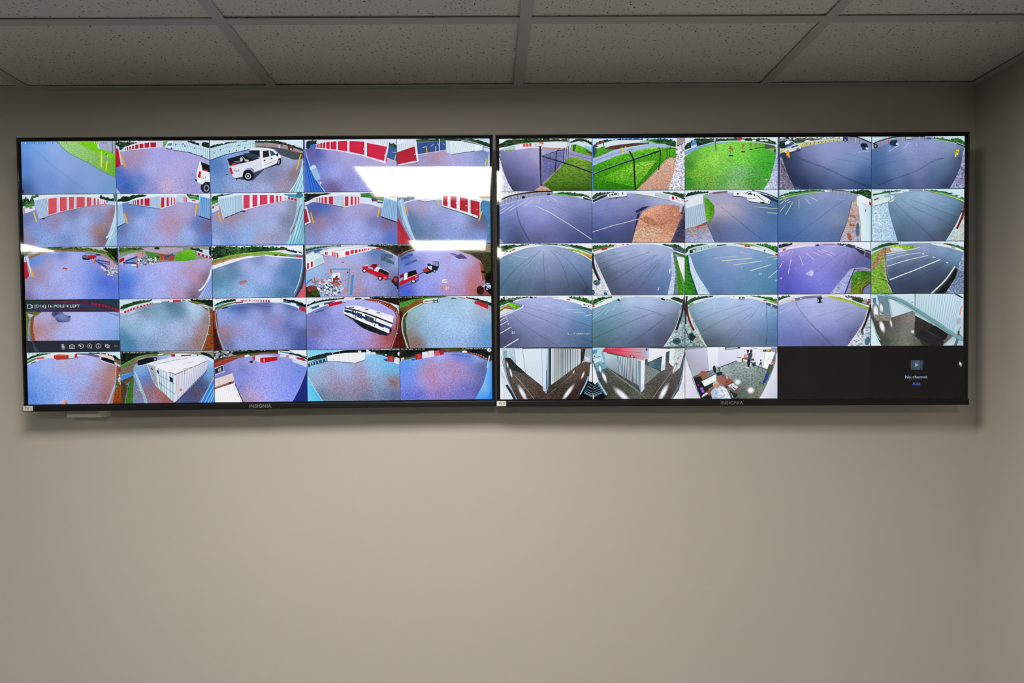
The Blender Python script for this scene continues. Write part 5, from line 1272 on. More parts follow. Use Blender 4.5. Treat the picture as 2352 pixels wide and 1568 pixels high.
f.tr('#142020',[(2200,66),(2280,85),(2355,130)],[(2200,90),(2280,120),(2355,160)],6).p('#e4e8ee',[(1690,92),(1755,82),(1758,96),(1692,104)]).p('#b42c34',[(1850,90),(1892,88),(1894,118),(1850,122)]).p('#e8ecf2',[(1895,88),(1965,90),(1965,116),(1895,118)]).p('#c02c34',[(1966,100),(2086,95),(2086,110),(1966,118)]).p('#a0304c',[(2150,95),(2166,96),(2166,112),(2150,110)])
f.p('#141a24',[(1452,165),(1560,130),(1680,120),(1685,165),(1560,205),(1460,225)]).l('#d4dce4',5,[(1450,162),(1560,128),(1684,118)],3).l('#cfd8e4',8,[(1458,230),(1570,205)]).p('#a4b0bc',[(1648,138),(1668,136),(1670,160),(1650,162)])
f.p('#3c8ce0',[(1262,350),(1400,298),(1418,325),(1268,405)]).p('#5c4434',[(1262,402),(1400,340),(1410,370),(1350,420),(1262,480)], g=(.3, .6,0)).p('#3c7024',[(1380,370),(1412,380),(1400,520),(1400,670),(1310,670),(1340,480)], g=(.3, .6,0)).p('#4c3c28',[(1262,440),(1340,450),(1300,670),(1262,670)], g=(.3, .6,0))
f.sid('#b8dcec',[(1405,245),(1420,290),(1450,330)],[(1540,668),(1560,668),(1580,668)],3,7).l('#8cb4c4',14,[(1445,205),(1412,262),(1440,400),(1500,540),(1575,668)],6).l('#cfeaf4',4,[(1440,505),(1500,520)]).l('#7cacc4',12,[(1440,200),(1410,250)])
f.p('#d4dcf0',[(1562,205),(1640,225),(1700,475),(1688,490),(1630,395)]).sid('#4c6074',[(1575,215),(1636,230)],[(1640,410),(1700,480)],5,5).p('#eceefa',[(1560,200),(1700,160),(1880,128),(2090,110),(2160,125),(1900,150),(1640,222)])
f.p('#f4f4fc',[(1640,225),(1850,165),(2080,122),(2180,118),(2285,165),(2060,260),(1910,315),(1880,330),(1660,238)]).p('#c8a89c',[(1640,218),(1664,238),(1705,490),(1690,488)]).p('#d8ecf8',[(1662,240),(1880,330),(1905,340),(1888,662),(1830,612),(1700,490)])
f.sid('#486478',[(1690,250),(1780,290),(1880,335)],[(1715,500),(1780,570),(1880,655)],6,6).l('#486478',5,[(1700,420),(1890,560)]).l('#486478',5,[(1690,330),(1895,440)]).p('#1c2430',[(1826,350),(1865,370),(1870,425),(1834,405)]).p('#2c3a48',[(1676,270),(1700,285),(1706,325),(1684,308)]).p('#2c3a48',[(1612,245),(1630,255),(1636,282),(1618,270)]).l('#e8f4fc',8,[(1768,300),(1776,480)])
f.p(['#f0f0fc','#e4e6f8','#d8daf0','#c8cae4','#d8daf0'],[(1905,330),(2060,265),(2282,170),(2270,270),(1890,662)]).sid('#a8acc8',[(1925,325),(2060,270),(2270,185)],[(1915,640),(2080,500),(2265,290)],17,4).l('#3c3038',7,[(1888,662),(2060,520),(2200,380),(2272,272)],4).l('#7c4c40',8,[(1820,300),(1905,330)]).l('#8c5c44',6,[(1905,330),(2060,262),(2284,164)]).l('#d49484',6,[(1918,340),(1908,560)]).e('#c88454',1962,510,18,16,-40).l('#5c6070',4,[(1980,270),(2090,245)]).l('#7c6468',4,[(1700,205),(1900,160),(2050,135)],3).l('#5c5c68',3,[(1990,205),(2100,180)]).p('#c8a070',[(2004,292),(2016,290),(2012,325),(2002,325)])
f.p('#2c80e0',[(2360,310),(2360,670),(2170,670),(2260,560)]).sid('#8cc4f8',[(2355,330),(2358,480),(2360,560)],[(2180,668),(2260,668),(2320,668)],4,12).l('#a8a090',4,[(2355,320),(2290,480),(2170,665)],4).date(1285,78,14,'#f4f8ff',14).t('22 BACK BUILDING',1972,70,14,'#ffffff',16,'#182418').done()

f = Feed(TLV,4,2,470,795,'lavender gravel lot with red containers and a cream container roof')
f.b([(350,220,'#9ca0e0'),(250,280,'#6c70b4'),(500,200,'#a4a4e4'),(450,260,'#5c60ac'),(700,260,'#a4a4f0'),(900,180,'#8c94d8'),(450,370,'#8c94ec'),(700,380,'#a0a0f4'),(950,300,'#8c98e8'),(1100,280,'#6c88dc'),(1050,400,'#7c8cec'),(850,500,'#94a0f0'),(560,570,'#c09cc8'),(520,580,'#bc98bc'),(700,600,'#a8a8ec'),(950,560,'#7c94f0'),(420,480,'#7c7cc0'),(480,640,'#9c84ac'),(900,620,'#98a4f4'),(600,480,'#9ca0ec')],(.32, .18,0)).fill()
f.grad('#2c3c20','#7c3428',[(100,38),(600,38),(1215,38)],[(100,250),(220,190),(400,130),(600,98),(800,88),(1000,110),(1215,180)],(.3, .4,0))
f.tr('#0c1610',[(108,48),(250,48),(450,46),(700,46)],[(108,165),(200,140),(330,110),(500,80),(700,64)],8,'#e0ecf0').tr('#0c1610',[(330,50),(500,50),(700,48),(880,48)],[(330,105),(500,85),(700,70),(880,60)],7,'#28402c').p('#54702c',[(340,112),(500,88),(700,74),(900,78),(700,88),(500,105),(300,150)], g=(.3, .4,0)).p('#9c3c34',[(112,190),(250,140),(450,110),(650,92),(620,100),(400,135),(200,220),(112,250)], g=(.3, .4,0)).l('#c87468',4,[(120,205),(260,150),(460,115)],4)
f.p('#dce8f4',[(860,50),(1000,60),(1205,130),(1205,190),(1000,110),(860,90)]).p('#eef6fa',[(980,45),(1205,45),(1205,120),(1080,90)]).tr('#10201c',[(980,75),(1080,90),(1200,130)],[(980,92),(1080,112),(1200,160)],6).p('#4c80c8',[(880,56),(980,72),(970,86),(870,68)]).p('#dce0ee',[(872,100),(960,100),(985,125),(880,126)]).p('#d84050',[(950,106),(980,106),(982,122),(950,122)]).p('#e8e8f4',[(985,115),(1050,120),(1070,150),(985,142)]).p('#a02c40',[(1060,126),(1150,138),(1195,175),(1100,165)])
f.p('#d8dcf4',[(1030,142),(1200,190),(1200,248),(1022,180)]).l('#8c94c0',4,[(1030,150),(1200,200)]).p('#f0f2fa',[(1028,140),(1060,145),(1205,186),(1205,198),(1030,152)])
f.p('#dcd8ec',[(555,118),(620,105),(700,105),(850,118),(640,135)]).p('#b82034',[(556,122),(586,112),(592,160),(560,158)]).p('#f0eef8',[(586,114),(645,135),(645,188),(588,165)]).sid('#9c9cb8',[(592,118),(640,136)],[(594,166),(640,185)],4,3).p('#c41c2c',[(645,138),(700,130),(848,120),(848,165),(690,195),(650,188)], g=(0,0, .1)).sid('#9c1424',[(720,130),(845,122)],[(720,188),(845,166)],9,3).p('#d4d0e4',[(600,112),(720,105),(850,118),(700,130),(645,136)]).l('#f4f4fc',8,[(690,145),(692,188)])
f.p('#1c2434',[(512,180),(560,165),(595,178),(590,195),(530,195)]).p('#d4dcea',[(555,178),(590,176),(590,190),(560,192)]).p('#e8ecf4',[(460,108),(500,96),(522,100),(522,120),(465,126)])
f.p('#24282e',[(112,268),(205,222),(215,278),(118,325)]).l('#e8ecf4',6,[(112,262),(205,220),(218,282)]).l('#dce0e8',9,[(118,335),(232,292)]).p('#a8b0b8',[(150,265),(185,250),(190,285),(155,298)])
f.p('#1c2c78',[(1195,250),(1215,240),(1215,660),(1020,660),(1100,510),(1170,340)], g=(.15, .1,0)).l('#a8a8d8',4,[(1195,252),(1170,340),(1100,510),(1020,655)],4)
f.p('#ead8d8',[(112,385),(320,315),(345,430),(112,500)]).sid('#cdb4b8',[(112,395),(322,320)],[(112,480),(335,400)],13,3).p('#94645c',[(112,482),(335,402),(342,430),(112,505)]).p('#201c20',[(272,428),(302,416),(308,434),(280,444)]).p('#fafafe',[(112,505),(350,428),(445,655),(112,655)]).sid('#dcd8e8',[(112,520),(355,440)],[(112,652),(430,652)],11,3).l('#3c4c6c',11,[(350,440),(445,655)]).l('#d8b8b8',5,[(322,318),(345,420)])
f.date(132,58,14,'#f4f8ff',17).done()

f = Feed(TLV,4,3,700,795,'aqua gravel with a white shipping container and light poles')
f.b([(400,220,'#9cbcec'),(800,150,'#84ccf0'),(950,200,'#6cc4f0'),(1050,280,'#5cb4e8'),(100,250,'#84c4ec'),(250,300,'#9cacd0'),(300,310,'#a898b4'),(640,300,'#a890b0'),(500,300,'#a4b8e8'),(800,300,'#98c0ec'),(150,400,'#a4a8c8'),(400,480,'#a08098'),(700,440,'#a47c88'),(900,430,'#90aad0'),(1020,420,'#8c7078'),(1070,420,'#94787c'),(200,560,'#5c7890'),(400,600,'#6c8098'),(700,580,'#5c6884'),(950,560,'#5c70a0'),(1050,600,'#50648c'),(550,400,'#9c98c0'),(850,500,'#788cb8'),(80,330,'#90b0d0'),(600,520,'#90809c')],(.38, .2,0)).fill()
f.grad('#7cd4f4','#a8e0f8',[(18,25),(500,25),(1125,25)],[(18,245),(250,175),(500,130),(800,90),(1000,130),(1125,215)])
f.tr('#141e1c',[(32,140),(120,108),(240,80),(330,72)],[(32,175),(120,155),(240,130),(330,100)],5,'#2c4034').tr('#0a1210',[(740,40),(900,36),(1115,40)],[(740,90),(900,105),(1115,200)],6,'#2c4030').p('#121a1c',[(330,75),(450,45),(720,38),(720,72),(500,80),(330,95)])
f.p('#26527c',[(30,200),(130,155),(260,128),(265,180),(130,215),(35,245)], g=AS).sid('#d4e8f4',[(50,195),(130,165),(250,135)],[(60,238),(140,210),(258,172)],6,7).l('#9cc4dc',5,[(32,205),(130,168),(255,140)],3)
f.l('#d8ecf4',7,[(330,72),(450,45),(600,32),(720,34)],4).l('#8ca4a8',5,[(405,60),(405,95)]).l('#dcecf4',5,[(325,70),(325,105)])
f.p('#e8f0f8',[(720,38),(770,62),(772,95),(722,98)]).p('#dce4e8',[(775,68),(828,72),(828,95),(775,97)]).p('#3c5c34',[(828,78),(960,100),(960,112),(828,95)], g=(.3, .4,0)).e('#c8d0d4',950,105,12,12).e('#e8f0f4',1100,90,14,22).l('#243030',6,[(950,100),(950,125)])
f.p('#fcfcfe',[(255,112),(450,80),(705,72),(705,158),(592,195),(410,180),(262,175)]).p('#eef4f8',[(580,78),(705,72),(705,158),(592,195)]).sid('#d0dce4',[(275,112),(450,84),(575,80)],[(275,172),(450,178),(580,190)],18,3).l('#1c2830',6,[(262,178),(420,184),(592,198),(705,160)]).e('#dfe8ee',640,62,20,12)
f.p('#b01c2c',[(970,112),(1040,122),(1048,190),(968,180)], g=(0, .5,0)).sid('#e0888c',[(980,118),(1036,126)],[(982,180),(1040,188)],4,3).p('#f0f6fa',[(1052,128),(1112,142),(1105,215),(1045,195)]).sid('#a8bcc8',[(1056,132),(1110,144)],[(1050,196),(1104,212)],4,3).p('#24405c',[(920,150),(968,150),(966,180),(930,165)])
f.bl(0,0,1,1,'#000000',0).p('#946e64',[(985,400),(1095,420),(1080,465),(1040,462)], g=(.3, .4,0)).p(['#8cdcf8','#58c8f4','#4cc0f0','#5cccf4','#7cd8f8'],[(25,350),(80,455),(205,645),(100,650),(25,650)]).l('#b8ecfc',6,[(30,350),(90,470),(205,645)],3)
f.t('24 BEHIND ALLEYS LEFT',790,44,16,'#ffffff',13.8,'#141c18').date(50,48,13,'#3c6478',15).done()

f = Feed(TLV,4,4,700,795,'violet gravel with a row of red and white containers')
f.b([(1200,250,'#4c94f0'),(1300,180,'#6ca8f4'),(1600,130,'#a4b4f4'),(1800,110,'#4484dc'),(1900,130,'#4c84e0'),(2050,140,'#a4bcf4'),(2080,230,'#2c3c60'),(1700,200,'#b090c4'),(1450,310,'#b494c4'),(1460,340,'#c07c98'),(1490,320,'#c08098'),(1250,400,'#6c90f0'),(1400,420,'#a8a0e4'),(1600,380,'#b09cdc'),(1750,300,'#b090c4'),(1900,350,'#9c88c4'),(2000,260,'#6c7cc4'),(1550,450,'#b880a8'),(1350,560,'#5c6ccc'),(1250,600,'#5868d0'),(1600,560,'#7c70c0'),(1900,500,'#6c6cc4'),(2050,520,'#4c58a0'),(1800,600,'#6870c8'),(1850,240,'#a894d0'),(1780,255,'#b87c9c'),(2080,350,'#5464a0')],(.38, .2,0)).fill()
f.grad('#101810','#5c3c38',[(1110,20),(1600,20),(2215,20)],[(1110,175),(1250,145),(1400,110),(1640,75),(1850,70),(2000,100),(2215,175)],(.2, .3,0))
f.tr('#0a100c',[(1125,26),(1300,24),(1550,24)],[(1125,140),(1250,120),(1400,80),(1550,60)],6,'#243428').p('#4c6c34',[(1150,150),(1250,128),(1300,118),(1250,145)], g=(.3, .3,0)).p('#7c4038',[(1640,50),(1850,52),(2050,100),(2190,165),(2190,190),(2000,105),(1850,72),(1640,72)], g=(.3, .4,0)).tr('#34501c',[(1600,30),(1750,30),(1900,40)],[(1600,48),(1750,52),(1900,60)],5,'#54742c').tr('#101410',[(1900,30),(2050,40),(2190,50)],[(1900,62),(2050,100),(2190,165)],6)
f.p('#b01c28',[(1296,98),(1366,84),(1374,148),(1300,162)], g=(0, .4,0)).sid('#d8787c',[(1310,98),(1360,88)],[(1314,156),(1366,146)],4,3).p('#f4f4fc',[(1374,72),(1440,62),(1448,132),(1380,146)]).sid('#c0c4d4',[(1380,74),(1438,66)],[(1386,142),(1442,132)],5,3).p('#f6f6fc',[(1448,58),(1514,52),(1516,120),(1452,132)]).sid('#c0c4d4',[(1454,60),(1510,54)],[(1458,130),(1512,120)],5,3).p('#d86070',[(1520,56),(1575,52),(1578,108),(1524,118)], g=(0, .3,0)).p('#c02434',[(1580,52),(1632,52),(1632,98),(1584,106)], g=(0, .2,0)).sid('#8c1824',[(1590,54),(1628,54)],[(1592,104),(1628,98)],3,3)
f.p('#e4d8d8',[(1125,142),(1160,130),(1166,155),(1128,172)]).l('#3c4454',6,[(1285,88),(1288,118)]).p('#f0f2f8',[(1846,62),(1870,52),(1905,56),(1908,76),(1850,78)]).p('#3464b4',[(1250,150),(1300,148),(1298,166),(1255,168)]).d(.6,14,[(1720,100),(1820,108),(1950,128)],[(2030,132),(2130,162)], g=(.3, .2,0))
for i in range(7):
    f.e('#e8e8f0',1960 + i * 28,88 + i * i * 1.6,4,4)
f.p(['#7cc0fc','#2c94f8','#2488f0','#4ca0f8','#8cc8fc'],[(2165,200),(2210,150),(2210,645),(1990,645),(2100,440)]).p('#1c94f8',[(2130,640),(2190,520),(2195,350),(2210,300),(2210,645)]).l('#b8d4f4',14,[(2172,100),(2140,268)]).l('#58606c',7,[(2130,260),(2148,268)]).e('#c8d0e0',2165,45,26,26, g=(.4, .8,0)).e('#0c0e14',2160,95,32,16)
f.date(1130,44,15,'#f4f8ff',14.5).t('25 BEHIND ALLEYS RIGHT',1846,36,15,'#ffffff',13.8,'#141c18').done()

# ------------------------------------------------------------------ pictures on the right television
TRV = tv_right

f = Feed(TRV,0,0,1120,300,'asphalt entrance with a black chain-link gate and lawn')
f.b([(250,260,'#8c8cc8'),(400,230,'#a09cd4'),(550,280,'#b8a8c4'),(600,320,'#a8a0cc'),(300,380,'#5c5c9c'),(450,400,'#6c6cb0'),(200,480,'#38385c'),(350,560,'#3c3c6c'),(500,600,'#48487c'),(300,680,'#2c2c40'),(560,450,'#6c6cac'),(700,420,'#7878b4'),(800,350,'#8c88c0'),(170,320,'#4c587c'),(450,320,'#7c78b8'),(1000,280,'#9898cc'),(1150,310,'#8484b8')], AS).fill()
f.grad('#eef8fc','#dcf0f8',[(125,88),(600,88),(1230,88)],[(125,240),(300,175),(500,145),(800,140),(1230,300)])
f.tr('#141c14',[(135,165),(210,120),(320,100),(480,100),(640,98),(800,98),(950,98)],[(135,200),(210,190),(320,165),(480,140),(640,135),(800,130),(950,130)],9,'#44683c').p('#4c9c34',[(300,152),(500,135),(900,122),(1050,135),(900,140),(500,152)], g=(.3, .4,0))
f.p('#e8e6f4',[(180,215),(320,165),(520,140),(800,125),(950,132),(960,215),(700,205),(520,200),(330,225),(200,240)]).p('#b8c8dc',[(190,210),(325,172),(328,222),(200,235)]).dr('#d85448',[(416,155,188,444,152,188),(450,151,187,480,149,187),(486,148,186,515,146,186),(598,138,162,622,136,160),(628,136,162,654,134,162)]).l('#6c9c3c',10,[(205,234),(320,228)])
f.p('#dce4f0',[(552,175),(575,152),(610,150),(638,155),(645,178),(560,185)]).l('#40485c',5,[(560,182),(640,184)]).p('#9ca4b4',[(555,160),(572,150),(572,170),(556,172)]).p('#b89c94',[(640,192),(900,205),(950,215),(640,212)]).sid('#9cacb8',[(930,100),(965,100)],[(935,210),(968,210)],3,6)
f.p('#cfe8f4',[(965,115),(1230,150),(1230,250),(980,180)]).tr('#183018',[(970,130),(1050,96),(1130,96),(1200,130),(1230,150)],[(970,145),(1050,125),(1130,125),(1200,160),(1230,185)],8).l('#c83c3c',8,[(1065,118),(1130,135)]).p('#8cc4e8',[(1130,170),(1230,205),(1230,270),(1140,230)])
f.p(['#7cc428','#74cc20','#58a828','#3c8418','#4c9818','#74b82c'],[(970,165),(1040,160),(1140,200),(1225,250),(1225,300),(985,240)], g=(.3, .4,0)).p('#6c3820',[(1140,220),(1225,260),(1225,290),(1150,240)]).p('#3c4c58',[(1000,165),(1040,160),(1020,240),(1000,240)], g=(.2, .3,0))
f.p('#9c98cc',[(950,245),(1225,300),(1225,370),(950,300)], g=AS).l('#3c3c54',4,[(955,272),(1225,335)])
f.p(['#6c9c2c','#7ca838','#54881c','#3c6414','#284c10','#34540e','#4c7820','#5c8c28'],[(945,308),(1100,325),(1225,370),(1225,500),(1225,710),(760,710),(650,630),(870,400)], g=(.45, .5,0))
f.p('#7878b4',[(640,300),(890,225),(900,330),(870,390),(650,600)], g=(.8, .2,0)).p('#d4a88c',[(545,705),(620,645),(690,660),(765,710)], g=(.4, .3,0)).l('#c89484',9,[(650,625),(720,560),(790,480),(865,420)],3)
f.sid('#3c4464',[(640,310),(800,355),(870,370)],[(640,600),(730,540),(800,470)],26,1.6).sid('#3c4464',[(640,330),(640,600)],[(880,240),(790,480)],16,1.6)
f.l('#14161e',21,[(616,180),(620,400),(630,640)]).l('#8c98b8',4,[(628,200),(634,630)]).l('#14161e',8,[(632,298),(810,240),(900,222)]).l('#14161e',16,[(640,300),(800,345),(1000,408),(1225,490)]).l('#5c6c84',4,[(640,296),(800,340),(1000,402),(1225,483)])
f.l('#1c2028',10,[(806,242),(800,350),(788,485)]).l('#1c2028',9,[(900,198),(885,378)]).l('#1c2028',7,[(928,182),(914,350)]).l('#1c2028',6,[(946,180),(942,310)]).l('#1c2028',6,[(810,240),(852,200)])
f.p('#e0e0f0',[(130,320),(145,320),(180,460),(235,600),(300,710),(130,710)], g=(.1, .5,0)).l('#f4f4fc',6,[(130,215),(185,195)]).e('#b8c4d8',145,285,10,14).date(165,108,13,'#d8e0e8',14).done()

f = Feed(TRV,0,1,1120,300,'bright lawn behind a black chain-link fence')
f.b([(1350,280,'#9cb0d4'),(1600,220,'#a8bce4'),(1900,170,'#b8ccec'),(1250,360,'#8ca4c8'),(1500,250,'#a0b4dc'),(1700,300,'#68c828'),(2000,200,'#7cc840')], AS).fill()
f.grad('#eef6f8','#dcecf0',[(1220,82),(1700,82),(2325,82)],[(1220,250),(1350,190),(1700,140),(2000,140),(2325,220)])
f.tr('#1c3020',[(1230,180),(1300,130),(1400,105),(1550,96),(1700,92),(1880,95)],[(1230,215),(1300,180),(1400,150),(1550,125),(1700,115),(1880,112)],9,'#4c7848').tr('#143c1c',[(1890,110),(1980,96),(2080,92),(2160,100)],[(1890,130),(1980,150),(2080,165),(2160,170)],10,'#3c8438')
f.p('#6cb434',[(1700,115),(1880,108),(2000,150),(1900,130),(1700,125)], g=(.3, .4,0)).p('#d4eef4',[(1270,170),(1400,130),(1480,110),(1530,120),(1530,160),(1370,200)]).l('#c83c4c',10,[(1275,160),(1360,128)]).l('#303c4c',10,[(1353,140),(1355,180)]).p('#dce8f0',[(1480,110),(1800,105),(1860,115),(1700,135),(1480,165)]).p('#e8ecf4',[(1815,92),(1856,92),(1856,118),(1815,116)]).l('#7c9488',9,[(1887,88),(1888,148)])
f.p('#4c9c20',[(1230,220),(1370,180),(1390,215),(1500,215),(1330,290),(1230,320)], g=(.3, .5,0)).p('#5c3c34',[(1370,205),(1450,175),(1700,145),(1880,138),(1895,150),(1700,180),(1500,218),(1390,218)], g=(.4, .6,0)).p('#304858',[(1230,210),(1275,200),(1260,290),(1230,320)], g=(.2, .3,0)).l('#c84c40',5,[(1230,325),(1285,305)])
f.p('#a8bce4',[(1228,330),(1400,270),(1600,215),(1760,185),(1900,148),(2060,150),(2200,185),(2100,195),(1900,200),(1700,240),(1500,300),(1228,405)], g=AS).l('#5c6c8c',4,[(1230,362),(1450,280),(1700,215)],3)
f.p(['#3c9410','#54b018','#74d028','#88d838','#80cc34','#58b020','#4ca818','#3c9810','#2c7c0c','#207008','#2c8410'],[(1228,410),(1500,300),(1700,240),(1900,200),(2100,190),(2210,200),(2210,320),(2100,320),(1740,700),(1400,700),(1228,690)], g=(.45, .6,0))
f.p(['#4ca814','#74cc24','#98d848','#50a81c'],[(1300,560),(1700,380),(1980,340),(1740,660)], g=(.45, .7,0))
f.p(['#d8b09c','#e0b8a4','#d8a890','#c89480','#d0a08c'],[(2125,312),(2205,325),(2190,450),(2110,705),(1735,705)], g=(.6, .2,0)).l('#8c5c40',5,[(1740,690),(1930,510),(2120,315)])
f.sid('#2c5c18',[(1235,510),(1700,345)],[(1235,690),(1720,690)],26,1.5).sid('#2c5c18',[(1720,340),(2020,240)],[(1735,690),(2005,450)],24,1.5)
f.l('#16242c',18,[(1228,512),(1450,425),(1710,335),(1900,272),(2030,232)],4).l('#7c9cb0',5,[(1228,504),(1450,417),(1710,327),(1900,265)],4).l('#14181c',18,[(1658,235),(1710,335),(1718,500),(1730,695)]).l('#14181c',10,[(2000,192),(2026,230),(2018,340),(2002,458)]).l('#1c3028',6,[(2030,230),(2130,205),(2205,210)]).l('#14201c',7,[(2100,195),(2096,330)]).l('#14201c',8,[(2136,182),(2130,310)])
f.l('#ecd830',12,[(1576,196),(1582,270)]).l('#ecd830',14,[(1615,184),(1618,262)])
f.p('#dcdcec',[(2205,170),(2330,90),(2330,710),(2110,710),(2180,500),(2205,340)], g=(.1, .9,0)).p('#a49488',[(2215,88),(2320,88),(2315,110),(2215,185)]).l('#5c4c48',9,[(2215,182),(2318,128)]).p('#54a4a8',[(2150,130),(2190,108),(2205,140),(2205,180),(2150,175)]).tr('#244420',[(2090,130),(2150,120),(2200,130)],[(2090,165),(2150,180),(2200,190)],6).l('#4c7ef0',6,[(1226,92),(2316,84)]).l('#4c7ef0',6,[(1226,92),(1228,700)]).l('#4c7ef0',7,[(1228,697),(2318,690)]).l('#4c7ef0',6,[(2314,84),(2318,692)]).done()

f = Feed(TRV,0,2,1560,300,'sloping green lawn with young trees in a row')
f.b([(150,260,'#58a838'),(300,260,'#6cc82c'),(500,200,'#84d838'),(700,180,'#78d02c'),(400,330,'#98dc40'),(250,400,'#84cc2c'),(120,400,'#1c7c14'),(100,600,'#188018'),(200,500,'#74b420'),(500,420,'#74c83c'),(700,330,'#6cd424'),(900,300,'#44b818'),(1050,300,'#34a810'),(1000,420,'#2c9c18'),(700,480,'#7cb878'),(650,560,'#70ac5c'),(850,560,'#4c9c38'),(500,600,'#58a43c'),(350,560,'#78ac34'),(300,640,'#549c2c'),(900,640,'#40902c'),(620,660,'#90b878'),(750,240,'#80cc34')],(.3, .4, .1), soft=60).fill()
f.grad('#e4f2fa','#d4e8f4',[(60,68),(600,68),(1170,68)],[(60,300),(200,205),(400,145),(700,120),(1000,145),(1170,260)])
f.tr('#121e18',[(66,175),(90,150),(190,90),(260,88),(400,86),(560,92)],[(66,225),(120,200),(260,165),(400,130),(560,118)],10,'#386040').tr('#183820',[(560,90),(640,82),(760,84),(900,88),(1020,90),(1130,145)],[(560,116),(640,114),(760,116),(900,125),(1020,145),(1130,165)],9,'#4c7c4c').e('#b03044',702,95,34,20, g=(.3, .6,0)).e('#10181c',790,100,30,16)
for x in (740,870,960,1010):
    f.e('#e4e8ec', x,112,26,10)
f.p('#4c90c4',[(128,150),(165,100),(188,110),(198,175),(130,195)]).p('#cfe4f0',[(130,180),(198,160),(200,182),(135,198)]).p('#7ca8d0',[(62,240),(200,180),(400,140),(600,122),(620,128),(400,155),(220,205),(62,285)], g=AS).l('#cfe0e8',5,[(400,140),(600,122),(800,126),(1000,148)],4)
f.l('#6c7468',22,[(404,78),(410,140),(420,236)]).l('#a8b8ac',6,[(398,78),(412,236)]).p('#b4c8b8',[(396,76),(416,76),(418,120),(402,120)])
for x, y, s in ((598,290,1),(740,244, .85),(832,218, .7),(892,206, .6),(932,198, .5),(962,196, .45),(985,192, .4)):
    f.sapling(x, y, s)
f.p('#506450',[(995,150),(1110,175),(1130,205),(1100,250),(995,215)], g=(.3, .5,0)).sid('#283c30',[(995,148),(1110,172)],[(995,212),(1090,205)],8,3).p('#8cb448',[(1000,215),(1130,200),(1120,250)], g=(.3, .4,0)).p('#9c8c84',[(1040,225),(1120,245),(1105,255)]).l('#a8d0c8',5,[(1000,145),(1130,165)]).e('#285070',1112,235,14,20)
f.p(['#b8d0e4','#a0b8d0','#b8c4e4','#d4d8f0','#dce0f8','#b8c4ec'],[(1140,130),(1165,68),(1165,700),(975,700),(1060,560),(1120,330)], g=(.1, .5, .2)).sid('#7c88b4',[(1140,300),(1160,330)],[(1000,690),(1150,690)],7,3).e('#f4f4fc',1016,574,10,7).p('#7cb8c8',[(1142,80),(1165,80),(1160,140),(1138,140)]).date(95,92,14,'#f4f8ff',14).done()

f = Feed(TRV,0,3,1790,300,'dark asphalt lot with a white sport utility car')
f.b([(150,290,'#243454'),(60,320,'#0e1830'),(300,250,'#7880b8'),(500,180,'#8c94c8'),(700,200,'#8890c8'),(900,250,'#7c90c4'),(1050,300,'#6484bc'),(500,330,'#8490c4'),(800,380,'#6c88bc'),(1050,450,'#2c6098'),(1000,550,'#1c4c88'),(700,480,'#5c78ac'),(400,400,'#58689c'),(200,380,'#2c3c68'),(120,500,'#0c1430'),(250,560,'#101c40'),(350,500,'#3c4c78'),(500,560,'#3c5484'),(450,650,'#1c2c54'),(700,640,'#2c4474'),(900,640,'#1c3c6c'),(1040,650,'#103464'),(300,650,'#0c1838'),(600,250,'#8890c8')], AS, soft=60).fill()
f.grad('#eef6fa','#b8c4dc',[(-5,55),(500,55),(1095,55)],[(-5,270),(100,220),(240,195),(500,135),(740,118),(900,150),(1095,230)])
f.tr('#1c2c20',[(0,80),(100,72),(250,80),(400,78),(520,76),(700,78)],[(0,195),(60,180),(200,150),(400,110),(520,100),(700,96)],10,'#dce8f0').tr('#14241c',[(0,150),(60,110),(120,125)],[(0,205),(60,200),(120,170)],8).e('#8c2438',222,108,28,22, g=(.3, .6,0)).tr('#2c4c2c',[(170,105),(260,95),(400,88)],[(170,145),(260,130),(400,105)],8)
f.p('#e4e8f0',[(280,118),(310,105),(350,110),(352,125),(285,130)]).p('#d4dcec',[(490,85),(530,70),(545,95),(495,100)]).p('#3c4c9c',[(60,150),(110,120),(140,130),(130,180),(60,190)]).p('#eceef6',[(50,135),(90,112),(130,130),(100,150),(60,165)]).e('#c87480',350,82,20,8)
f.p('#c8c87c',[(0,215),(230,150),(500,112),(720,98),(720,112),(500,140),(250,190),(0,262)], g=(.3, .5,0)).l('#cfd8e0',5,[(0,222),(150,172),(400,118),(700,90)],4)
for i in range(9):
    f.e('#3c4828',310 + i * 45,150 - i * 5,5,10 - i * .5)
f.p('#8c94bc',[(735,65),(830,70),(960,100),(1090,160),(1090,232),(940,175),(735,120)]).l('#0e121c',14,[(800,62),(930,82),(1090,152)],3).l('#c83448',7,[(927,95),(928,150)]).l('#b83c50',5,[(828,75),(828,110)]).l('#dce4f0',5,[(880,85),(880,140)]).p('#3c3c6c',[(735,68),(790,72),(790,105),(735,100)]).e('#14181c',762,110,30,14).e('#c8d0d8',762,108,12,7).p('#d4e8f0',[(900,55),(1090,55),(1090,140),(1000,95)])
f.p('#16263c',[(938,160),(960,142),(1010,145),(1032,175),(1028,200),(990,200),(950,190)], g=(.2, .3,0)).p('#c8d0e0',[(1000,192),(1032,195),(1030,222),(1000,215)]).e('#14181c',982,210,22,9).l('#14181c',5,[(955,195),(1020,228)]).l('#c8d4ec',5,[(908,248),(1062,234)]).l('#8ca4cc',4,[(900,204),(940,202)])
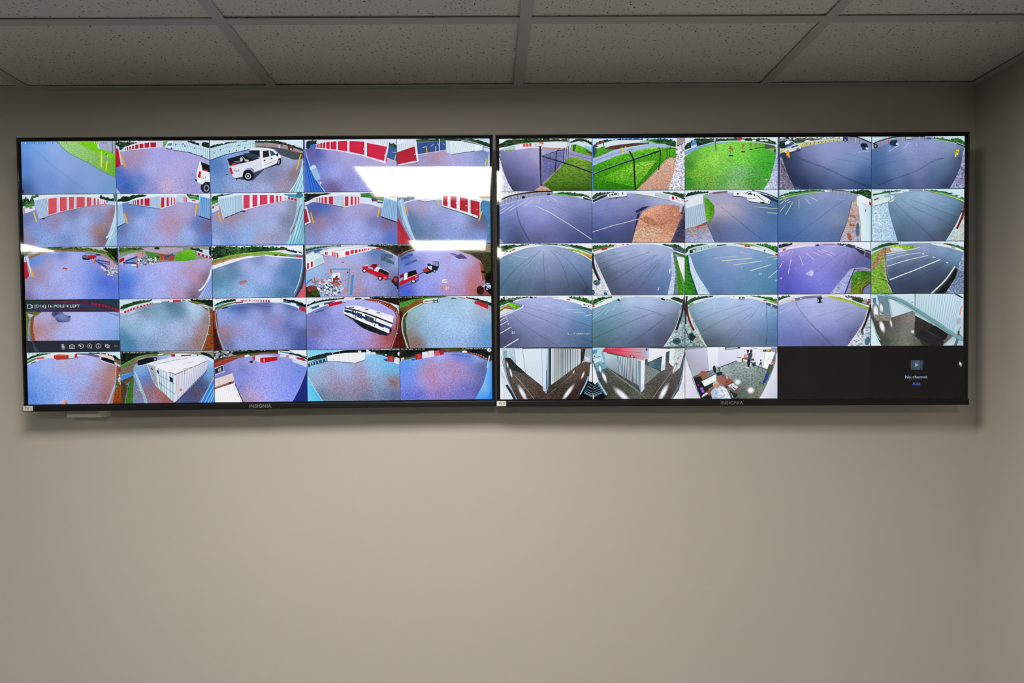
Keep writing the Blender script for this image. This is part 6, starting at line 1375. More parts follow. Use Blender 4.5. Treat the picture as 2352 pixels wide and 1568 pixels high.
f.p('#2c3450',[(50,262),(200,235),(240,215),(235,232),(120,262)], g=AS).p('#e0e6f0',[(45,232),(75,208),(100,212),(130,175),(200,158),(228,168),(240,200),(232,212),(190,225),(100,250),(60,258),(48,248)]).p('#24304c',[(132,182),(195,164),(222,174),(125,205)]).l('#e0e6f0',4,[(170,170),(172,192)]).e('#14181c',208,214,20,19).e('#8c94a0',208,214,10,10).e('#14181c',88,245,16,16).l('#b4bcc8',4,[(75,222),(190,205),(236,192)])
f.l('#f0a820',15,[(76,235),(82,295)]).l('#f4b020',17,[(92,236),(106,315)]).d(.62,22,[(200,310),(360,375),(540,440),(740,535),(900,600),(1060,660)], g=(.25, .3,0)).d(.85,9,[(560,225),(800,265),(1080,350)],[(600,320),(850,360),(1080,440)]).l('#28384c',4,[(120,320),(160,312)])
f.p('#8c849c',[(-5,290),(20,310),(60,430),(110,560),(180,690),(-5,690)], g=(.2, .9,0)).sid('#3c3448',[(5,350),(40,420)],[(20,680),(150,680)],9,3).e('#2c5c94',206,672,26,18).done()

f = Feed(TRV,0,4,1790,300,'asphalt lot seen the other way with two yellow posts')
f.b([(1200,300,'#2c5c94'),(1130,450,'#1c5088'),(1300,250,'#6484bc'),(1500,200,'#9098cc'),(1800,170,'#8c98d0'),(2000,200,'#8ca0cc'),(1600,350,'#7c88bc'),(1350,400,'#5078ac'),(1900,280,'#7484b8'),(1950,350,'#5c7ca4'),(2100,290,'#2c4464'),(2100,400,'#0e1a30'),(2050,520,'#14284c'),(1900,450,'#4c6894'),(1400,520,'#5474a8'),(1250,600,'#1c4070'),(1500,620,'#2c4470'),(1750,560,'#384c80'),(1950,620,'#0e1c44'),(1650,480,'#6478a8'),(2000,400,'#38587c'),(1130,620,'#1c4470')], AS, soft=60).fill()
f.grad('#cfe8f2','#c0d0e4',[(1080,48),(1600,48),(2180,48)],[(1080,215),(1250,150),(1450,115),(1800,92),(2000,130),(2180,185)])
f.p('#8c94b8',[(1090,160),(1200,115),(1400,75),(1800,62),(1790,98),(1450,115),(1250,150),(1090,210)]).l('#0c1018',14,[(1088,152),(1200,105),(1390,66),(1700,62)],4).l('#c83848',7,[(1270,88),(1272,145)]).l('#c83848',7,[(1468,65),(1470,115)]).l('#b84450',5,[(1178,118),(1180,165)]).l('#b84450',5,[(1558,62),(1558,105)]).l('#8c3c4c',5,[(1695,62),(1695,98)]).l('#dce4f0',5,[(1632,62),(1632,102)]).l('#dce4f0',4,[(1430,70),(1432,118)])
f.e('#14181e',1120,175,26,28).e('#8c949c',1118,175,12,16).p('#c0c8d8',[(1475,80),(1500,70),(1535,75),(1538,98),(1480,102)]).l('#20242c',6,[(1480,100),(1538,98)]).p('#4c4c8c',[(1715,85),(1740,75),(1770,80),(1768,95),(1718,97)])
f.p('#143848',[(1285,130),(1310,108),(1365,100),(1380,125),(1385,150),(1340,170),(1290,165)], g=(.2, .3,0)).p('#c8d4e0',[(1360,140),(1388,130),(1388,158),(1360,162)]).l('#14181e',8,[(1300,178),(1378,165)])
f.tr('#1c5024',[(1800,75),(1900,80),(1990,98),(2080,80),(2168,130)],[(1800,92),(1900,108),(2000,125),(2080,145),(2168,165)],8,'#58a048').l('#a0c888',7,[(1795,92),(1900,110),(2010,130)],3).l('#dce4f0',7,[(2068,130),(2170,172)]).p('#24384c',[(2072,135),(2168,172),(2168,186),(2072,152)])
f.l('#c8d4ec',6,[(1272,242),(1400,160)]).l('#c8d4ec',6,[(1455,200),(1510,135)]).l('#c8d4ec',6,[(1590,132),(1608,178)]).l('#a8b8dc',5,[(1670,130),(1720,162)]).l('#a8b8dc',4,[(1265,200),(1300,180)]).l('#8c9cc8',4,[(1750,130),(1810,160)])
f.l('#ecd41c',17,[(2076,218),(2058,302)]).l('#ecd41c',15,[(2096,212),(2080,280)]).d(.55,16,[(1130,645),(1300,575),(1480,515),(1650,440),(1800,350),(1920,318)], g=(.25, .3,0)).d(.85,9,[(1100,350),(1300,280),(1600,210)],[(1100,425),(1300,360),(1600,320)],[(1820,170),(2000,220),(2150,265)])
f.p('#a0a4c8',[(2155,200),(2180,190),(2180,685),(1985,685),(2060,560),(2120,420)], g=(.2, .9,0)).sid('#585c84',[(2130,420),(2175,440)],[(2010,680),(2160,680)],9,3).l('#b8ccdc',9,[(2178,60),(2170,200),(2150,290)]).e('#2c2c34',2098,314,12,8).date(1110,74,13,'#3c4c5c',14).done()

f = Feed(TRV,1,0,1120,425,'open asphalt with parking stripes and a carport')
f.b([(250,240,'#8c94d4'),(200,320,'#6c80c8'),(500,160,'#a8acdc'),(800,180,'#9ca0d4'),(1100,200,'#8890c8'),(500,300,'#9494d8'),(650,350,'#9494d8'),(900,300,'#7c84c0'),(1150,350,'#5c6ca8'),(1150,500,'#3c4880'),(250,420,'#4868a0'),(180,550,'#4c6ca4'),(320,540,'#384470'),(500,450,'#7474bc'),(700,480,'#6c6cb4'),(850,560,'#50588c'),(600,620,'#504c7c'),(350,640,'#2c3050'),(1000,620,'#34407c'),(1150,640,'#2c3c70'),(700,600,'#585488'),(1050,430,'#4c5890')], AS, soft=60).fill()
f.grad('#f0f6f8','#dce4ec',[(125,62),(600,62),(1230,62)],[(125,250),(250,180),(450,135),(770,112),(1000,128),(1230,185)])
f.p('#8c94bc',[(130,200),(250,140),(450,95),(765,75),(765,115),(450,150),(250,195),(130,245)]).l('#3c2c28',18,[(132,185),(250,128),(450,88),(630,72),(760,70)],4).sid('#c8d0e4',[(150,190),(300,125),(500,95),(750,78)],[(150,230),(300,175),(500,135),(750,115)],14,5).l('#c83c50',6,[(348,110),(350,158)]).l('#c83c50',6,[(630,70),(630,120)]).p('#1c2428',[(402,130),(420,120),(438,130),(436,152),(406,155)]).e('#34405c',712,104,24,12).l('#dce0f0',4,[(135,240),(300,190),(500,140),(760,115)],4)
f.tr('#1c4428',[(770,90),(900,82),(1050,90),(1150,110),(1215,150)],[(770,100),(900,108),(1050,125),(1150,135),(1215,165)],7,'#4c8848').p('#5cb868',[(770,98),(920,105),(1050,128),(1050,136),(900,120),(770,110)], g=(.2, .3,0)).p('#c8a890',[(880,116),(1050,132),(1050,138),(880,122)]).l('#e4e8f0',7,[(1112,155),(1112,126),(1220,162)]).p('#283444',[(1120,135),(1218,168),(1218,180),(1120,158)])
for a, b in (((142,335),(310,225)),((250,300),(448,182)),((422,250),(530,170)),((590,212),(612,155)),((722,192),(684,148)),((812,180),(742,140)),((140,305),(220,250))):
    f.l('#d4d8f0',6,[a, b])
f.l('#dce0e4',7,[(565,238),(720,312),(900,420),(1100,550),(1225,636)]).l('#a8a8d8',4,[(570,236),(700,214)]).d(.45,15,[(340,250),(350,340),(380,440),(440,560),(490,650)], g=(.3, .3,0)).d(.8,9,[(730,340),(800,430),(790,500)],[(590,600),(630,640)],[(145,450),(300,400)],[(720,190),(950,260),(1220,330)],[(760,230),(1000,330),(1220,420)]).d(1.2,8,[(145,545),(300,480)],[(145,380),(320,340)])
f.p('#acacc4',[(130,620),(150,630),(195,685),(130,685)]).date(155,88,13,'#3c4454',14).done()

f = Feed(TRV,1,1,1120,425,'asphalt with a tan gravel mound and white camper')
f.b([(1300,220,'#7c88c4'),(1500,150,'#8c94c8'),(1700,130,'#9498c8'),(1600,220,'#8088c0'),(1400,300,'#6c7cbc'),(1600,320,'#7078b4'),(1300,420,'#4c60a4'),(1500,400,'#5460a0'),(1750,300,'#5c6098'),(1650,430,'#383c68'),(1300,560,'#2c3c70'),(1500,540,'#40487c'),(1650,560,'#303864'),(1400,650,'#283868'),(1600,640,'#343c68'),(2000,150,'#a0a0cc'),(2200,200,'#a4acd4'),(2250,560,'#544c68'),(2250,450,'#5c4444')], AS, soft=60).fill()
f.grad('#e8f2f6','#ccd4ec',[(1220,55),(1700,55),(2325,55)],[(1220,215),(1400,140),(1650,92),(1900,130),(2140,175),(2325,240)])
f.tr('#18241c',[(1232,130),(1290,90),(1380,80),(1480,75)],[(1232,160),(1290,145),(1400,110),(1480,95)],8,'#3c5c3c').l('#c8d0dc',8,[(1280,155),(1280,135),(1400,98)]).p('#222c3c',[(1232,170),(1400,105),(1400,125),(1232,200)])
f.p('#eceef8',[(1740,68),(1900,72),(2140,105),(2230,130),(2320,190),(2320,225),(2140,172),(1900,118),(1740,98)]).p('#c0c8e0',[(1960,85),(2130,110),(2130,165),(1960,122)]).l('#7c9c4c',8,[(1735,98),(1900,125),(2140,175)],3).tr('#1c3c24',[(2060,75),(2180,82),(2300,95)],[(2060,90),(2180,115),(2300,165)],8,'#447444').dr('#c42838',[(2158,125,165,2184,128,168),(2205,132,160,2222,136,164)]).p('#c8d4e4',[(2215,165),(2255,170),(2255,190),(2215,182)]).l('#a83848',7,[(2270,170),(2320,190)])
f.p('#f0f4f8',[(1405,100),(1440,85),(1540,78),(1545,70),(1610,72),(1632,110),(1615,132),(1540,128),(1525,138),(1420,152),(1408,130)]).p('#20242c',[(1448,98),(1470,95),(1472,116),(1450,120)]).p('#20242c',[(1480,94),(1512,90),(1514,108),(1482,112)]).p('#20242c',[(1574,78),(1586,78),(1588,106),(1576,106)]).p('#20242c',[(1426,105),(1436,104),(1438,140),(1428,142)]).l('#14181c',8,[(1415,152),(1535,138),(1635,128)]).e('#14181c',1510,145,14,8).p('#20242c',[(1524,82),(1532,82),(1532,128),(1526,130)])
f.p('#2c2c48',[(1690,660),(1740,480),(1790,310),(1850,270),(1900,240),(1820,250),(1730,300),(1750,330),(1740,420)], g=AS)
f.p(['#e4a484','#e8a888','#e4a080','#c07c68','#a86454','#b07058','#d49c80','#e0ac8c','#e0a888','#d89c84','#dca488'],[(1815,310),(1940,245),(2080,218),(2200,232),(2260,260),(2280,340),(2200,540),(2140,675),(1690,675),(1730,520),(1775,390)], g=(.55, .35,0))
f.p('#b87c5c',[(1780,390),(1850,362),(1920,375),(1980,430),(2100,440),(1990,480),(1850,440)], g=(.55, .6,0)).p('#c48468',[(2150,230),(2240,240),(2270,300),(2200,400),(2120,430),(2180,320)], g=(.5, .4,0)).p('#d4ac90',[(1740,520),(1900,480),(2050,520),(1950,660),(1700,670)], g=(.6, .4,0))
f.p('#b8c8d8',[(2256,222),(2282,224),(2262,310),(2245,305)]).p('#3c2c28',[(2240,310),(2280,320),(2285,240),(2300,250),(2290,340)]).e('#c8d0dc',2192,345,12,10).p('#4c4864',[(2290,330),(2325,290),(2325,685),(2140,685),(2220,520)], g=(.3, .9,0)).sid('#20203c',[(2290,400),(2320,430)],[(2160,680),(2310,680)],9,4)
f.l('#dcd4dc',7,[(1228,545),(1450,475),(1770,392)]).d(.75,14,[(1560,420),(1700,360),(1800,300)], g=(.3, .3,0)).d(.85,8,[(1230,250),(1450,210),(1800,190)],[(1230,330),(1450,270),(1750,240)],[(1230,440),(1500,380)]).l('#8c94c8',4,[(1495,280),(1505,320)]).done()

f = Feed(TRV,1,2,1560,425,'asphalt drive beside a white siding wall and two campers')
f.b([(400,150,'#8890c0'),(450,260,'#c0a8b4'),(500,300,'#c4b0b8'),(600,250,'#b0a4b8'),(700,290,'#9494b4'),(420,320,'#a898ac'),(600,140,'#8c94c4'),(800,250,'#6c7cac'),(1000,240,'#487098'),(1100,330,'#2c6498'),(1080,500,'#2c6ca8'),(850,380,'#5c78b0'),(500,400,'#54689c'),(600,500,'#4c64a0'),(800,560,'#4c68a4'),(1000,620,'#2c60a4'),(450,560,'#3c5080'),(560,620,'#48609c'),(420,450,'#2c3450'),(700,620,'#5068a0'),(1100,180,'#305c7c')], AS, soft=60).fill()
f.grad('#e4f0f8','#d0dcf0',[(60,48),(600,48),(1165,48)],[(60,180),(270,120),(600,85),(900,120),(1165,190)])
f.tr('#14241c',[(72,105),(130,78),(220,68),(340,70)],[(72,135),(130,118),(220,100),(340,85)],8,'#34583c').p('#a49ca4',[(340,88),(440,70),(560,62),(562,90),(440,102),(345,105)], g=(0, .1, .2)).p('#6c5464',[(385,82),(560,64),(562,78),(390,96)]).p('#b08c8c',[(400,98),(565,84),(565,92),(400,106)]).p('#6cb030',[(275,115),(330,92),(335,105),(285,130)], g=(.3, .4,0)).l('#303c48',8,[(190,75),(192,105)])
f.p('#f4f6fa',[(630,95),(650,70),(740,68),(752,128),(630,120)]).p('#20242c',[(668,88),(692,88),(692,106),(668,105)]).l('#20242c',8,[(620,122),(760,132)]).p('#f4f6fa',[(745,62),(870,62),(1060,135),(1068,150),(1055,215),(830,185),(795,165),(790,135),(745,130)]).p('#18202c',[(805,88),(848,92),(850,108),(805,105)]).p('#18202c',[(865,95),(880,100),(882,122),(866,118)]).l('#20283c',6,[(770,100),(800,75),(840,72),(800,110)],4).l('#20283c',7,[(900,110),(960,160),(1000,185)],4).l('#20283c',6,[(1000,130),(1060,150),(1040,190)],4).l('#5c6474',5,[(800,150),(900,150)]).l('#14181c',8,[(815,190),(960,205),(1060,218)])
for x in (952,970,988):
    f.e('#14181c', x,200,9,10)
f.l('#0c121a',12,[(850,58),(1000,90),(1150,150)],3).p('#1c3850',[(900,75),(1150,150),(1150,200),(1070,170)]).l('#dce8f0',5,[(880,66),(1020,105),(1150,165)],3)
f.l('#d4dcb8',6,[(870,245),(1060,265),(1158,274)]).l('#d4dcb8',6,[(1022,320),(1158,324)]).l('#a0b4d0',4,[(745,196),(900,210),(1080,232)])
f.d(.6,10,[(430,205),(560,310),(700,420),(850,540),(1000,660)], g=(.3, .3,0)).d(.85,8,[(700,250),(900,370),(1150,500)],[(600,200),(850,290),(1150,430)],[(460,590),(510,660)]).d(1.12,8,[(480,480),(620,560),(700,650)],[(620,580),(690,600),(760,540)])
f.p(['#5cac20','#4c9c18','#3c8c10','#488c18','#5ca420','#6cb430'],[(285,145),(320,145),(400,230),(400,330),(345,435),(315,420)], g=(.3, .5,0)).l('#284008',4,[(400,230),(405,330),(345,440)],3)
f.p('#e4ecf6',[(65,165),(150,130),(270,105),(275,205),(65,270)]).p('#b8cce4',[(65,270),(275,205),(315,425),(180,480),(65,508)]).sid('#7c94b4',[(70,275),(270,215)],[(70,500),(312,428)],10,4).l('#a03040',9,[(70,190),(100,170)]).l('#282c34',7,[(65,512),(200,475),(318,430)])
f.p(['#8c8c9c','#b08c88','#a8a4b8','#b8c0ec','#a0a8d4'],[(65,515),(318,432),(360,540),(418,670),(65,670)], g=(.4, .4,0)).p('#a05c48',[(180,485),(318,432),(322,450),(210,510)], g=(.4, .8,0)).l('#f0a828',11,[(112,496),(150,545),(195,612)],3).l('#2c3040',5,[(318,435),(345,500),(415,665)],3).done()

f = Feed(TRV,1,3,1790,425,'striped parking asphalt beside a white building and clay strip')
f.b([(100,300,'#2c5c8c'),(60,200,'#2c6484'),(200,200,'#50789c'),(300,120,'#7c94b8'),(500,90,'#8c9cc8'),(700,100,'#8494c4'),(500,200,'#6c84b4'),(700,200,'#6c80b0'),(300,330,'#4c78b0'),(100,450,'#2c68a8'),(60,600,'#1c4c90'),(400,420,'#5c7cb4'),(600,400,'#7488b0'),(680,400,'#8490b0'),(300,560,'#3c68a4'),(550,540,'#4c6ca8'),(650,600,'#3c5c94'),(200,640,'#2c5898'),(450,640,'#3c5c98'),(800,150,'#7888b8'),(780,300,'#506ca0'),(700,500,'#3c5484')], AS, soft=60).fill()
f.grad('#cfeaf2','#b8d8dc',[(-5,38),(500,38),(1090,38)],[(-5,175),(150,125),(350,85),(540,70),(900,110),(1090,160)])
f.tr('#1c3c28',[(-5,120),(100,82),(200,66),(350,55),(520,54)],[(-5,135),(100,105),(200,90),(350,70),(520,62)],6,'#4c8450').p('#4c9c4c',[(-5,140),(150,95),(350,66),(525,60),(525,72),(350,85),(150,118),(-5,172)], g=(.2, .3,0)).l('#c8c864',6,[(-5,170),(120,130),(350,85),(500,74)],4).e('#e0e8ec',40,130,16,9)
f.p('#8c98a8',[(525,52),(700,58),(920,100),(915,130),(750,95),(525,75)]).l('#18242c',9,[(610,52),(750,60),(920,98)],3).sid('#d4dce8',[(540,58),(700,66),(910,105)],[(540,76),(700,88),(905,130)],10,4).p('#e8eef4',[(525,55),(560,52),(562,76),(528,74)]).e('#d0d8e0',576,65,14,9).tr('#16281c',[(830,62),(920,56),(1000,48),(1075,70)],[(830,75),(920,95),(1000,130),(1075,160)],10,'#4c7c3c')
for a, b in (((66,345),(150,195)),((225,268),(225,158)),((355,216),(296,150)),((452,184),(362,136)),((522,160),(455,135)),((0,308),(68,222)),((5,215),(70,165)),((62,190),(112,158)),((80,205),(125,185)),((665,155),(765,165))):
    f.l('#d4dcd4' if a[0] < 500 else '#9cb0d4',6,[a, b])
f.d(.62,8,[(130,650),(300,500),(440,400),(650,240),(790,150)], g=(.2, .2,0)).d(.85,7,[(10,500),(250,350),(600,180)],[(10,380),(250,270),(560,140)]).d(1.14,7,[(540,650),(650,480),(700,400)],[(480,640),(620,500)],[(320,640),(500,500)])
f.p(['#b0acc0','#c4a898','#b89484','#a8a8c4','#b8b0c8','#c4a89c'],[(848,160),(900,160),(940,330),(955,655),(705,655),(780,440)], g=(.35, .5,0)).e('#b06c4c',850,460,36,18, g=(.3, .6,0)).e('#b07858',860,360,40,14,20, g=(.3, .6,0)).e('#a86848',820,600,24,50,-20, g=(.3, .6,0)).e('#586c84',915,520,26,80, g=(.4, .6,0)).l('#283040',6,[(848,165),(790,420),(700,655)],3)
f.p(['#e8f2f8','#d4eaf6','#c0e4f4','#c8ecf8','#e0f4fc','#eef6fc'],[(910,120),(1000,160),(1085,240),(1085,660),(950,660),(930,320)]).p('#f4f8fc',[(900,130),(950,115),(1085,170),(1085,250),(960,190),(940,245),(905,235)]).sid('#cfe0ec',[(905,150),(940,165)],[(905,230),(940,240)],3,4).p('#b82038',[(1048,188),(1085,205),(1085,248),(1048,225)]).p('#3c4c5c',[(1004,282),(1016,280),(1012,304),(1003,306)]).l('#5c3c34',5,[(928,320),(950,480),(952,655)],3).l('#b8d4e4',4,[(960,190),(1085,330)]).done()

f = Feed(TRV,1,4,1790,425,'asphalt with pale concrete apron and fanning seams')
f.b([(1300,250,'#486c88'),(1400,350,'#547898'),(1500,450,'#3c607c'),(1400,600,'#384c64'),(1600,300,'#6c90b4'),(1500,180,'#84a8c8'),(1700,120,'#94b4d4'),(1900,180,'#7ca4c8'),(2000,260,'#5888ac'),(1750,330,'#6c8cb4'),(1650,500,'#486488'),(1800,480,'#587498'),(1950,400,'#4c6c8c'),(2080,380,'#2c3c4c'),(2050,480,'#28323c'),(1950,560,'#2c343c'),(1800,600,'#2c3c50'),(1600,620,'#405878'),(2120,300,'#284458'),(2000,220,'#5c90b4'),(1350,160,'#84a4bc')], AS, soft=60).fill()
f.grad('#d4f0f4','#c8e8ec',[(1080,38),(1600,38),(2190,38)],[(1080,150),(1250,110),(1450,75),(1750,62),(1950,100),(2190,200)])
f.tr('#1c4428',[(1090,105),(1180,82),(1280,62),(1420,52)],[(1090,118),(1180,100),(1280,85),(1420,65)],6,'#44804c').tr('#1c3c24',[(1700,50),(1850,55),(2000,80),(2180,145)],[(1700,58),(1850,70),(2000,105),(2180,165)],6,'#44784c').p('#3ca468',[(1740,60),(1900,72),(2050,115),(2170,165),(2170,178),(2030,125),(1880,82),(1740,68)], g=(.2, .3,0)).l('#c8c83c',9,[(1750,68),(1900,95),(2050,140),(2168,188)],4).l('#3c4828',4,[(1760,72),(1900,102),(2050,148),(2166,195)],4).e('#e4ecec',2110,130,20,12).p('#e4e8e8',[(2020,90),(2060,100),(2060,112),(2020,102)])
f.p('#7c94b0',[(1515,45),(1680,45),(1685,65),(1520,65)]).p('#e0e8ec',[(1375,75),(1400,65),(1450,68),(1452,84),(1380,90)]).p('#cfe0e8',[(1300,80),(1375,70),(1380,90),(1310,100)])
f.p(['#c8e0f0','#b8d8f0','#b0d0e8','#a8ccec','#b8d8f0','#c4dcf0'],[(1085,240),(1262,190),(1290,350),(1385,655),(1200,655),(1085,655)], g=(.3, .5,0)).p('#cfe8e8',[(1085,150),(1150,125),(1280,105),(1340,120),(1350,140),(1330,185),(1280,195),(1270,180),(1090,245)]).p('#dceef0',[(1090,190),(1280,140),(1280,185),(1090,245)]).p('#a03c50',[(1105,160),(1160,138),(1158,158),(1110,175)]).l('#4c6470',6,[(1090,246),(1275,192),(1345,140)]).l('#8c9ca0',6,[(1298,60),(1300,165)]).p('#9cc0cc',[(1225,110),(1300,95),(1300,130),(1230,140)]).e('#5c7c8c',1285,85,10,14)
f.d(.58,9,[(1345,190),(1500,340),(1700,520),(1830,650)],[(1420,160),(1600,270),(1850,380),(2040,480)],[(1540,165),(1700,220),(1950,320),(2100,370)], g=(.2, .2,0)).d(.8,7,[(1700,120),(1900,180),(2140,270)],[(1330,280),(1500,520),(1620,650)],[(1620,150),(1900,240),(2120,320)])
f.l('#b8d8e4',7,[(1265,195),(1290,350),(1385,652)],3).p(['#c8d8d8','#d8dcd0','#c8c8b8','#b8ccd0','#c0d4dc'],[(2150,280),(2190,250),(2190,660),(1955,660),(2060,500)], g=(.1, .4,0)).l('#dce8ec',10,[(2155,270),(2130,340),(2070,470),(1958,655)],4).l('#7c1420',24,[(2180,180),(2165,290),(2135,390),(2085,505)],4).l('#1c2428',6,[(2190,340),(2160,350),(2150,395)]).p('#1c3c5c',[(2136,290),(2152,280),(2150,315),(2134,320)]).date(1110,56,12,'#3c4c5c',14).done()

f = Feed(TRV,2,0,1120,545,'wide asphalt with seams fanning from the centre top')
f.b([(200,300,'#5c84a4'),(250,400,'#4c7898'),(160,550,'#386484'),(350,220,'#7ca0c0'),(500,180,'#90a8cc'),(650,120,'#a8b8dc'),(800,180,'#90a0cc'),(1000,240,'#8098c4'),(1150,320,'#6488b4'),(1180,450,'#3c5c84'),(500,350,'#6880a4'),(650,350,'#7484b0'),(800,350,'#7080ac'),(950,420,'#586c94'),(450,550,'#48607c'),(650,560,'#505c80'),(850,560,'#4c5878'),(1050,560,'#384460'),(1150,620,'#242c40'),(300,620,'#3c5468'),(650,640,'#404860'),(900,640,'#384058')], AS, soft=60).fill()
f.grad('#ecf4f8','#dce8f0',[(130,62),(600,62),(1235,62)],[(130,245),(250,190),(450,115),(700,88),(920,125),(1100,190),(1235,275)])
f.tr('#1c3820',[(140,110),(180,95),(260,82),(380,80),(480,78)],[(140,170),(190,150),(260,125),(380,100),(480,85)],8,'#447440').p('#6cac44',[(180,155),(300,110),(370,92),(300,122),(190,170)], g=(.3, .4,0)).p('#f0f2f6',[(140,185),(250,140),(450,98),(620,85),(620,95),(450,118),(180,215),(140,230)]).dr('#c82c3c',[(214,155,168,242,148,160),(284,134,152,296,132,149),(298,131,149,310,129,146),(312,128,146,322,126,144)]).l('#30383c',9,[(255,160),(275,152)]).l('#dce4e8',4,[(182,165),(182,220)])
f.tr('#1c3420',[(560,74),(700,74),(880,76),(1000,82),(1100,95),(1220,130)],[(560,82),(700,82),(880,90),(1000,108),(1100,130),(1220,165)],6,'#3c6c40').p('#3c8c6c',[(980,100),(1100,130),(1220,175),(1220,195),(1100,145),(980,112)]).p(['#a8d030','#b0c838','#c89438','#b87c30','#8cac30','#7cb028'],[(920,118),(1050,140),(1220,205),(1220,255),(1080,185),(960,140)], g=(.3, .5,0)).l('#f0f4f8',10,[(1000,155),(1120,200),(1225,270)],3).p('#90a0b4',[(905,82),(960,90),(962,110),(910,105)]).p('#e8ecf4',[(565,80),(620,78),(620,95),(570,98)])
f.d(.6,10,[(655,150),(655,300),(672,500),(675,670)],[(610,150),(480,300),(390,470),(330,660)],[(740,150),(850,280),(920,450),(960,600)],[(780,150),(950,270),(1080,430),(1180,600)],[(540,200),(350,340),(200,520),(150,600)], g=(.2, .2,0)).d(1.1,18,[(620,200),(560,400),(500,660)],[(690,180),(730,400),(760,660)],[(560,220),(380,450),(270,660)]).d(.8,7,[(820,170),(1050,300),(1220,450)],[(850,150),(1100,260),(1220,340)],[(480,240),(280,340),(145,440)],[(450,220),(250,290),(145,340)])
f.l('#c8d4dc',4,[(290,205),(480,236)]).l('#b0c4d0',4,[(250,238),(300,252)]).t('12',1118,640,36,'#20242e',24).date(150,82,13,'#f4f8ff',14).done()

f = Feed(TRV,2,1,1120,545,'asphalt curving between a white kerb and grass strip')
f.b([(1300,250,'#6c84ac'),(1400,200,'#90a4c8'),(1600,150,'#a8b4dc'),(1800,110,'#b0bce0'),(2000,130,'#a4b4dc'),(2100,200,'#98a8d4'),(1500,280,'#7c8cb8'),(1750,300,'#7c8cbc'),(1350,340,'#3c4458'),(1400,450,'#303848'),(1600,420,'#646c98'),(1800,420,'#64749c'),(2000,350,'#6c80ac'),(1500,520,'#4c5470'),(1750,540,'#585c84'),(1950,500,'#5474a4'),(2100,450,'#4c78b0'),(1500,640,'#3c4058'),(1700,640,'#504c70'),(1900,620,'#484c78'),(2050,600,'#44649c'),(2130,330,'#6c8cbc'),(1290,300,'#4c5468')], AS, soft=60).fill()
f.grad('#eef4f8','#e0e8f0',[(1220,58),(1700,58),(2325,58)],[(1220,205),(1350,165),(1500,118),(1750,72),(2000,85),(2160,130),(2325,230)])
f.tr('#1c4824',[(1235,95),(1300,85),(1400,82),(1480,80)],[(1235,140),(1300,125),(1400,105),(1480,95)],8,'#4c8c48').p('#8c7c40',[(1235,145),(1350,112),(1480,95),(1480,105),(1340,130),(1235,165)], g=(.3, .4,0)).p('#b82c38',[(1332,138),(1345,122),(1402,112),(1404,130),(1340,150)]).dr('#c83040',[(1576,75,86,1600,74,85),(1626,72,82,1655,70,80)]).l('#8c94a0',4,[(1506,70),(1508,112)]).l('#c0ccd4',5,[(1820,78),(2000,76)])
f.tr('#243c28',[(2040,72),(2150,76),(2240,90),(2310,130)],[(2040,80),(2150,110),(2240,130),(2310,165)],7,'#4c7c5c').p('#4c5c74',[(2160,110),(2300,145),(2315,190),(2180,140)]).p('#4c7034',[(2180,160),(2310,200),(2310,235),(2190,185)], g=(.3, .4,0))
f.p(['#3c8418','#4c9c1c','#64b424','#4c9c1c','#3c8814'],[(2175,160),(2220,230),(2310,540),(2310,675),(2240,675)], g=(.3, .8,0)).sid('#2c6810',[(2190,220),(2210,560)],[(2270,320),(2310,660)],8,5).p('#f0eef4',[(2215,220),(2310,232),(2312,520),(2260,380)], g=(.1, .1,0)).p('#6c8088',[(2170,160),(2185,170),(2225,420),(2240,675),(2175,675),(2205,420)], g=(.3, .5,0)).p(['#c8d8ec','#d0dcec','#b8cce4','#a8c4e8'],[(2152,160),(2172,160),(2200,420),(2170,675),(2110,675),(2150,420)][:6][0:1] + [(2172,160),(2205,440),(2165,675)][:3], g=(.2, .4,0))
f.p('#c0d0e8',[(2165,420),(2200,440),(2180,675),(2108,675)], g=(.2, .5,0)).p('#d8e4f0',[(2130,370),(2148,360),(2140,420),(2125,410)]).p('#d0dcec',[(1990,610),(2012,575),(2005,620)])
f.d(.6,9,[(1780,600),(1900,420),(2060,220)],[(1450,520),(1700,360),(2000,190)],[(1320,380),(1550,280),(1900,170)], g=(.2, .2,0)).d(.7,8,[(1280,320),(1500,240),(1800,160)],[(1260,260),(1450,200),(1750,135)],[(1600,620),(1800,440),(2000,260)],[(1700,620),(1880,500),(2090,200)],[(1380,460),(1600,360)]).d(1.12,12,[(1650,480),(1900,300),(2080,170)],[(1900,560),(2020,400),(2100,220)]).l('#c8d0e8',4,[(1790,160),(1910,208)])
f.p(['#d8d8e4','#e0dce4','#d8d8e0','#e0e4ec'],[(1228,200),(1250,230),(1330,470),(1455,675)][:4] + [], g=(.1, .3,0)).p('#d4d8e4',[(1225,350),(1320,480),(1455,680),(1225,680)], g=(.1, .6,0)).l('#eceef4',14,[(1240,190),(1270,340),(1340,490),(1452,678)],4).l('#28181c',24,[(1232,180),(1240,320),(1270,420),(1315,505)],4).e('#3c5c6c',1280,525,44,32, g=(.4, .9,0)).e('#406880',1382,655,20,20, g=(.4, .9,0)).e('#406074',1240,640,18,30, g=(.4, .9,0)).l('#c8b478',4,[(1230,550),(1300,500)]).date(1240,78,12,'#4c5c4c',14).done()

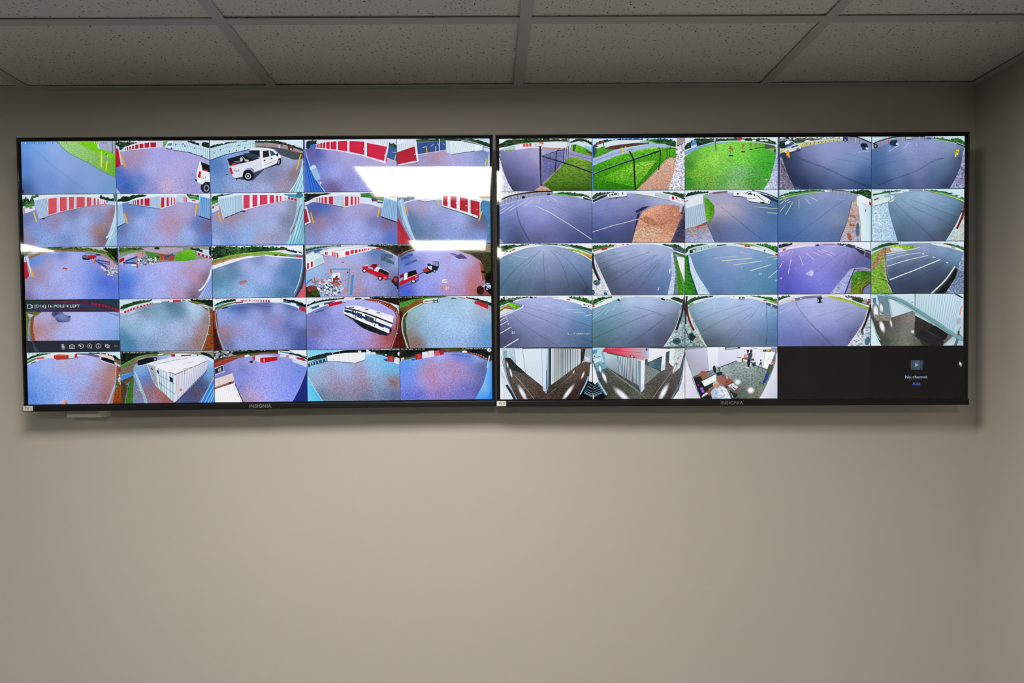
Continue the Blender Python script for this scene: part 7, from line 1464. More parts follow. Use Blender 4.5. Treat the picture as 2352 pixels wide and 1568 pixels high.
f = Feed(TRV,2,2,1560,545,'blue-grey parking bays with white stripes and bay numbers')
f.b([(200,230,'#5c88b4'),(400,180,'#84a0c8'),(600,130,'#90a8d0'),(800,160,'#8ca4d0'),(1000,200,'#6898c0'),(1120,260,'#3c88b0'),(400,280,'#6c8cbc'),(650,280,'#7c94c4'),(900,300,'#5c88b4'),(1100,400,'#2c7ca4'),(300,360,'#4c7cb0'),(500,400,'#6084bc'),(800,460,'#4c84b4'),(1050,560,'#2878a0'),(400,540,'#5078b0'),(600,560,'#5880b4'),(850,600,'#3c80ac'),(300,520,'#406c9c'),(450,650,'#3c608c'),(700,660,'#3c74a0'),(1120,650,'#1c6c94'),(200,330,'#4c78a8')], AS, soft=70).fill()
f.grad('#e8f2f0','#c8dce4',[(60,48),(600,48),(1165,48)],[(60,210),(200,170),(400,115),(600,92),(830,105),(1000,150),(1165,210)])
f.tr('#123818',[(72,120),(130,90),(230,75),(330,72)],[(72,185),(130,140),(230,105),(330,85)],8,'#3c7c3c').tr('#1c4820',[(900,72),(1000,72),(1080,85),(1150,100)],[(900,80),(1000,105),(1080,140),(1150,180)],9,'#4c9444').p('#a08c5c',[(640,62),(800,68),(960,115),(880,100),(740,85)], g=(.3, .4,0)).p('#6ca83c',[(680,60),(860,75),(1000,120),(900,90),(760,75)], g=(.3, .4,0))
f.p('#a8ccd4',[(110,140),(250,100),(430,78),(560,70),(560,92),(430,105),(250,140),(110,195)]).p('#2c343c',[(118,145),(190,125),(190,165),(120,182)]).l('#e8f0f4',9,[(112,195),(110,138),(250,95),(450,72),(600,62)],3).sid('#4c5c64',[(240,110),(400,85)],[(240,145),(400,110)],4,5).p('#e0e8ec',[(155,145),(180,138),(185,160),(158,165)]).l('#20282c',10,[(440,90),(540,80)]).p('#e4ecf0',[(560,75),(640,75),(800,90),(1000,135),(1155,195),(1155,215),(980,160),(800,115),(620,92)]).p('#b83028',[(760,85),(825,90),(828,108),(765,102)]).p('#b82c38',[(1126,182),(1155,190),(1155,212),(1126,204)]).e('#5c6c64',1000,150,12,8).l('#28343c',6,[(635,75),(660,75)])
for a, b in (((405,240),(700,210)),((490,270),(852,238)),((635,318),(968,270)),((830,388),(1080,312)),((1044,472),(1160,375)),((710,168),(820,190)),((1030,225),(1150,218)),((1095,250),(1155,240))):
    f.l('#d8dcd0',8 if a[1] > 260 else 5,[a, b])
for s, x, y, h in (('28',932,432,24),('27',724,354,16),('26',562,294,10),('25',450,255,8),('30',1124,508,20)):
    f.t(s, x, y, h,'#e0e4d8', h * .85)
f.d(.88,6,[(160,260),(600,190)],[(850,420),(1150,330)],[(220,420),(700,560),(1100,660)],[(160,330),(550,460),(1000,640)])
f.p(['#2c8410','#247808','#188010','#207c14','#30901c'],[(66,220),(98,195),(130,360),(215,670),(66,670)], g=(.3, .8,0)).sid('#104808',[(70,240),(70,600)],[(110,280),(190,640)],8,5).l('#1c3c5c',12,[(98,205),(115,360),(160,520),(215,670)],4).p(['#d8e8f0','#c0dcec','#b8dcf0','#a8d4ec','#b8dcf4'],[(102,205),(160,340),(235,470),(365,670),(220,670)], g=(.1, .3,0)).p('#c8e0f0',[(102,205),(125,210),(180,370),(240,480),(370,672),(225,672),(130,400)], g=(.1, .3,0)).done()

f = Feed(TRV,2,3,1790,545,'violet-tinted parking lot with stripes and a grassy basin')
f.b([(100,150,'#a090dc'),(300,110,'#a89ce4'),(600,100,'#b0a8e8'),(800,150,'#8c8cd4'),(200,250,'#7c6cc8'),(400,250,'#8c80dc'),(600,230,'#8c84d4'),(100,350,'#4c48b8'),(50,450,'#3c3cb8'),(300,350,'#7c74dc'),(500,350,'#7c74d4'),(700,300,'#7470c8'),(900,250,'#585898'),(1000,300,'#444c84'),(200,520,'#4c50cc'),(400,500,'#6c6ce0'),(580,480,'#7470d8'),(350,620,'#3c48c0'),(100,620,'#2c38a8'),(550,580,'#5c60cc'),(700,440,'#5454a8'),(850,350,'#4c4c88'),(470,460,'#8888ec')], AS, soft=70).fill()
f.grad('#eef2f8','#c4bce0',[(-5,42),(500,42),(1090,42)],[(-5,170),(150,120),(350,85),(600,75),(800,95),(900,135),(1090,230)])
f.tr('#1c2028',[(-5,80),(60,66),(150,62)],[(-5,120),(60,105),(150,80)],8,'#444c54').p('#e8e0f2',[(-5,150),(100,110),(250,85),(420,72),(420,88),(250,110),(100,135),(-5,175)]).dr('#c02840',[(38,130,155,50,126,151),(54,126,150,64,124,147),(68,123,146,78,121,142)]).p('#8c4870',[(500,70),(640,68),(680,78),(520,80)]).p('#e4e0f0',[(345,85),(375,68),(402,75),(405,98),(360,104)]).p('#30284c',[(420,80),(460,75),(468,92),(425,95)])
f.tr('#1c2438',[(680,66),(760,70),(840,80),(920,110),(1075,160)],[(680,80),(760,95),(840,115),(920,135),(1075,175)],7,'#444c64').p('#e8f2fa',[(830,55),(1085,55),(1085,155),(930,100)]).p('#282c40',[(885,105),(1005,150),(1010,200),(960,190),(890,130)]).l('#d4d4e8',6,[(885,108),(1005,152),(1000,210)]).p('#483c60',[(1005,155),(1085,185),(1085,260),(1005,220)]).l('#c8c8e0',4,[(1005,152),(1085,185)]).e('#dcdcec',765,90,16,8)
for a, b in (((102,425),(138,232)),((278,322),(232,198)),((404,254),(312,172)),((490,213),(376,152)),((618,212),(430,142)),((645,190),(480,135)),((0,352),(42,275)),((25,215),(75,160)),((90,190),(118,148)),((150,170),(162,138)),((5,210),(30,185))):
    f.l('#dcd8e4',7 if b[1] > 165 else 5,[a, b])
f.t('30',0,485,22,'#e8e4f0',17).t('31',180,366,15,'#e4e0f0',13).t('32',332,284,12,'#c8c0ec',12).t('33',440,236,9,'#c8c0ec',10)
f.p('#bcb4f4',[(305,425),(345,395),(370,370),(400,385),(402,430),(380,450),(345,442)], g=(.3, .4,0)).p('#d0ccf8',[(330,425),(365,400),(398,400),(395,440),(370,448)], g=(.2, .3,0)).d(.7,9,[(805,150),(775,280),(760,350),(800,390)],[(850,150),(900,260),(940,340),(1040,370)],[(760,150),(600,260),(400,420)], g=(.2, .2,0)).d(.85,8,[(10,300),(250,200),(500,130)],[(10,400),(300,260),(600,160)],[(350,620),(600,400),(780,200)])
f.p(['#a8acd8','#b4b8dc','#a8b0e4','#a0ace8','#b0b4d8'],[(830,370),(890,350),(870,420),(770,660),(590,660)], g=(.35, .4,0)).l('#20285c',12,[(885,362),(840,470),(770,658)],4).p('#9c88a8',[(880,380),(1085,360),(1085,660),(785,660),(845,470)], g=(.3, .4,0)).l('#98a4c4',16,[(890,362),(1000,355),(1085,385)],3)
f.p(['#347c20','#3c8c20','#2c7418','#1c5c10','#6c7c28','#748430','#4c8c28'],[(850,440),(900,395),(1000,385),(1085,400),(1085,540),(960,600),(840,655)], g=(.35, .9,0)).p('#6c8020',[(840,655),(900,550),(1000,520),(1085,530),(1085,660)], g=(.3, .8,0)).p('#5c4020',[(965,655),(975,590),(1040,535),(1085,530),(1085,660)], g=(.3, .6,0)).p('#707cac',[(985,655),(995,595),(1045,550),(1085,545),(1085,660)], g=(.1, .2,0)).done()

f = Feed(TRV,2,4,1790,545,'marked truck bays on dark asphalt beside grass and clay')
f.b([(1300,220,'#7c98c0'),(1450,170,'#8ca4cc'),(1700,140,'#94acd8'),(1900,160,'#88a8d4'),(2080,220,'#6c9cc8'),(2000,280,'#6c98c4'),(1500,230,'#5c7498'),(1650,250,'#4c6484'),(1400,320,'#34486c'),(1550,340,'#3c5074'),(1750,300,'#3c4c6c'),(1900,300,'#20304c'),(2020,330,'#1c2840'),(1400,430,'#344468'),(1600,440,'#304060'),(1850,400,'#283450'),(2000,430,'#1c2438'),(1450,560,'#1c2c48'),(1600,560,'#20304c'),(1800,560,'#202840'),(1950,560,'#0c1018'),(1600,640,'#182438'),(2050,420,'#0c1018'),(1350,520,'#283c5c')], AS, soft=60).fill()
f.grad('#e0f0f4','#b8d0e0',[(1080,40),(1600,40),(2190,40)],[(1080,200),(1250,120),(1450,75),(1800,62),(2000,100),(2190,170)])
f.tr('#183820',[(1090,125),(1180,90),(1230,70),(1400,58)],[(1090,160),(1180,125),(1250,100),(1400,75)],8,'#447c44').tr('#1c3c2c',[(1200,75),(1300,58),(1400,56)],[(1200,95),(1300,85),(1400,70)],7).l('#3c9c7c',10,[(1090,155),(1180,120),(1240,105)],3).tr('#244c2c',[(1930,60),(2050,75),(2170,110)],[(1930,72),(2050,105),(2170,150)],7,'#549454').p('#e8ecf0',[(1780,62),(1950,75),(2100,115),(2170,150),(2150,160),(2000,115),(1800,78)]).dr('#c02c40',[(2025,102,118,2034,104,120),(2038,105,121,2046,107,123),(2050,108,124,2060,110,126)]).l('#8c98a0',8,[(1418,48),(1420,70)])
f.p(['#98b83c','#a8d020','#8ccc20','#7cb428','#98b040','#a89858'],[(1285,110),(1360,80),(1480,88),(1640,105),(1500,140),(1250,185)], g=(.3, .7,0)).p('#d4dce4',[(1300,120),(1380,105),(1470,130),(1440,145),(1320,162)], g=(.1, .2,0)).p('#b88c68',[(1245,115),(1285,105),(1310,155),(1255,190)], g=(.3, .5,0)).l('#dce4ec',8,[(1255,185),(1450,150),(1600,125),(1650,105)],3).l('#6c8c4c',6,[(1280,118),(1320,170)])
f.p(['#7cac3c','#8cb840','#a0804c','#98a04c','#84ac48','#6c9c34','#7cb038'],[(1085,190),(1180,140),(1245,110),(1240,300),(1270,480),(1340,660),(1085,660)], g=(.35, .7,0)).p(['#b06858','#b87060','#b07860','#b07c60'],[(1085,330),(1205,130),(1243,112),(1180,260)], g=(.35, .7,0)).p('#b07868',[(1085,340),(1200,160),(1240,125),(1150,330),(1085,380)], g=(.35, .7,0)).p('#a8a888',[(1225,260),(1245,250),(1265,470),(1330,640),(1290,600),(1240,440)], g=(.3, .7,0))
f.l('#1c2c38',7,[(1243,112),(1245,250),(1270,420),(1310,560),(1368,658)],5).l('#8ca4b4',6,[(1252,250),(1270,400),(1300,500)],3).l('#1c2420',7,[(1212,485),(1260,502),(1300,560)])
for w, pts in ((6,[(1255,262),(1450,205),(1660,174)]),(8,[(1268,334),(1500,262),(1750,206)]),(12,[(1300,492),(1600,375),(1892,254)]),(16,[(1790,655),(1950,500),(2068,332)]),(5,[(1262,210),(1400,182),(1500,165)])):
    f.l('#dce8e4', w, pts,4)
f.d(.6,8,[(1420,560),(1700,430),(1950,300)],[(1300,420),(1500,340),(1800,235)], g=(.2, .2,0)).d(.85,6,[(1700,130),(1900,190),(2110,310)],[(1750,110),(1950,170),(2120,250)])
for x, y in ((1690,186),(1812,228),(1974,292)):
    f.e('#d8e4e4', x, y,14,7,25)
f.p('#06080c',[(1840,655),(1990,500),(2070,360),(2100,360),(2060,500),(1955,655)]).p(['#90a4c0','#8498b4','#7c90b4','#8ca0c8','#8498b8'],[(2165,160),(2190,160),(2190,660),(1950,660),(2080,460)], g=(.3, .9,0)).sid('#485870',[(2120,380),(2180,400)],[(1990,650),(2170,650)],9,4).l('#dce8f0',7,[(2128,282),(2112,330)]).l('#c8d4dc',6,[(2085,350),(2105,358)]).date(1110,60,12,'#3c4c5c',14).done()

f = Feed(TRV,3,0,1120,665,'curving asphalt lanes with angled bays and a caption over the road')
f.b([(300,250,'#9094c8'),(500,150,'#a8b0e0'),(700,150,'#a4b0e4'),(900,200,'#a0b0e0'),(1100,260,'#6ca0cc'),(1180,350,'#3c80b4'),(450,250,'#9094cc'),(650,300,'#9494cc'),(850,330,'#7c88bc'),(1050,430,'#4c6c9c'),(1180,520,'#2c648c'),(350,400,'#7c88b4'),(550,450,'#7480b4'),(750,500,'#747cac'),(950,580,'#50688c'),(500,600,'#646c94'),(700,620,'#5c6088'),(300,560,'#3c3c60'),(220,480,'#383c64'),(180,620,'#343454'),(420,640,'#585c80'),(1150,640,'#2c5470'),(270,420,'#585c8c')], AS, soft=70).fill()
f.grad('#f4f8fa','#e0e8f0',[(130,58),(600,58),(1240,58)],[(130,200),(300,140),(500,95),(700,85),(900,105),(1100,160),(1240,250)])
f.tr('#143818',[(142,150),(200,115),(300,90),(420,80),(520,76)],[(142,185),(240,150),(300,125),(420,95),(520,86)],9,'#448440').tr('#1c4820',[(960,76),(1050,80),(1130,95),(1222,120)],[(960,92),(1050,115),(1130,140),(1222,165)],9,'#4c9444').l('#58606c',5,[(270,125),(400,95),(560,80)],3).e('#30383c',510,88,24,7).e('#38404c',560,84,16,6).p('#28343c',[(255,125),(295,118),(298,140),(258,148)])
f.p('#f0f2f4',[(760,80),(900,90),(1060,125),(1225,190),(1225,225),(1060,160),(880,115),(760,95)]).l('#d8783c',5,[(700,78),(830,84)]).dr('#c02c38',[(926,100,116,940,102,118),(944,103,118,966,106,122)]).p('#f4f6f8',[(1100,145),(1150,150),(1172,170),(1170,205),(1105,195)]).p('#30404c',[(1125,160),(1140,162),(1140,178),(1125,176)]).l('#20282c',7,[(1108,198),(1172,208)]).e('#c8a0b8',1205,180,10,8).e('#4c606c',1185,190,8,10)
f.p(['#5cb024','#74cc20','#5cb018','#4ca010','#6cc024'],[(232,165),(280,155),(395,185),(345,225),(250,185)], g=(.3, .8,0)).l('#4c708c',6,[(275,152),(395,172),(398,200)]).p('#9c6c44',[(145,215),(235,175),(300,215),(260,235),(150,250)], g=(.3, .5,0)).p('#dce0e8',[(142,260),(200,215),(270,225),(300,240),(142,305)], g=(.1, .2,0)).l('#e8ecf0',11,[(142,318),(300,250),(400,205),(418,180)],4).p('#a8c050',[(140,215),(232,165),(238,180),(145,235)], g=(.3, .5,0))
for w, a, b in ((6,(145,360),(228,312)),(7,(145,412),(242,358)),(8,(145,508),(278,432)),(11,(178,682),(362,572)),(4,(920,228),(1060,230)),(4,(1010,262),(1140,262)),(5,(1130,305),(1220,285)),(3,(640,175),(760,190)),(3,(760,170),(860,178))):
    f.l('#e8ecec', w,[a, b])
f.t('51',280,515,34,'#f0f2f0',20).e('#e4e8e8',246,396,9,8).e('#e4e8e8',226,340,7,6).e('#dce0e0',214,304,5,4).t('16 SIDE CARPORT LEFT',930,522,18,'#f4f4f0',13.8,'#3c4458')
f.d(.62,9,[(290,280),(400,390),(580,510),(830,660)],[(380,240),(700,360),(950,490),(1225,610)],[(420,190),(800,290),(1225,430)], g=(.2, .2,0)).d(.82,7,[(430,160),(800,240),(1225,370)],[(300,320),(500,520),(620,660)]).d(1.1,12,[(600,460),(850,600),(960,660)],[(500,300),(800,430),(1100,560)]).l('#e0e4e8',6,[(415,680),(440,676)])
f.tr('#102414',[(140,130),(170,95),(200,80)],[(140,150),(170,140),(200,120)],8).date(175,110,15,'#f4f8ff',14).done()

f = Feed(TRV,3,1,1120,665,'asphalt with long diagonal seams and a dark pole at the right')
f.b([(1350,250,'#5890a8'),(1450,200,'#84b0cc'),(1700,130,'#b0c8e8'),(1900,130,'#b0c4ec'),(2100,200,'#a0b4d8'),(1300,400,'#3c7080'),(1500,350,'#5c8ca0'),(1700,270,'#8098bc'),(1900,220,'#98a8d4'),(1400,520,'#44707c'),(1600,450,'#64849c'),(1800,380,'#7084b0'),(2000,320,'#7884b4'),(2150,280,'#6c7c9c'),(1350,640,'#34545c'),(1600,600,'#4c5c7c'),(1850,520,'#545c84'),(2050,430,'#4c5878'),(1800,640,'#3c4054'),(2000,560,'#3c4060'),(2180,350,'#3c4050'),(2100,560,'#343444'),(1260,260,'#6ca8c0')], AS, soft=70).fill()
f.grad('#eef6f8','#d8e8f0',[(1225,55),(1700,55),(2325,55)],[(1225,225),(1350,155),(1600,95),(1800,80),(2000,95),(2150,125),(2325,200)])
f.tr('#183c1c',[(1235,120),(1290,95),(1380,82),(1460,78)],[(1235,180),(1290,140),(1380,105),(1460,90)],8,'#448840').p('#5ca438',[(1235,175),(1330,130),(1400,105),(1330,140),(1235,192)], g=(.3, .4,0)).tr('#1c3824',[(2150,90),(2220,85),(2300,115)],[(2150,105),(2220,130),(2300,160)],8).l('#6ca43c',7,[(2005,88),(2150,120),(2270,170)],3)
f.p('#f0f4f6',[(1240,180),(1400,120),(1450,105),(1460,130),(1420,165),(1390,160),(1250,215)]).p('#e8eef2',[(1385,125),(1410,108),(1460,118),(1455,140),(1400,165)]).l('#28343c',6,[(1395,165),(1450,142)]).e('#c82c40',1243,188,14,10).p('#18202c',[(1520,105),(1540,95),(1560,108),(1550,125),(1525,128)]).p('#e0e4e8',[(1540,95),(1562,98),(1562,112),(1548,112)]).p('#18202c',[(2032,95),(2060,90),(2082,105),(2078,122),(2040,115)]).e('#e0e4e8',2068,98,14,7).l('#5c6c78',3,[(1720,78),(2000,84)])
f.l('#3cb088',4,[(1480,118),(1630,85)])
for a, b in (((1232,345),(1290,285)),((1300,300),(1420,190)),((1372,290),(1430,225)),((1460,242),(1510,180)),((1582,205),(1592,168)),((1240,270),(1380,180)),((1238,300),(1330,230))):
    f.l('#c8d8e0',4,[a, b])
f.d(.55,10,[(1232,570),(1500,450),(1750,340),(1950,265)],[(1232,400),(1450,310),(1650,240)],[(1640,640),(1850,500),(2090,320)],[(1700,190),(1900,240),(2110,310)], g=(.2, .2,0)).d(.8,7,[(1232,480),(1500,360),(1800,240)],[(1940,265),(2130,330),(2180,360)],[(1400,640),(1700,480),(1900,370)]).d(1.1,12,[(1500,560),(1750,420),(1950,310)]).l('#c0d0e8',3,[(1682,130),(1684,180)])
f.p(['#a8bcc8','#8ca8b8','#6c8c94','#a4bcc0','#b8c8d0'],[(2300,300),(2320,280),(2320,680),(2065,680),(2190,500)], g=(.3, .9,0)).l('#c8d0d4',14,[(2262,230),(2250,320),(2190,480),(2068,675)],5).l('#1c1c24',26,[(2320,70),(2290,180),(2270,300),(2215,470)],5).l('#8c9498',5,[(2305,90),(2282,180),(2262,320)],4).p('#1c1c24',[(2290,140),(2320,120),(2320,260),(2300,240)]).l('#b8b8b0',4,[(2220,480),(2320,545)]).e('#34505c',2220,600,50,40, g=(.4, .9,0)).date(1345,78,11,'#5c6c78',12).done()

f = Feed(TRV,3,2,1560,665,'pale blue asphalt between a red pole and far campers')
f.b([(250,220,'#94b8d8'),(400,160,'#a4c0e4'),(600,130,'#a8c4ec'),(800,150,'#a8bce8'),(1000,200,'#94b4e0'),(1100,300,'#4c8cbc'),(300,320,'#7c9cbc'),(500,280,'#94acd0'),(700,250,'#98a8d0'),(900,260,'#94a8d8'),(1130,420,'#2c6c9c'),(200,420,'#3c5464'),(350,450,'#64788c'),(550,420,'#7c90b0'),(750,400,'#7c8cb4'),(950,380,'#6484b8'),(400,580,'#44505c'),(600,560,'#58687c'),(800,540,'#6074a0'),(950,560,'#44607c'),(1100,600,'#205c88'),(500,640,'#404858'),(750,640,'#4c5c7c'),(300,620,'#283440'),(160,280,'#5c7c8c')], AS, soft=70).fill()
f.grad('#eef4f6','#d8e8f0',[(62,48),(600,48),(1165,48)],[(62,205),(180,160),(350,105),(600,80),(800,95),(1000,140),(1165,220)])
f.tr('#123418',[(80,150),(130,105),(200,82),(300,72),(400,66)],[(80,185),(150,145),(200,115),(300,90),(400,76)],8,'#3c7c3c').p('#6cb030',[(105,175),(150,150),(182,155),(130,185)], g=(.3, .4,0)).l('#28343c',12,[(150,130),(250,98),(380,75)],3).l('#dce4e8',5,[(148,145),(260,105),(390,82)],3).p('#f4f6f6',[(600,75),(620,68),(690,66),(780,72),(800,85),(780,105),(700,105),(600,95)]).p('#202830',[(700,82),(720,80),(722,98),(702,100)]).p('#202830',[(738,82),(770,84),(770,98),(740,98)]).e('#30383c',640,78,10,5).l('#18202c',7,[(695,106),(780,106)])
f.tr('#1c4824',[(840,62),(950,70),(1060,85),(1150,110)],[(840,70),(950,90),(1060,118),(1150,150)],7,'#4c8c4c').p('#6cc048',[(980,92),(1080,120),(1150,155),(1150,170),(1080,145),(1000,110)], g=(.3, .4,0)).p('#e8ecf0',[(800,72),(950,92),(1040,125),(1020,150),(900,105),(800,85)]).p('#d87460',[(970,150),(1010,145),(1020,158),(980,160)]).p('#8c4c94',[(985,115),(1030,118),(1020,132),(990,128)]).p('#4c5878',[(1022,140),(1155,185),(1155,225),(1020,172)]).l('#e8ecf0',5,[(1020,138),(1155,182)]).p('#e0e8e8',[(1075,168),(1095,174),(1092,195),(1075,190)]).p('#c84860',[(1120,130),(1155,140),(1155,155),(1122,148)])
f.d(.5,13,[(1025,180),(1030,320),(1035,480),(1020,660)], g=(.3, .3,0)).d(.66,9,[(560,660),(800,380),(950,180)],[(260,490),(520,350),(850,200)],[(180,380),(450,260),(800,160)], g=(.2, .2,0)).d(.8,7,[(350,640),(650,430),(900,230)],[(160,290),(400,210)]).d(1.12,12,[(480,650),(750,430),(900,280)],[(900,600),(960,400),(985,220)])
for a, b in (((890,224),(1000,222)),((1005,260),(1130,245)),((1110,302),(1155,285))):
    f.l('#a8c4dc',4,[a, b])
f.p(['#a8c0c4','#b8ccc8','#a4b4ac','#6c8888','#7c9ca0'],[(72,250),(110,240),(325,665),(180,665),(72,665)], g=(.3, .9,0)).l('#d4dcd8',15,[(98,210),(140,350),(210,500),(322,665)],5).l('#6c1c24',24,[(85,160),(100,290),(135,400),(172,475)],5).l('#141418',20,[(88,70),(75,200),(72,400)]).p('#1c2c38',[(110,520),(150,500),(195,550),(160,600),(130,590)], g=(.3, .6,0)).e('#e07848',202,576,10,9).l('#c8d0cc',5,[(75,590),(135,640)]).l('#e0a850',8,[(255,660),(285,655)]).l('#141c20',9,[(72,460),(140,620)]).date(250,72,10,'#5c6c78',11).done()

f = Feed(TRV,3,3,1790,665,'lavender asphalt with a dark vehicle and yellow-green verge')
f.b([(200,180,'#9ca4d8'),(100,250,'#8c9cd4'),(350,150,'#b0b4e4'),(600,150,'#a8acdc'),(850,180,'#a0a4d4'),(1000,250,'#8490c0'),(400,280,'#a0a4dc'),(600,300,'#9ca0d8'),(850,320,'#848cc0'),(980,380,'#484c74'),(150,400,'#6c78bc'),(80,550,'#4c60ac'),(300,500,'#5c6cb4'),(200,600,'#4c5ca8'),(450,420,'#8c90d4'),(650,450,'#7c84cc'),(750,550,'#5c64a4'),(850,520,'#444470'),(450,580,'#504c84'),(560,640,'#484478'),(680,620,'#4c589c'),(350,640,'#4854a0'),(60,350,'#7088c4')], AS, soft=70).fill()
f.grad('#f0f4f8','#dce0f0',[(-5,42),(500,42),(1090,42)],[(-5,180),(130,135),(300,95),(520,80),(800,110),(1000,200),(1090,260)])
f.tr('#1c3c20',[(-5,85),(60,70),(130,66)],[(-5,125),(60,95),(130,78)],7,'#4c8448').p('#c8d0e0',[(-5,160),(60,120),(140,100),(140,130),(60,145),(-5,185)]).p('#e0d4dc',[(130,95),(180,85),(190,130),(135,128)]).p('#e07c68',[(135,122),(180,120),(180,132),(138,135)]).p('#7c7898',[(180,95),(300,72),(500,60),(500,85),(300,102),(185,130)], g=(0,0, .2)).l('#e4e4f0',6,[(175,90),(300,68),(520,58)],3).p('#dce0e8',[(245,92),(262,88),(264,108),(248,110)]).p('#dcd8ec',[(500,62),(560,66),(560,84),(500,85)])
f.p(['#d4d448','#a8c43c','#8cb03c','#98b43c','#a4b838','#a8bc3c','#b8cc40'],[(560,64),(700,80),(850,125),(1060,205),(1055,240),(850,155),(565,82)], g=(.3, .4,0)).sid('#3c4828',[(600,72),(800,110),(1050,205)],[(605,86),(800,128),(1045,225)],20,4).tr('#182c1c',[(780,66),(860,70),(940,85),(1000,100),(1065,110)],[(780,85),(860,115),(940,145),(1000,165),(1065,185)],10,'#c8d0d4').tr('#14281c',[(860,95),(920,85),(980,100)],[(860,115),(920,140),(980,160)],8,'#4c6c4c').e('#b0243c',1045,150,14,18).e('#7c2438',882,98,14,12).e('#dce0e4',840,100,22,9)
f.p('#16181e',[(448,85),(504,84),(506,125),(498,145),(455,145),(446,125)]).p('#c8ccdc',[(452,108),(464,106),(466,135),(456,136)]).p('#c8ccdc',[(490,106),(502,106),(500,132),(490,134)]).l('#0c0e14',8,[(450,146),(502,145)])
f.d(.5,14,[(190,140),(240,230),(350,370),(480,500),(640,660)], g=(.3, .3,0)).d(.75,8,[(380,330),(700,240),(920,195)],[(650,380),(850,270),(1000,210)],[(250,280),(450,560),(540,660)], g=(.2, .2,0)).d(.86,8,[(100,300),(110,660)],[(30,400),(20,660)],[(160,260),(250,500),(300,660)],[(250,210),(600,180)])
f.sid('#34365c',[(900,430),(840,500),(790,600)],[(960,440),(880,560),(820,655)],9,4)
for a, b in (((0,275),(140,175)),((80,250),(170,185)),((195,215),(240,175)),((0,225),(120,150))):
    f.l('#c0cce8',4,[a, b])
f.p(['#c8d4e0','#b8c4d4','#a0b8cc','#c8ccdc','#d0d4e0'],[(1040,330),(1085,270),(1085,660),(810,660),(940,490)], g=(.2, .9,0)).l('#d0d0d4',14,[(1040,240),(1010,350),(930,490),(812,658)],5).l('#1c1418',24,[(1078,170),(1050,280),(1010,400),(970,485)],5).e('#3c6c88',1040,600,30,50,20, g=(.3, .9,0)).e('#385c6c',980,500,14,30,-20, g=(.3, .9,0)).done()

f = Feed(TRV,3,4,1790,665,'storage hallway with a flatbed cart seen past a slanted rail')
f.b([(1200,420,'#3c3430'),(1300,300,'#4c423c'),(1400,380,'#5c5450'),(1550,350,'#8c8480'),(1500,300,'#7c7470'),(1350,500,'#5c5c50'),(1500,520,'#7c8478'),(1400,620,'#5c6450'),(1600,560,'#54584c'),(1250,600,'#3c3c34'),(1500,640,'#788070'),(1550,450,'#74706c'),(1650,620,'#484840')],(.2, .3,0)).fill()
f.p('#a8d0e0',[(1080,40),(1260,40),(1310,320),(1200,330),(1120,330),(1085,200)]).p('#6c8c98',[(1150,60),(1280,80),(1310,330),(1240,320),(1180,150)], g=(.1, .2,0)).p('#c8e4f0',[(1085,60),(1150,60),(1180,330),(1130,330),(1085,180)]).p('#5c7c88',[(1100,95),(1140,90),(1145,150),(1105,155)]).glow('#f0fcff',1140,250,34,80,-8).glow('#f4fcff',1205,210,22,60,-10).p('#8c8478',[(1130,290),(1310,290),(1330,360),(1140,360)], g=(.3, .4,0)).glow('#ffffff',1215,430,28,72,-18).glow('#e8e4e4',1320,390,14,50,-15).glow('#e8e4e4',1575,490,20,22)
f.p(['#dcecf4','#d4e8f4','#c4dcec','#d0e4f0'],[(1280,50),(1600,45),(1600,240),(1345,322)]).sid('#c0d8e4',[(1300,80),(1340,310)],[(1598,60),(1598,236)],14,2).p('#a8c4d0',[(1280,70),(1345,322),(1312,320),(1285,150)]).l('#5c747c',7,[(1288,140),(1300,240),(1312,320)]).l('#2c4854',6,[(1345,322),(1600,238)]).l('#3c5864',9,[(1600,45),(1605,300)]).e('#20303c',1566,142,9,5).p('#303c44',[(1600,140),(1612,140),(1608,200),(1600,200)])
f.p(['#cce4f0','#d4ecf8','#c4e0f0','#b0d0e4','#b8d8e8'],[(1605,45),(2180,45),(2180,300),(2090,560),(1605,300)]).sid('#8cacbc',[(1630,48),(1900,48),(2160,60)],[(1625,300),(1850,420),(2060,500)],19,4).p('#2c2824',[(1605,300),(1800,400),(2000,520),(1930,655),(1700,655),(1600,500)], g=(.2, .3,0))
f.p(['#18161c','#1c1a20','#201e26','#141216'],[(1600,535),(1690,460),(1860,570),(1800,660)]).p('#1c1a20',[(1600,540),(1690,460),(1900,590),(1870,660),(1760,660)], g=(.3, .8,0)).l('#3c444c',7,[(1598,545),(1770,655)]).p('#14121a',[(1745,470),(1850,410),(1990,520),(1920,640),(1880,580)], g=(.2, .5,0))
for pts in ([(1600,540),(1600,375),(1670,338),(1688,345),(1686,470)],[(1602,455),(1686,405)],[(1745,475),(1752,370)],[(1752,410),(1800,385),(1800,430)],[(1795,330),(1798,314),(1808,320)]):
    f.l('#30343c',6, pts)
f.e('#6c7478',1614,568,12,12).e('#5c6468',1950,598,9,12).l('#4c545c',4,[(1745,475),(1880,560)])
f.p(['#b8d4d8','#a8c8d0','#b0ccd4','#c4dce0'],[(1935,655),(2060,540),(2100,560),(2060,655)]).p('#5c6c74',[(2060,655),(2100,560),(2120,560),(2095,655)]).p('#a8ccd8',[(2100,655),(2130,560),(2180,560),(2180,655)]).p('#bcd4dc',[(2090,400),(2130,330),(2180,300),(2180,560),(2110,500)]).p('#cfe0e8',[(2150,170),(2180,170),(2180,330),(2130,320)]).p('#e09c94',[(2138,200),(2165,180),(2140,290),(2120,290)]).e('#a4b8c0',2118,368,26,40,20).e('#30404c',2118,500,12,26).l('#3c4c54',6,[(2145,430),(2120,480)])
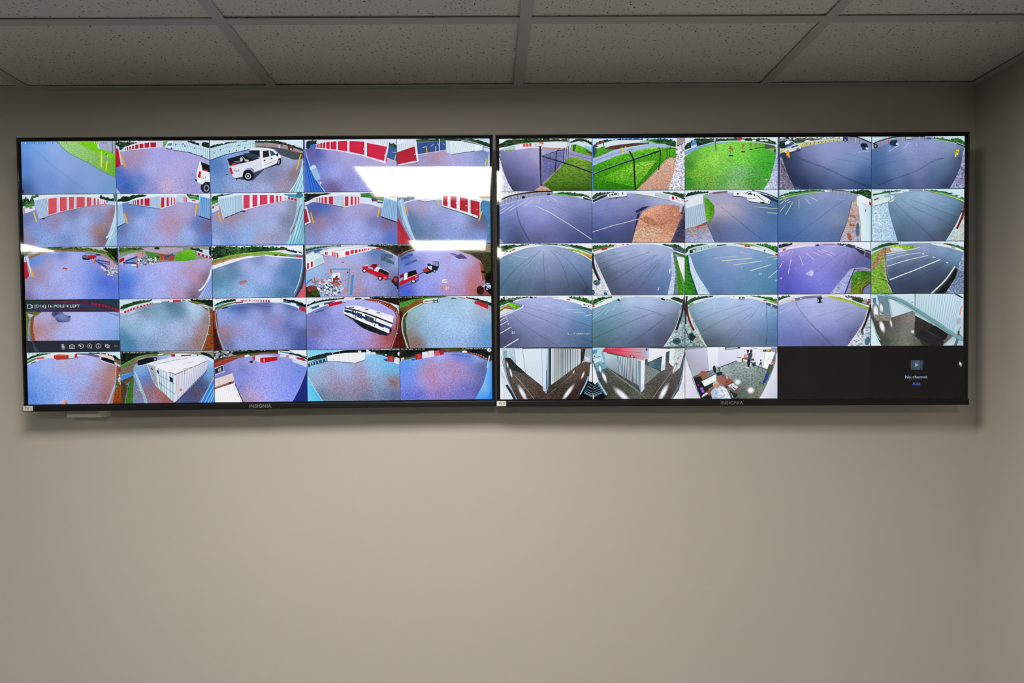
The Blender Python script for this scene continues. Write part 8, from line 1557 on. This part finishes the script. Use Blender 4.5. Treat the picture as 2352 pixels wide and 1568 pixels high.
f.p(['#a4c8d0','#9cc4cc','#84b0b8','#74a0a8','#84acb4','#98bcc4'],[(1230,62),(1440,125),(1700,255),(2070,500),(2000,520),(1560,240)]).l('#7ca4ac',46,[(1240,62),(1400,105),(1480,140),(1600,215),(1850,375),(2010,490),(2110,555),(2180,578)],3).l('#4c747c',7,[(1240,84),(1400,128),(1480,165),(1600,240),(1850,402),(2010,515),(2110,580),(2180,600)],3).l('#b8d8e0',8,[(1250,52),(1410,92),(1500,130),(1860,355),(2020,468)],3).l('#5c8890',4,[(1240,66),(1400,110),(1480,148),(1850,382),(2110,562)],3)
f.p('#dcf0f4',[(1085,330),(1100,380),(1140,520),(1205,655),(1085,655)]).l('#8cc4d4',12,[(1085,340),(1120,430),(1150,520),(1192,590)],4).p('#18201c',[(2060,48),(2100,48),(2170,90),(2160,100)]).date(1110,56,11,'#4c5c68',12).done()

f = Feed(TRV,4,0,1120,785,'storage corridor corner with white roll-up door and glossy floor')
f.b([(300,420,'#5c544c'),(280,500,'#4c3c34'),(400,450,'#685c50'),(350,600,'#443028'),(500,520,'#5c4a3e'),(600,600,'#4c3a30'),(700,640,'#544034'),(450,400,'#3c3c34'),(850,560,'#443830'),(900,450,'#4c4840'),(1000,400,'#5c4c44'),(1050,550,'#3c241c'),(950,620,'#2c1c18'),(1100,350,'#4c342c'),(1130,260,'#684c44'),(1150,500,'#2c1c18'),(760,560,'#2c2c24'),(300,330,'#54544c'),(250,250,'#5c646c'),(1050,330,'#605850')],(.4, .6,0)).fill()
f.p('#c8dcec',[(140,60),(330,60),(440,360),(340,260),(250,180),(200,175),(150,200)]).p('#8cacbc',[(180,100),(225,95),(230,165),(190,175)]).sid('#8ca8bc',[(240,100),(320,90)],[(270,190),(340,270)],4,5).p('#e0ecf8',[(320,70),(410,68),(445,360),(335,262)]).l('#6c8494',6,[(410,68),(430,250),(446,362)]).p('#2c302c',[(205,180),(270,185),(340,265),(440,355),(440,370),(330,340),(230,300)], g=(.2, .5,0))
f.p(['#eaf4fc','#e4f0fc','#d4e4f0','#dceaf4'],[(412,78),(632,72),(645,520),(446,362)]).sid('#c4d4e0',[(416,90),(446,352)],[(632,85),(644,512)],26,2).l('#a8bccc',6,[(412,78),(632,72)]).p(['#cfe0f0','#b4cce0','#8ca8c8','#6c8cb4','#b8d0e8'],[(634,72),(720,72),(712,520),(690,605),(648,560)]).p('#dce8f8',[(640,80),(690,78),(680,560),(650,550)]).l('#4c607c',8,[(688,330),(690,604)]).p('#bcd0e8',[(648,515),(690,550),(690,605),(650,565)])
f.p(['#3c4c5c','#6c8498','#dce4ec','#e4ecf0','#a8b4bc','#4c5c6c'],[(715,72),(900,72),(1092,78),(1090,245),(900,385),(715,522)]).sid('#2c3c48',[(725,72),(800,72),(900,75),(1080,80)],[(725,515),(800,462),(900,390),(1080,258)],22,7).sid('#e8f0f4',[(745,72),(800,72),(900,75),(1080,80)],[(745,500),(800,462),(900,390),(1080,258)],22,5, .3).l('#1c2024',10,[(1100,72),(1098,240)])
f.p('#9cb0c0',[(1105,75),(1225,75),(1225,240),(1150,230),(1110,240)]).p('#d0dce8',[(1140,160),(1200,165),(1200,230),(1150,225)]).p('#3c2c28',[(1110,75),(1150,75),(1125,215),(1098,240)]).l('#5c707c',6,[(1150,160),(1195,180)])
for x, y, rx, ry, r in ((410,600,26,105,-28),(945,590,24,110,36),(272,360,12,55,-14),(1118,385,12,46,22),(232,262,9,38,-12),(1010,350,7,22,20)):
    f.glow('#f4f4ff', x, y, rx, ry, r)
f.e('#d83c3c',224,236,6,7).e('#d85c5c',1136,350,5,5).l('#c8c4c0',3,[(300,370),(430,520),(550,675)],3).l('#a09c94',3,[(730,600),(880,480),(1000,370)],3).d(1.3,6,[(620,590),(800,540),(1000,380)])
f.p('#eef2fa',[(142,70),(160,75),(195,300),(240,470),(350,680),(142,680)]).sid('#a8b8cc',[(150,300),(200,420)],[(190,678),(320,678)],5,4).p('#283440',[(208,505),(235,495),(350,680),(310,680)], g=(.2, .3,0)).l('#8cacc4',12,[(185,100),(205,300),(250,480),(340,672)],5).l('#3c4c58',5,[(160,160),(195,330),(242,470)],4)
f.p('#0c1014',[(1090,600),(1185,455),(1230,480),(1230,680),(1060,680)]).l('#8cc0e0',16,[(1185,400),(1150,490),(1088,612)],3).sid('#8cb4cc',[(1190,470),(1150,560),(1130,600)],[(1230,500),(1230,600),(1230,650)],6,5).p('#f0f2f8',[(1225,260),(1235,250),(1235,470),(1185,455)]).p('#e8ecf4',[(1205,260),(1232,240),(1232,465),(1188,452)]).date(180,82,11,'#8494a4',13).done()

f = Feed(TRV,4,1,1120,785,'storage corridor with a pinkish hood and corrugated wall')
f.b([(1300,330,'#4c646c'),(1350,450,'#44483c'),(1450,400,'#5c5c50'),(1500,500,'#484c3c'),(1400,560,'#383c30'),(1550,600,'#505448'),(1650,560,'#4c5044'),(1750,620,'#5c6458'),(1600,480,'#4c5044'),(1950,400,'#545850'),(1900,500,'#504840'),(2050,450,'#4c443c'),(2000,600,'#443a30'),(2150,330,'#68605c'),(2120,620,'#382a24'),(1850,620,'#585448'),(1750,520,'#3c4034'),(2200,420,'#4c4848'),(1300,600,'#181c18')],(.4, .6,0)).fill()
f.p('#b8dce8',[(1230,60),(1400,60),(1395,270),(1330,240),(1262,250),(1235,200)]).p('#d4ecf4',[(1240,190),(1320,165),(1335,215),(1255,250)]).l('#3c6474',6,[(1235,190),(1325,165)]).l('#3c6474',5,[(1258,252),(1340,218)]).p('#6ca8bc',[(1250,245),(1380,230),(1400,300),(1290,340)], g=(.2, .4,0)).p('#8cb4c4',[(1330,110),(1365,120),(1395,280),(1380,270)]).e('#28343c',1255,165,10,8)
f.p(['#cfe0ec','#b4c8d8','#c8d8e4','#7c94a8','#4c5c6c','#9cacb8'],[(1365,125),(1540,160),(1845,210),(1835,560),(1770,515),(1400,290)]).sid('#3c4c5c',[(1520,165),(1650,180),(1760,205)],[(1540,370),(1660,440),(1765,505)],14,6).sid('#eef4f8',[(1530,165),(1660,182),(1770,208)],[(1550,376),(1670,446),(1772,510)],14,4).l('#a8b4b4',4,[(1400,300),(1560,420),(1780,580)],3)
f.p('#eef2f8',[(1785,200),(1850,205),(1840,555),(1800,520)]).p('#7c98ac',[(1765,215),(1800,215),(1800,590),(1770,500)]).p('#d4e0ec',[(1800,520),(1838,500),(1838,555),(1800,595)])
f.p(['#e8344c','#f0506c','#d88ca4','#b0b4cc','#b8bccc','#cca0ac','#e03450','#c82440'],[(1380,60),(1560,62),(1740,62),(1880,62),(1890,190),(1830,215),(1550,145),(1340,110)]).p(['#7c3448','#e83850','#f04c64','#e88c9c','#c89cb0','#e0405c'],[(1345,108),(1420,100),(1560,108),(1800,150),(1890,190),(1570,145)]).l('#8c5064',5,[(1400,90),(1600,105),(1800,125)],3).p('#302830',[(1668,150),(1720,162),(1730,185),(1675,172)]).p('#f4d4dc',[(1680,160),(1712,166),(1716,176),(1684,170)]).e('#403038',1458,128,6,5).e('#403038',1746,178,5,5).p('#4c9cc0',[(1230,90),(1290,85),(1280,130),(1235,140)])
f.p(['#f4f6fa','#eef2f8','#e4ecf0','#eceff4'],[(1880,70),(2200,80),(2060,160),(1880,235)]).p('#f0f2f6',[(1885,190),(2100,110),(2085,320),(2035,340),(2050,170),(1885,235)]).p('#b8c4dc',[(1845,70),(1895,72),(1895,200),(1870,180)]).e('#3c4c54',1866,86,12,18)
f.p('#2c4854',[(1890,235),(2045,165),(2035,345),(1900,280)]).sid('#5c808c',[(1895,240),(1900,275)],[(2045,180),(2035,330)],9,5).p('#7c8884',[(1850,265),(1900,280),(2030,345),(1850,500)], g=(.3, .4,0)).p('#c8d8e4',[(2040,300),(2090,220),(2085,310),(2040,345)]).p('#2c4048',[(2095,120),(2140,100),(2130,235),(2090,220)]).sid('#5c8090',[(2097,130),(2092,215)],[(2138,112),(2130,225)],6,4).p('#e8eef2',[(2140,75),(2230,75),(2190,300),(2130,240)]).p('#c8d4dc',[(2200,75),(2318,70),(2310,120),(2260,300),(2190,360),(2180,200)], g=(0, .4,0))
for x, y, rx, ry, r in ((2068,590,30,110,28),(1580,620,34,120,-48),(1370,410,20,70,-22),(2195,310,14,60,18),(1320,310,16,48,-10),(2238,215,8,44,12)):
    f.glow('#f8f8ff', x, y, rx, ry, r)
f.l('#d0ccc4',3,[(1935,665),(2050,500),(2160,350)],3).l('#b8b8b0',3,[(1500,390),(1700,530),(1860,660)],3).e('#e86c6c',2240,195,5,8)
f.p('#0c1014',[(1235,480),(1300,470),(1410,620),(1350,680),(1235,680)]).l('#a8d0e8',18,[(1250,300),(1300,460),(1400,620)],4).l('#4c84b0',8,[(1235,320),(1290,480),(1385,625)],4).p('#f0f0f6',[(1235,230),(1300,460),(1260,495),(1235,470)]).sid('#7ca0b4',[(1235,520),(1235,600),(1235,650)],[(1300,480),(1330,560),(1350,600)],6,6).p('#e8ecf4',[(1235,590),(1252,672),(1235,672)])
f.p('#f2f4fa',[(2318,180),(2318,680),(2170,680),(2250,560),(2290,420)]).sid('#a8b4c4',[(2300,450),(2316,500)],[(2200,675),(2300,675)],4,4).l('#3c4858',16,[(2300,190),(2280,350),(2235,500),(2145,672)],5).l('#a8b8c8',8,[(2310,180),(2292,350),(2250,500),(2160,676)],5).p('#6c7888',[(2260,470),(2285,475),(2180,640),(2165,640)], g=(.2, .3,0)).date(1255,76,11,'#f4f8ff',13).done()

f = Feed(TRV,4,2,1560,785,'office seen from a corner with people, desks and a tripod')
f.b([(300,380,'#60706c'),(600,280,'#7c8c8c'),(750,300,'#a0b0b0'),(650,360,'#808c88'),(850,380,'#98a4a0'),(900,320,'#84948c'),(750,440,'#6c7c74'),(850,480,'#748078'),(950,430,'#687870'),(750,560,'#54645c'),(900,560,'#5c6858'),(850,640,'#646858'),(700,620,'#3c4438'),(980,500,'#7c8878'),(550,300,'#b0c0bc'),(920,630,'#747460'),(600,330,'#94a09c')],(.3, .6,0)).fill()
f.p(['#b8bcd8','#d0d4e8','#b8b8cc','#a8a8b8','#b4b4cc'],[(70,90),(340,60),(355,340),(165,415),(75,130)]).p(['#f0f4fc','#f8fafe','#e4e8f8','#dce0f4'],[(325,60),(455,58),(465,295),(352,340)]).l('#a8acc4',4,[(325,60),(352,340)]).p(['#e4e6f8','#eceefc','#f0f2fe','#d8dcf0','#d0d4ec'],[(455,58),(720,55),(735,200),(675,222),(465,300)]).p(['#eef0fc','#f4f6fe','#f0f4fc','#e0e4f4'],[(720,55),(1160,55),(1050,325),(735,205)]).p('#f8fafe',[(1020,80),(1130,100),(1035,320),(1000,300)]).l('#b8c0d4',4,[(1020,80),(985,300)]).p('#8c94a0',[(1080,58),(1160,60),(1150,130),(1085,100)]).l('#5c6874',5,[(1140,100),(1115,250)])
f.l('#1c2024',9,[(160,415),(240,380),(350,340)]).l('#1c2024',9,[(465,300),(580,258),(690,215)]).l('#30383c',8,[(890,268),(960,295),(1040,325)])
f.p('#2c3c4c',[(540,58),(720,56),(720,75),(545,92)]).p('#a8c8d4',[(555,66),(690,58),(690,72),(558,86)], g=(.6,0,0)).l('#30404c',5,[(840,65),(920,78)]).p('#14161c',[(988,88),(1030,86),(1030,112),(988,112)]).p('#14161c',[(1038,86),(1080,86),(1080,112),(1038,112)]).e('#c86c70',1008,100,10,6).e('#d8cc2c',1056,98,12,8)
f.p('#e8ecf2',[(678,175),(720,165),(735,175),(732,235),(680,225)]).p('#8c949c',[(678,175),(735,178),(733,192),(678,188)]).p('#9c6048',[(740,185),(800,178),(905,208),(895,225),(850,218),(745,200)]).l('#2c3038',8,[(745,200),(745,240)]).p('#3c5c9c',[(840,225),(865,230),(862,280),(838,270)]).p('#c8d0d8',[(835,240),(855,245),(852,290),(836,280)]).e('#e0885c',778,162,16,20).e('#2c343c',868,200,12,10).p('#d8dce4',[(880,195),(905,200),(905,245),(885,255)]).p('#30383c',[(862,240),(905,235),(900,280),(868,285)])
# standing photographer
f.p('#16181c',[(805,200),(840,200),(838,230),(826,300),(808,296),(802,235)]).p('#3c4c58',[(818,130),(845,118),(862,125),(865,150),(850,195),(842,210),(806,206),(808,165)]).e('#3c2c28',848,104,16,20).l('#3c4c58',14,[(822,135),(800,148)]).l('#c89478',8,[(804,145),(806,115)]).p('#1c1c24',[(795,90),(815,86),(826,98),(820,122),(805,124)]).e('#e4e4ec',804,300,18,8)
for pts in ([(962,225),(965,300)],[(962,240),(912,360)],[(962,240),(985,355)],[(962,240),(935,280)]):
    f.l('#2c3038',5, pts)
f.e('#14181c',962,215,9,9).p('#40403c',[(950,240),(972,235),(975,265),(948,268)])
# person by the right wall
f.p('#5c4030',[(965,480),(1010,490),(1000,502),(966,492)]).p('#24388c',[(1030,355),(1068,370),(1050,420),(1020,480),(985,488),(1005,430)]).p('#4c5844',[(1058,262),(1085,250),(1112,262),(1105,310),(1072,378),(1030,360),(1045,300)], g=(.2, .4,0)).e('#b87464',1112,228,16,22).e('#8c5c50',1114,215,15,12).l('#d8dce4',8,[(1075,262),(1100,255)])
# chairs and desk
f.p('#9c5c44',[(238,370),(262,338),(300,335),(322,365),(328,410),(300,425),(260,440),(240,410)]).l('#b06c54',12,[(325,378),(355,395)]).l('#c07c60',12,[(245,420),(268,445)]).p('#1c2024',[(395,300),(410,270),(428,285),(438,340),(432,372),(405,345)]).l('#1c2024',9,[(470,305),(475,345)]).p('#1c242c',[(435,360),(490,345),(522,362),(510,385),(450,400)]).l('#3c4430',10,[(460,308),(492,315)]).l('#1c2430',8,[(440,295),(468,290)])
f.p('#14161c',[(160,420),(250,400),(400,640),(390,665),(260,665)]).p('#0c0c14',[(188,465),(232,446),(310,600),(255,625)]).e('#c03c94',230,505,9,9).e('#6c54d8',266,548,20,20).e('#e078a0',266,548,10,10).e('#6c4cd8',280,578,20,19).e('#e87cb0',280,578,10,10)
f.p(['#9c5c48','#a86450','#b06c58','#8c4c3c','#8c4c3c','#a06858'],[(440,410),(530,380),(640,455),(630,470),(535,520),(460,470)]).p('#8c4838',[(320,580),(420,530),(400,610),(345,630)]).p('#5c2c24',[(535,520),(635,468),(640,500),(560,545)])
f.p('#dce8e4',[(262,460),(430,375),(440,455),(300,525)]).p('#eef6f4',[(272,464),(425,386),(433,445),(302,515)]).l('#1c3c54',8,[(262,458),(430,374)]).p('#18202c',[(300,525),(440,455),(440,465),(325,535)]).p('#20242c',[(325,530),(395,495),(400,520),(345,550)]).p('#d8dce4',[(268,632),(320,590),(345,605),(270,655)])
f.p('#c8d0d4',[(555,402),(572,400),(572,430),(560,432)]).p('#304ca0',[(505,385),(528,380),(526,408),(510,412)]).e('#6c9c74',514,374,10,10).e('#2c2024',562,470,11,9).p('#8c5040',[(560,510),(640,475),(715,530),(712,550),(655,592),(640,580)]).p('#dce4ec',[(572,512),(636,482),(698,530),(652,570)]).l('#28388c',10,[(632,528),(668,552)]).l('#20242c',8,[(612,510),(628,520)]).l('#20242c',5,[(598,520),(640,560)]).l('#c83040',7,[(590,495),(610,485)])
# seated person seen from behind
f.p(['#b8cce4','#c8d8ec','#e4ecf6','#f0f4fc','#dce4f4','#b0c4e0','#9cb4d4'],[(400,550),(460,530),(520,520),(570,570),(610,665),(390,665),(372,590)], g=(.1, .5,0)).l('#8ca8d0',5,[(430,560),(460,660)]).l('#8ca8d0',5,[(500,545),(540,640)]).e('#c89078',436,510,34,36).e('#c8bca8',432,490,34,28, g=(.2, .5,0)).e('#c88c70',440,505,24,20).l('#f0f4f8',8,[(470,515),(495,530)]).p('#20242c',[(600,570),(700,620),(650,665),(615,665)]).l('#b8d0dc',8,[(612,600),(638,660)])
f.glow('#ffffff',845,568,42,40).glow('#eef4f4',690,470,40,36)
f.p(['#e8eaf6','#d4d8ea','#c4c8e0','#e4e6f4','#e4e6f4','#e8eaf6','#e8eaf6'],[(1140,150),(1160,110),(1160,665),(945,665),(1012,545),(1078,395),(1128,260)]).l('#8ca0a0',5,[(1138,170),(1126,262),(1076,395),(1012,542),(945,662)],3).p(['#e8ecf8','#d8d4e8','#e4e0f0'],[(70,150),(250,660),(70,660)]).l('#3c4450',6,[(150,410),(200,540),(255,660)],4).l('#a8b0bc',4,[(70,160),(250,655)],3)
f.date(82,72,11,'#8c94a4',12).t('23 OFFICE',984,72,14,'#f0f4fa',13.8,'#5c6474').done()

f = Feed(TRV,4,3,1560,785,'empty black camera cell')
f.p('#0a0a0b',[(1150,40),(2270,40),(2270,680),(1150,680)], g=(.05, .05,0)).l('#2c3038',3,[(2254,50),(2256,665)]).done()

f = Feed(TRV,4,4,1790,785,'empty black camera cell reading No channel, Add')
f.p('#060608',[(1070,35),(2190,35),(2190,680),(1070,680)], g=(.05, .05,0))
f.p('#3f5268',[(1560,215),(1697,215),(1697,325),(1560,325)]).sid('#060608',[(1568,215),(1568,325)],[(1588,215),(1588,325)],5,11).sid('#060608',[(1666,215),(1666,325)],[(1686,215),(1686,325)],5,11).p('#3f5268',[(1560,215),(1574,215),(1574,325),(1560,325)]).p('#3f5268',[(1684,215),(1697,215),(1697,325),(1684,325)]).p('#8fb4dc',[(1610,246),(1648,270),(1610,294)])
f.tp('No channel.',1490,428,272,36,'#a8c4e4').tp('Add',1580,510,90,36,'#3a74f0')
f.p('#e4e4ec',[(2132,228),(2166,264),(2150,266),(2160,286),(2150,288),(2142,268),(2132,276)])
f.done()

# ------------------------------------------------------------------ small white box on the wall below the left television
M_PLATE = material('white_box_plastic', (.80, .81, .78), .4, .4)
M_SLOT = material('dark_slot', (.03, .03, .03), .6, .2)
unit = empty('outlet_box', (-.9868, 0, 1.628))
tag(unit, 'white plastic outlet box peeking out under the left television', 'outlet box')
box('housing', -.0415, .0415, -.047, -.0006, 0, .115, M_PLATE, unit, .0025, 3)
cover = box('cover', -.0375, .0375, -.0495, -.0472, .006, .109, M_PLATE, unit, .001, 2)
for z in (.038, .077):
    obj('slot', [(x + dx, -.0497, z + dz) for x in (-.0065, .0065) for dx, dz in ((-.001, -.002), (.001, -.002), (.001, .006), (-.001, .006))],
        [(0, 1, 2, 3), (4, 5, 6, 7)], M_SLOT, cover)
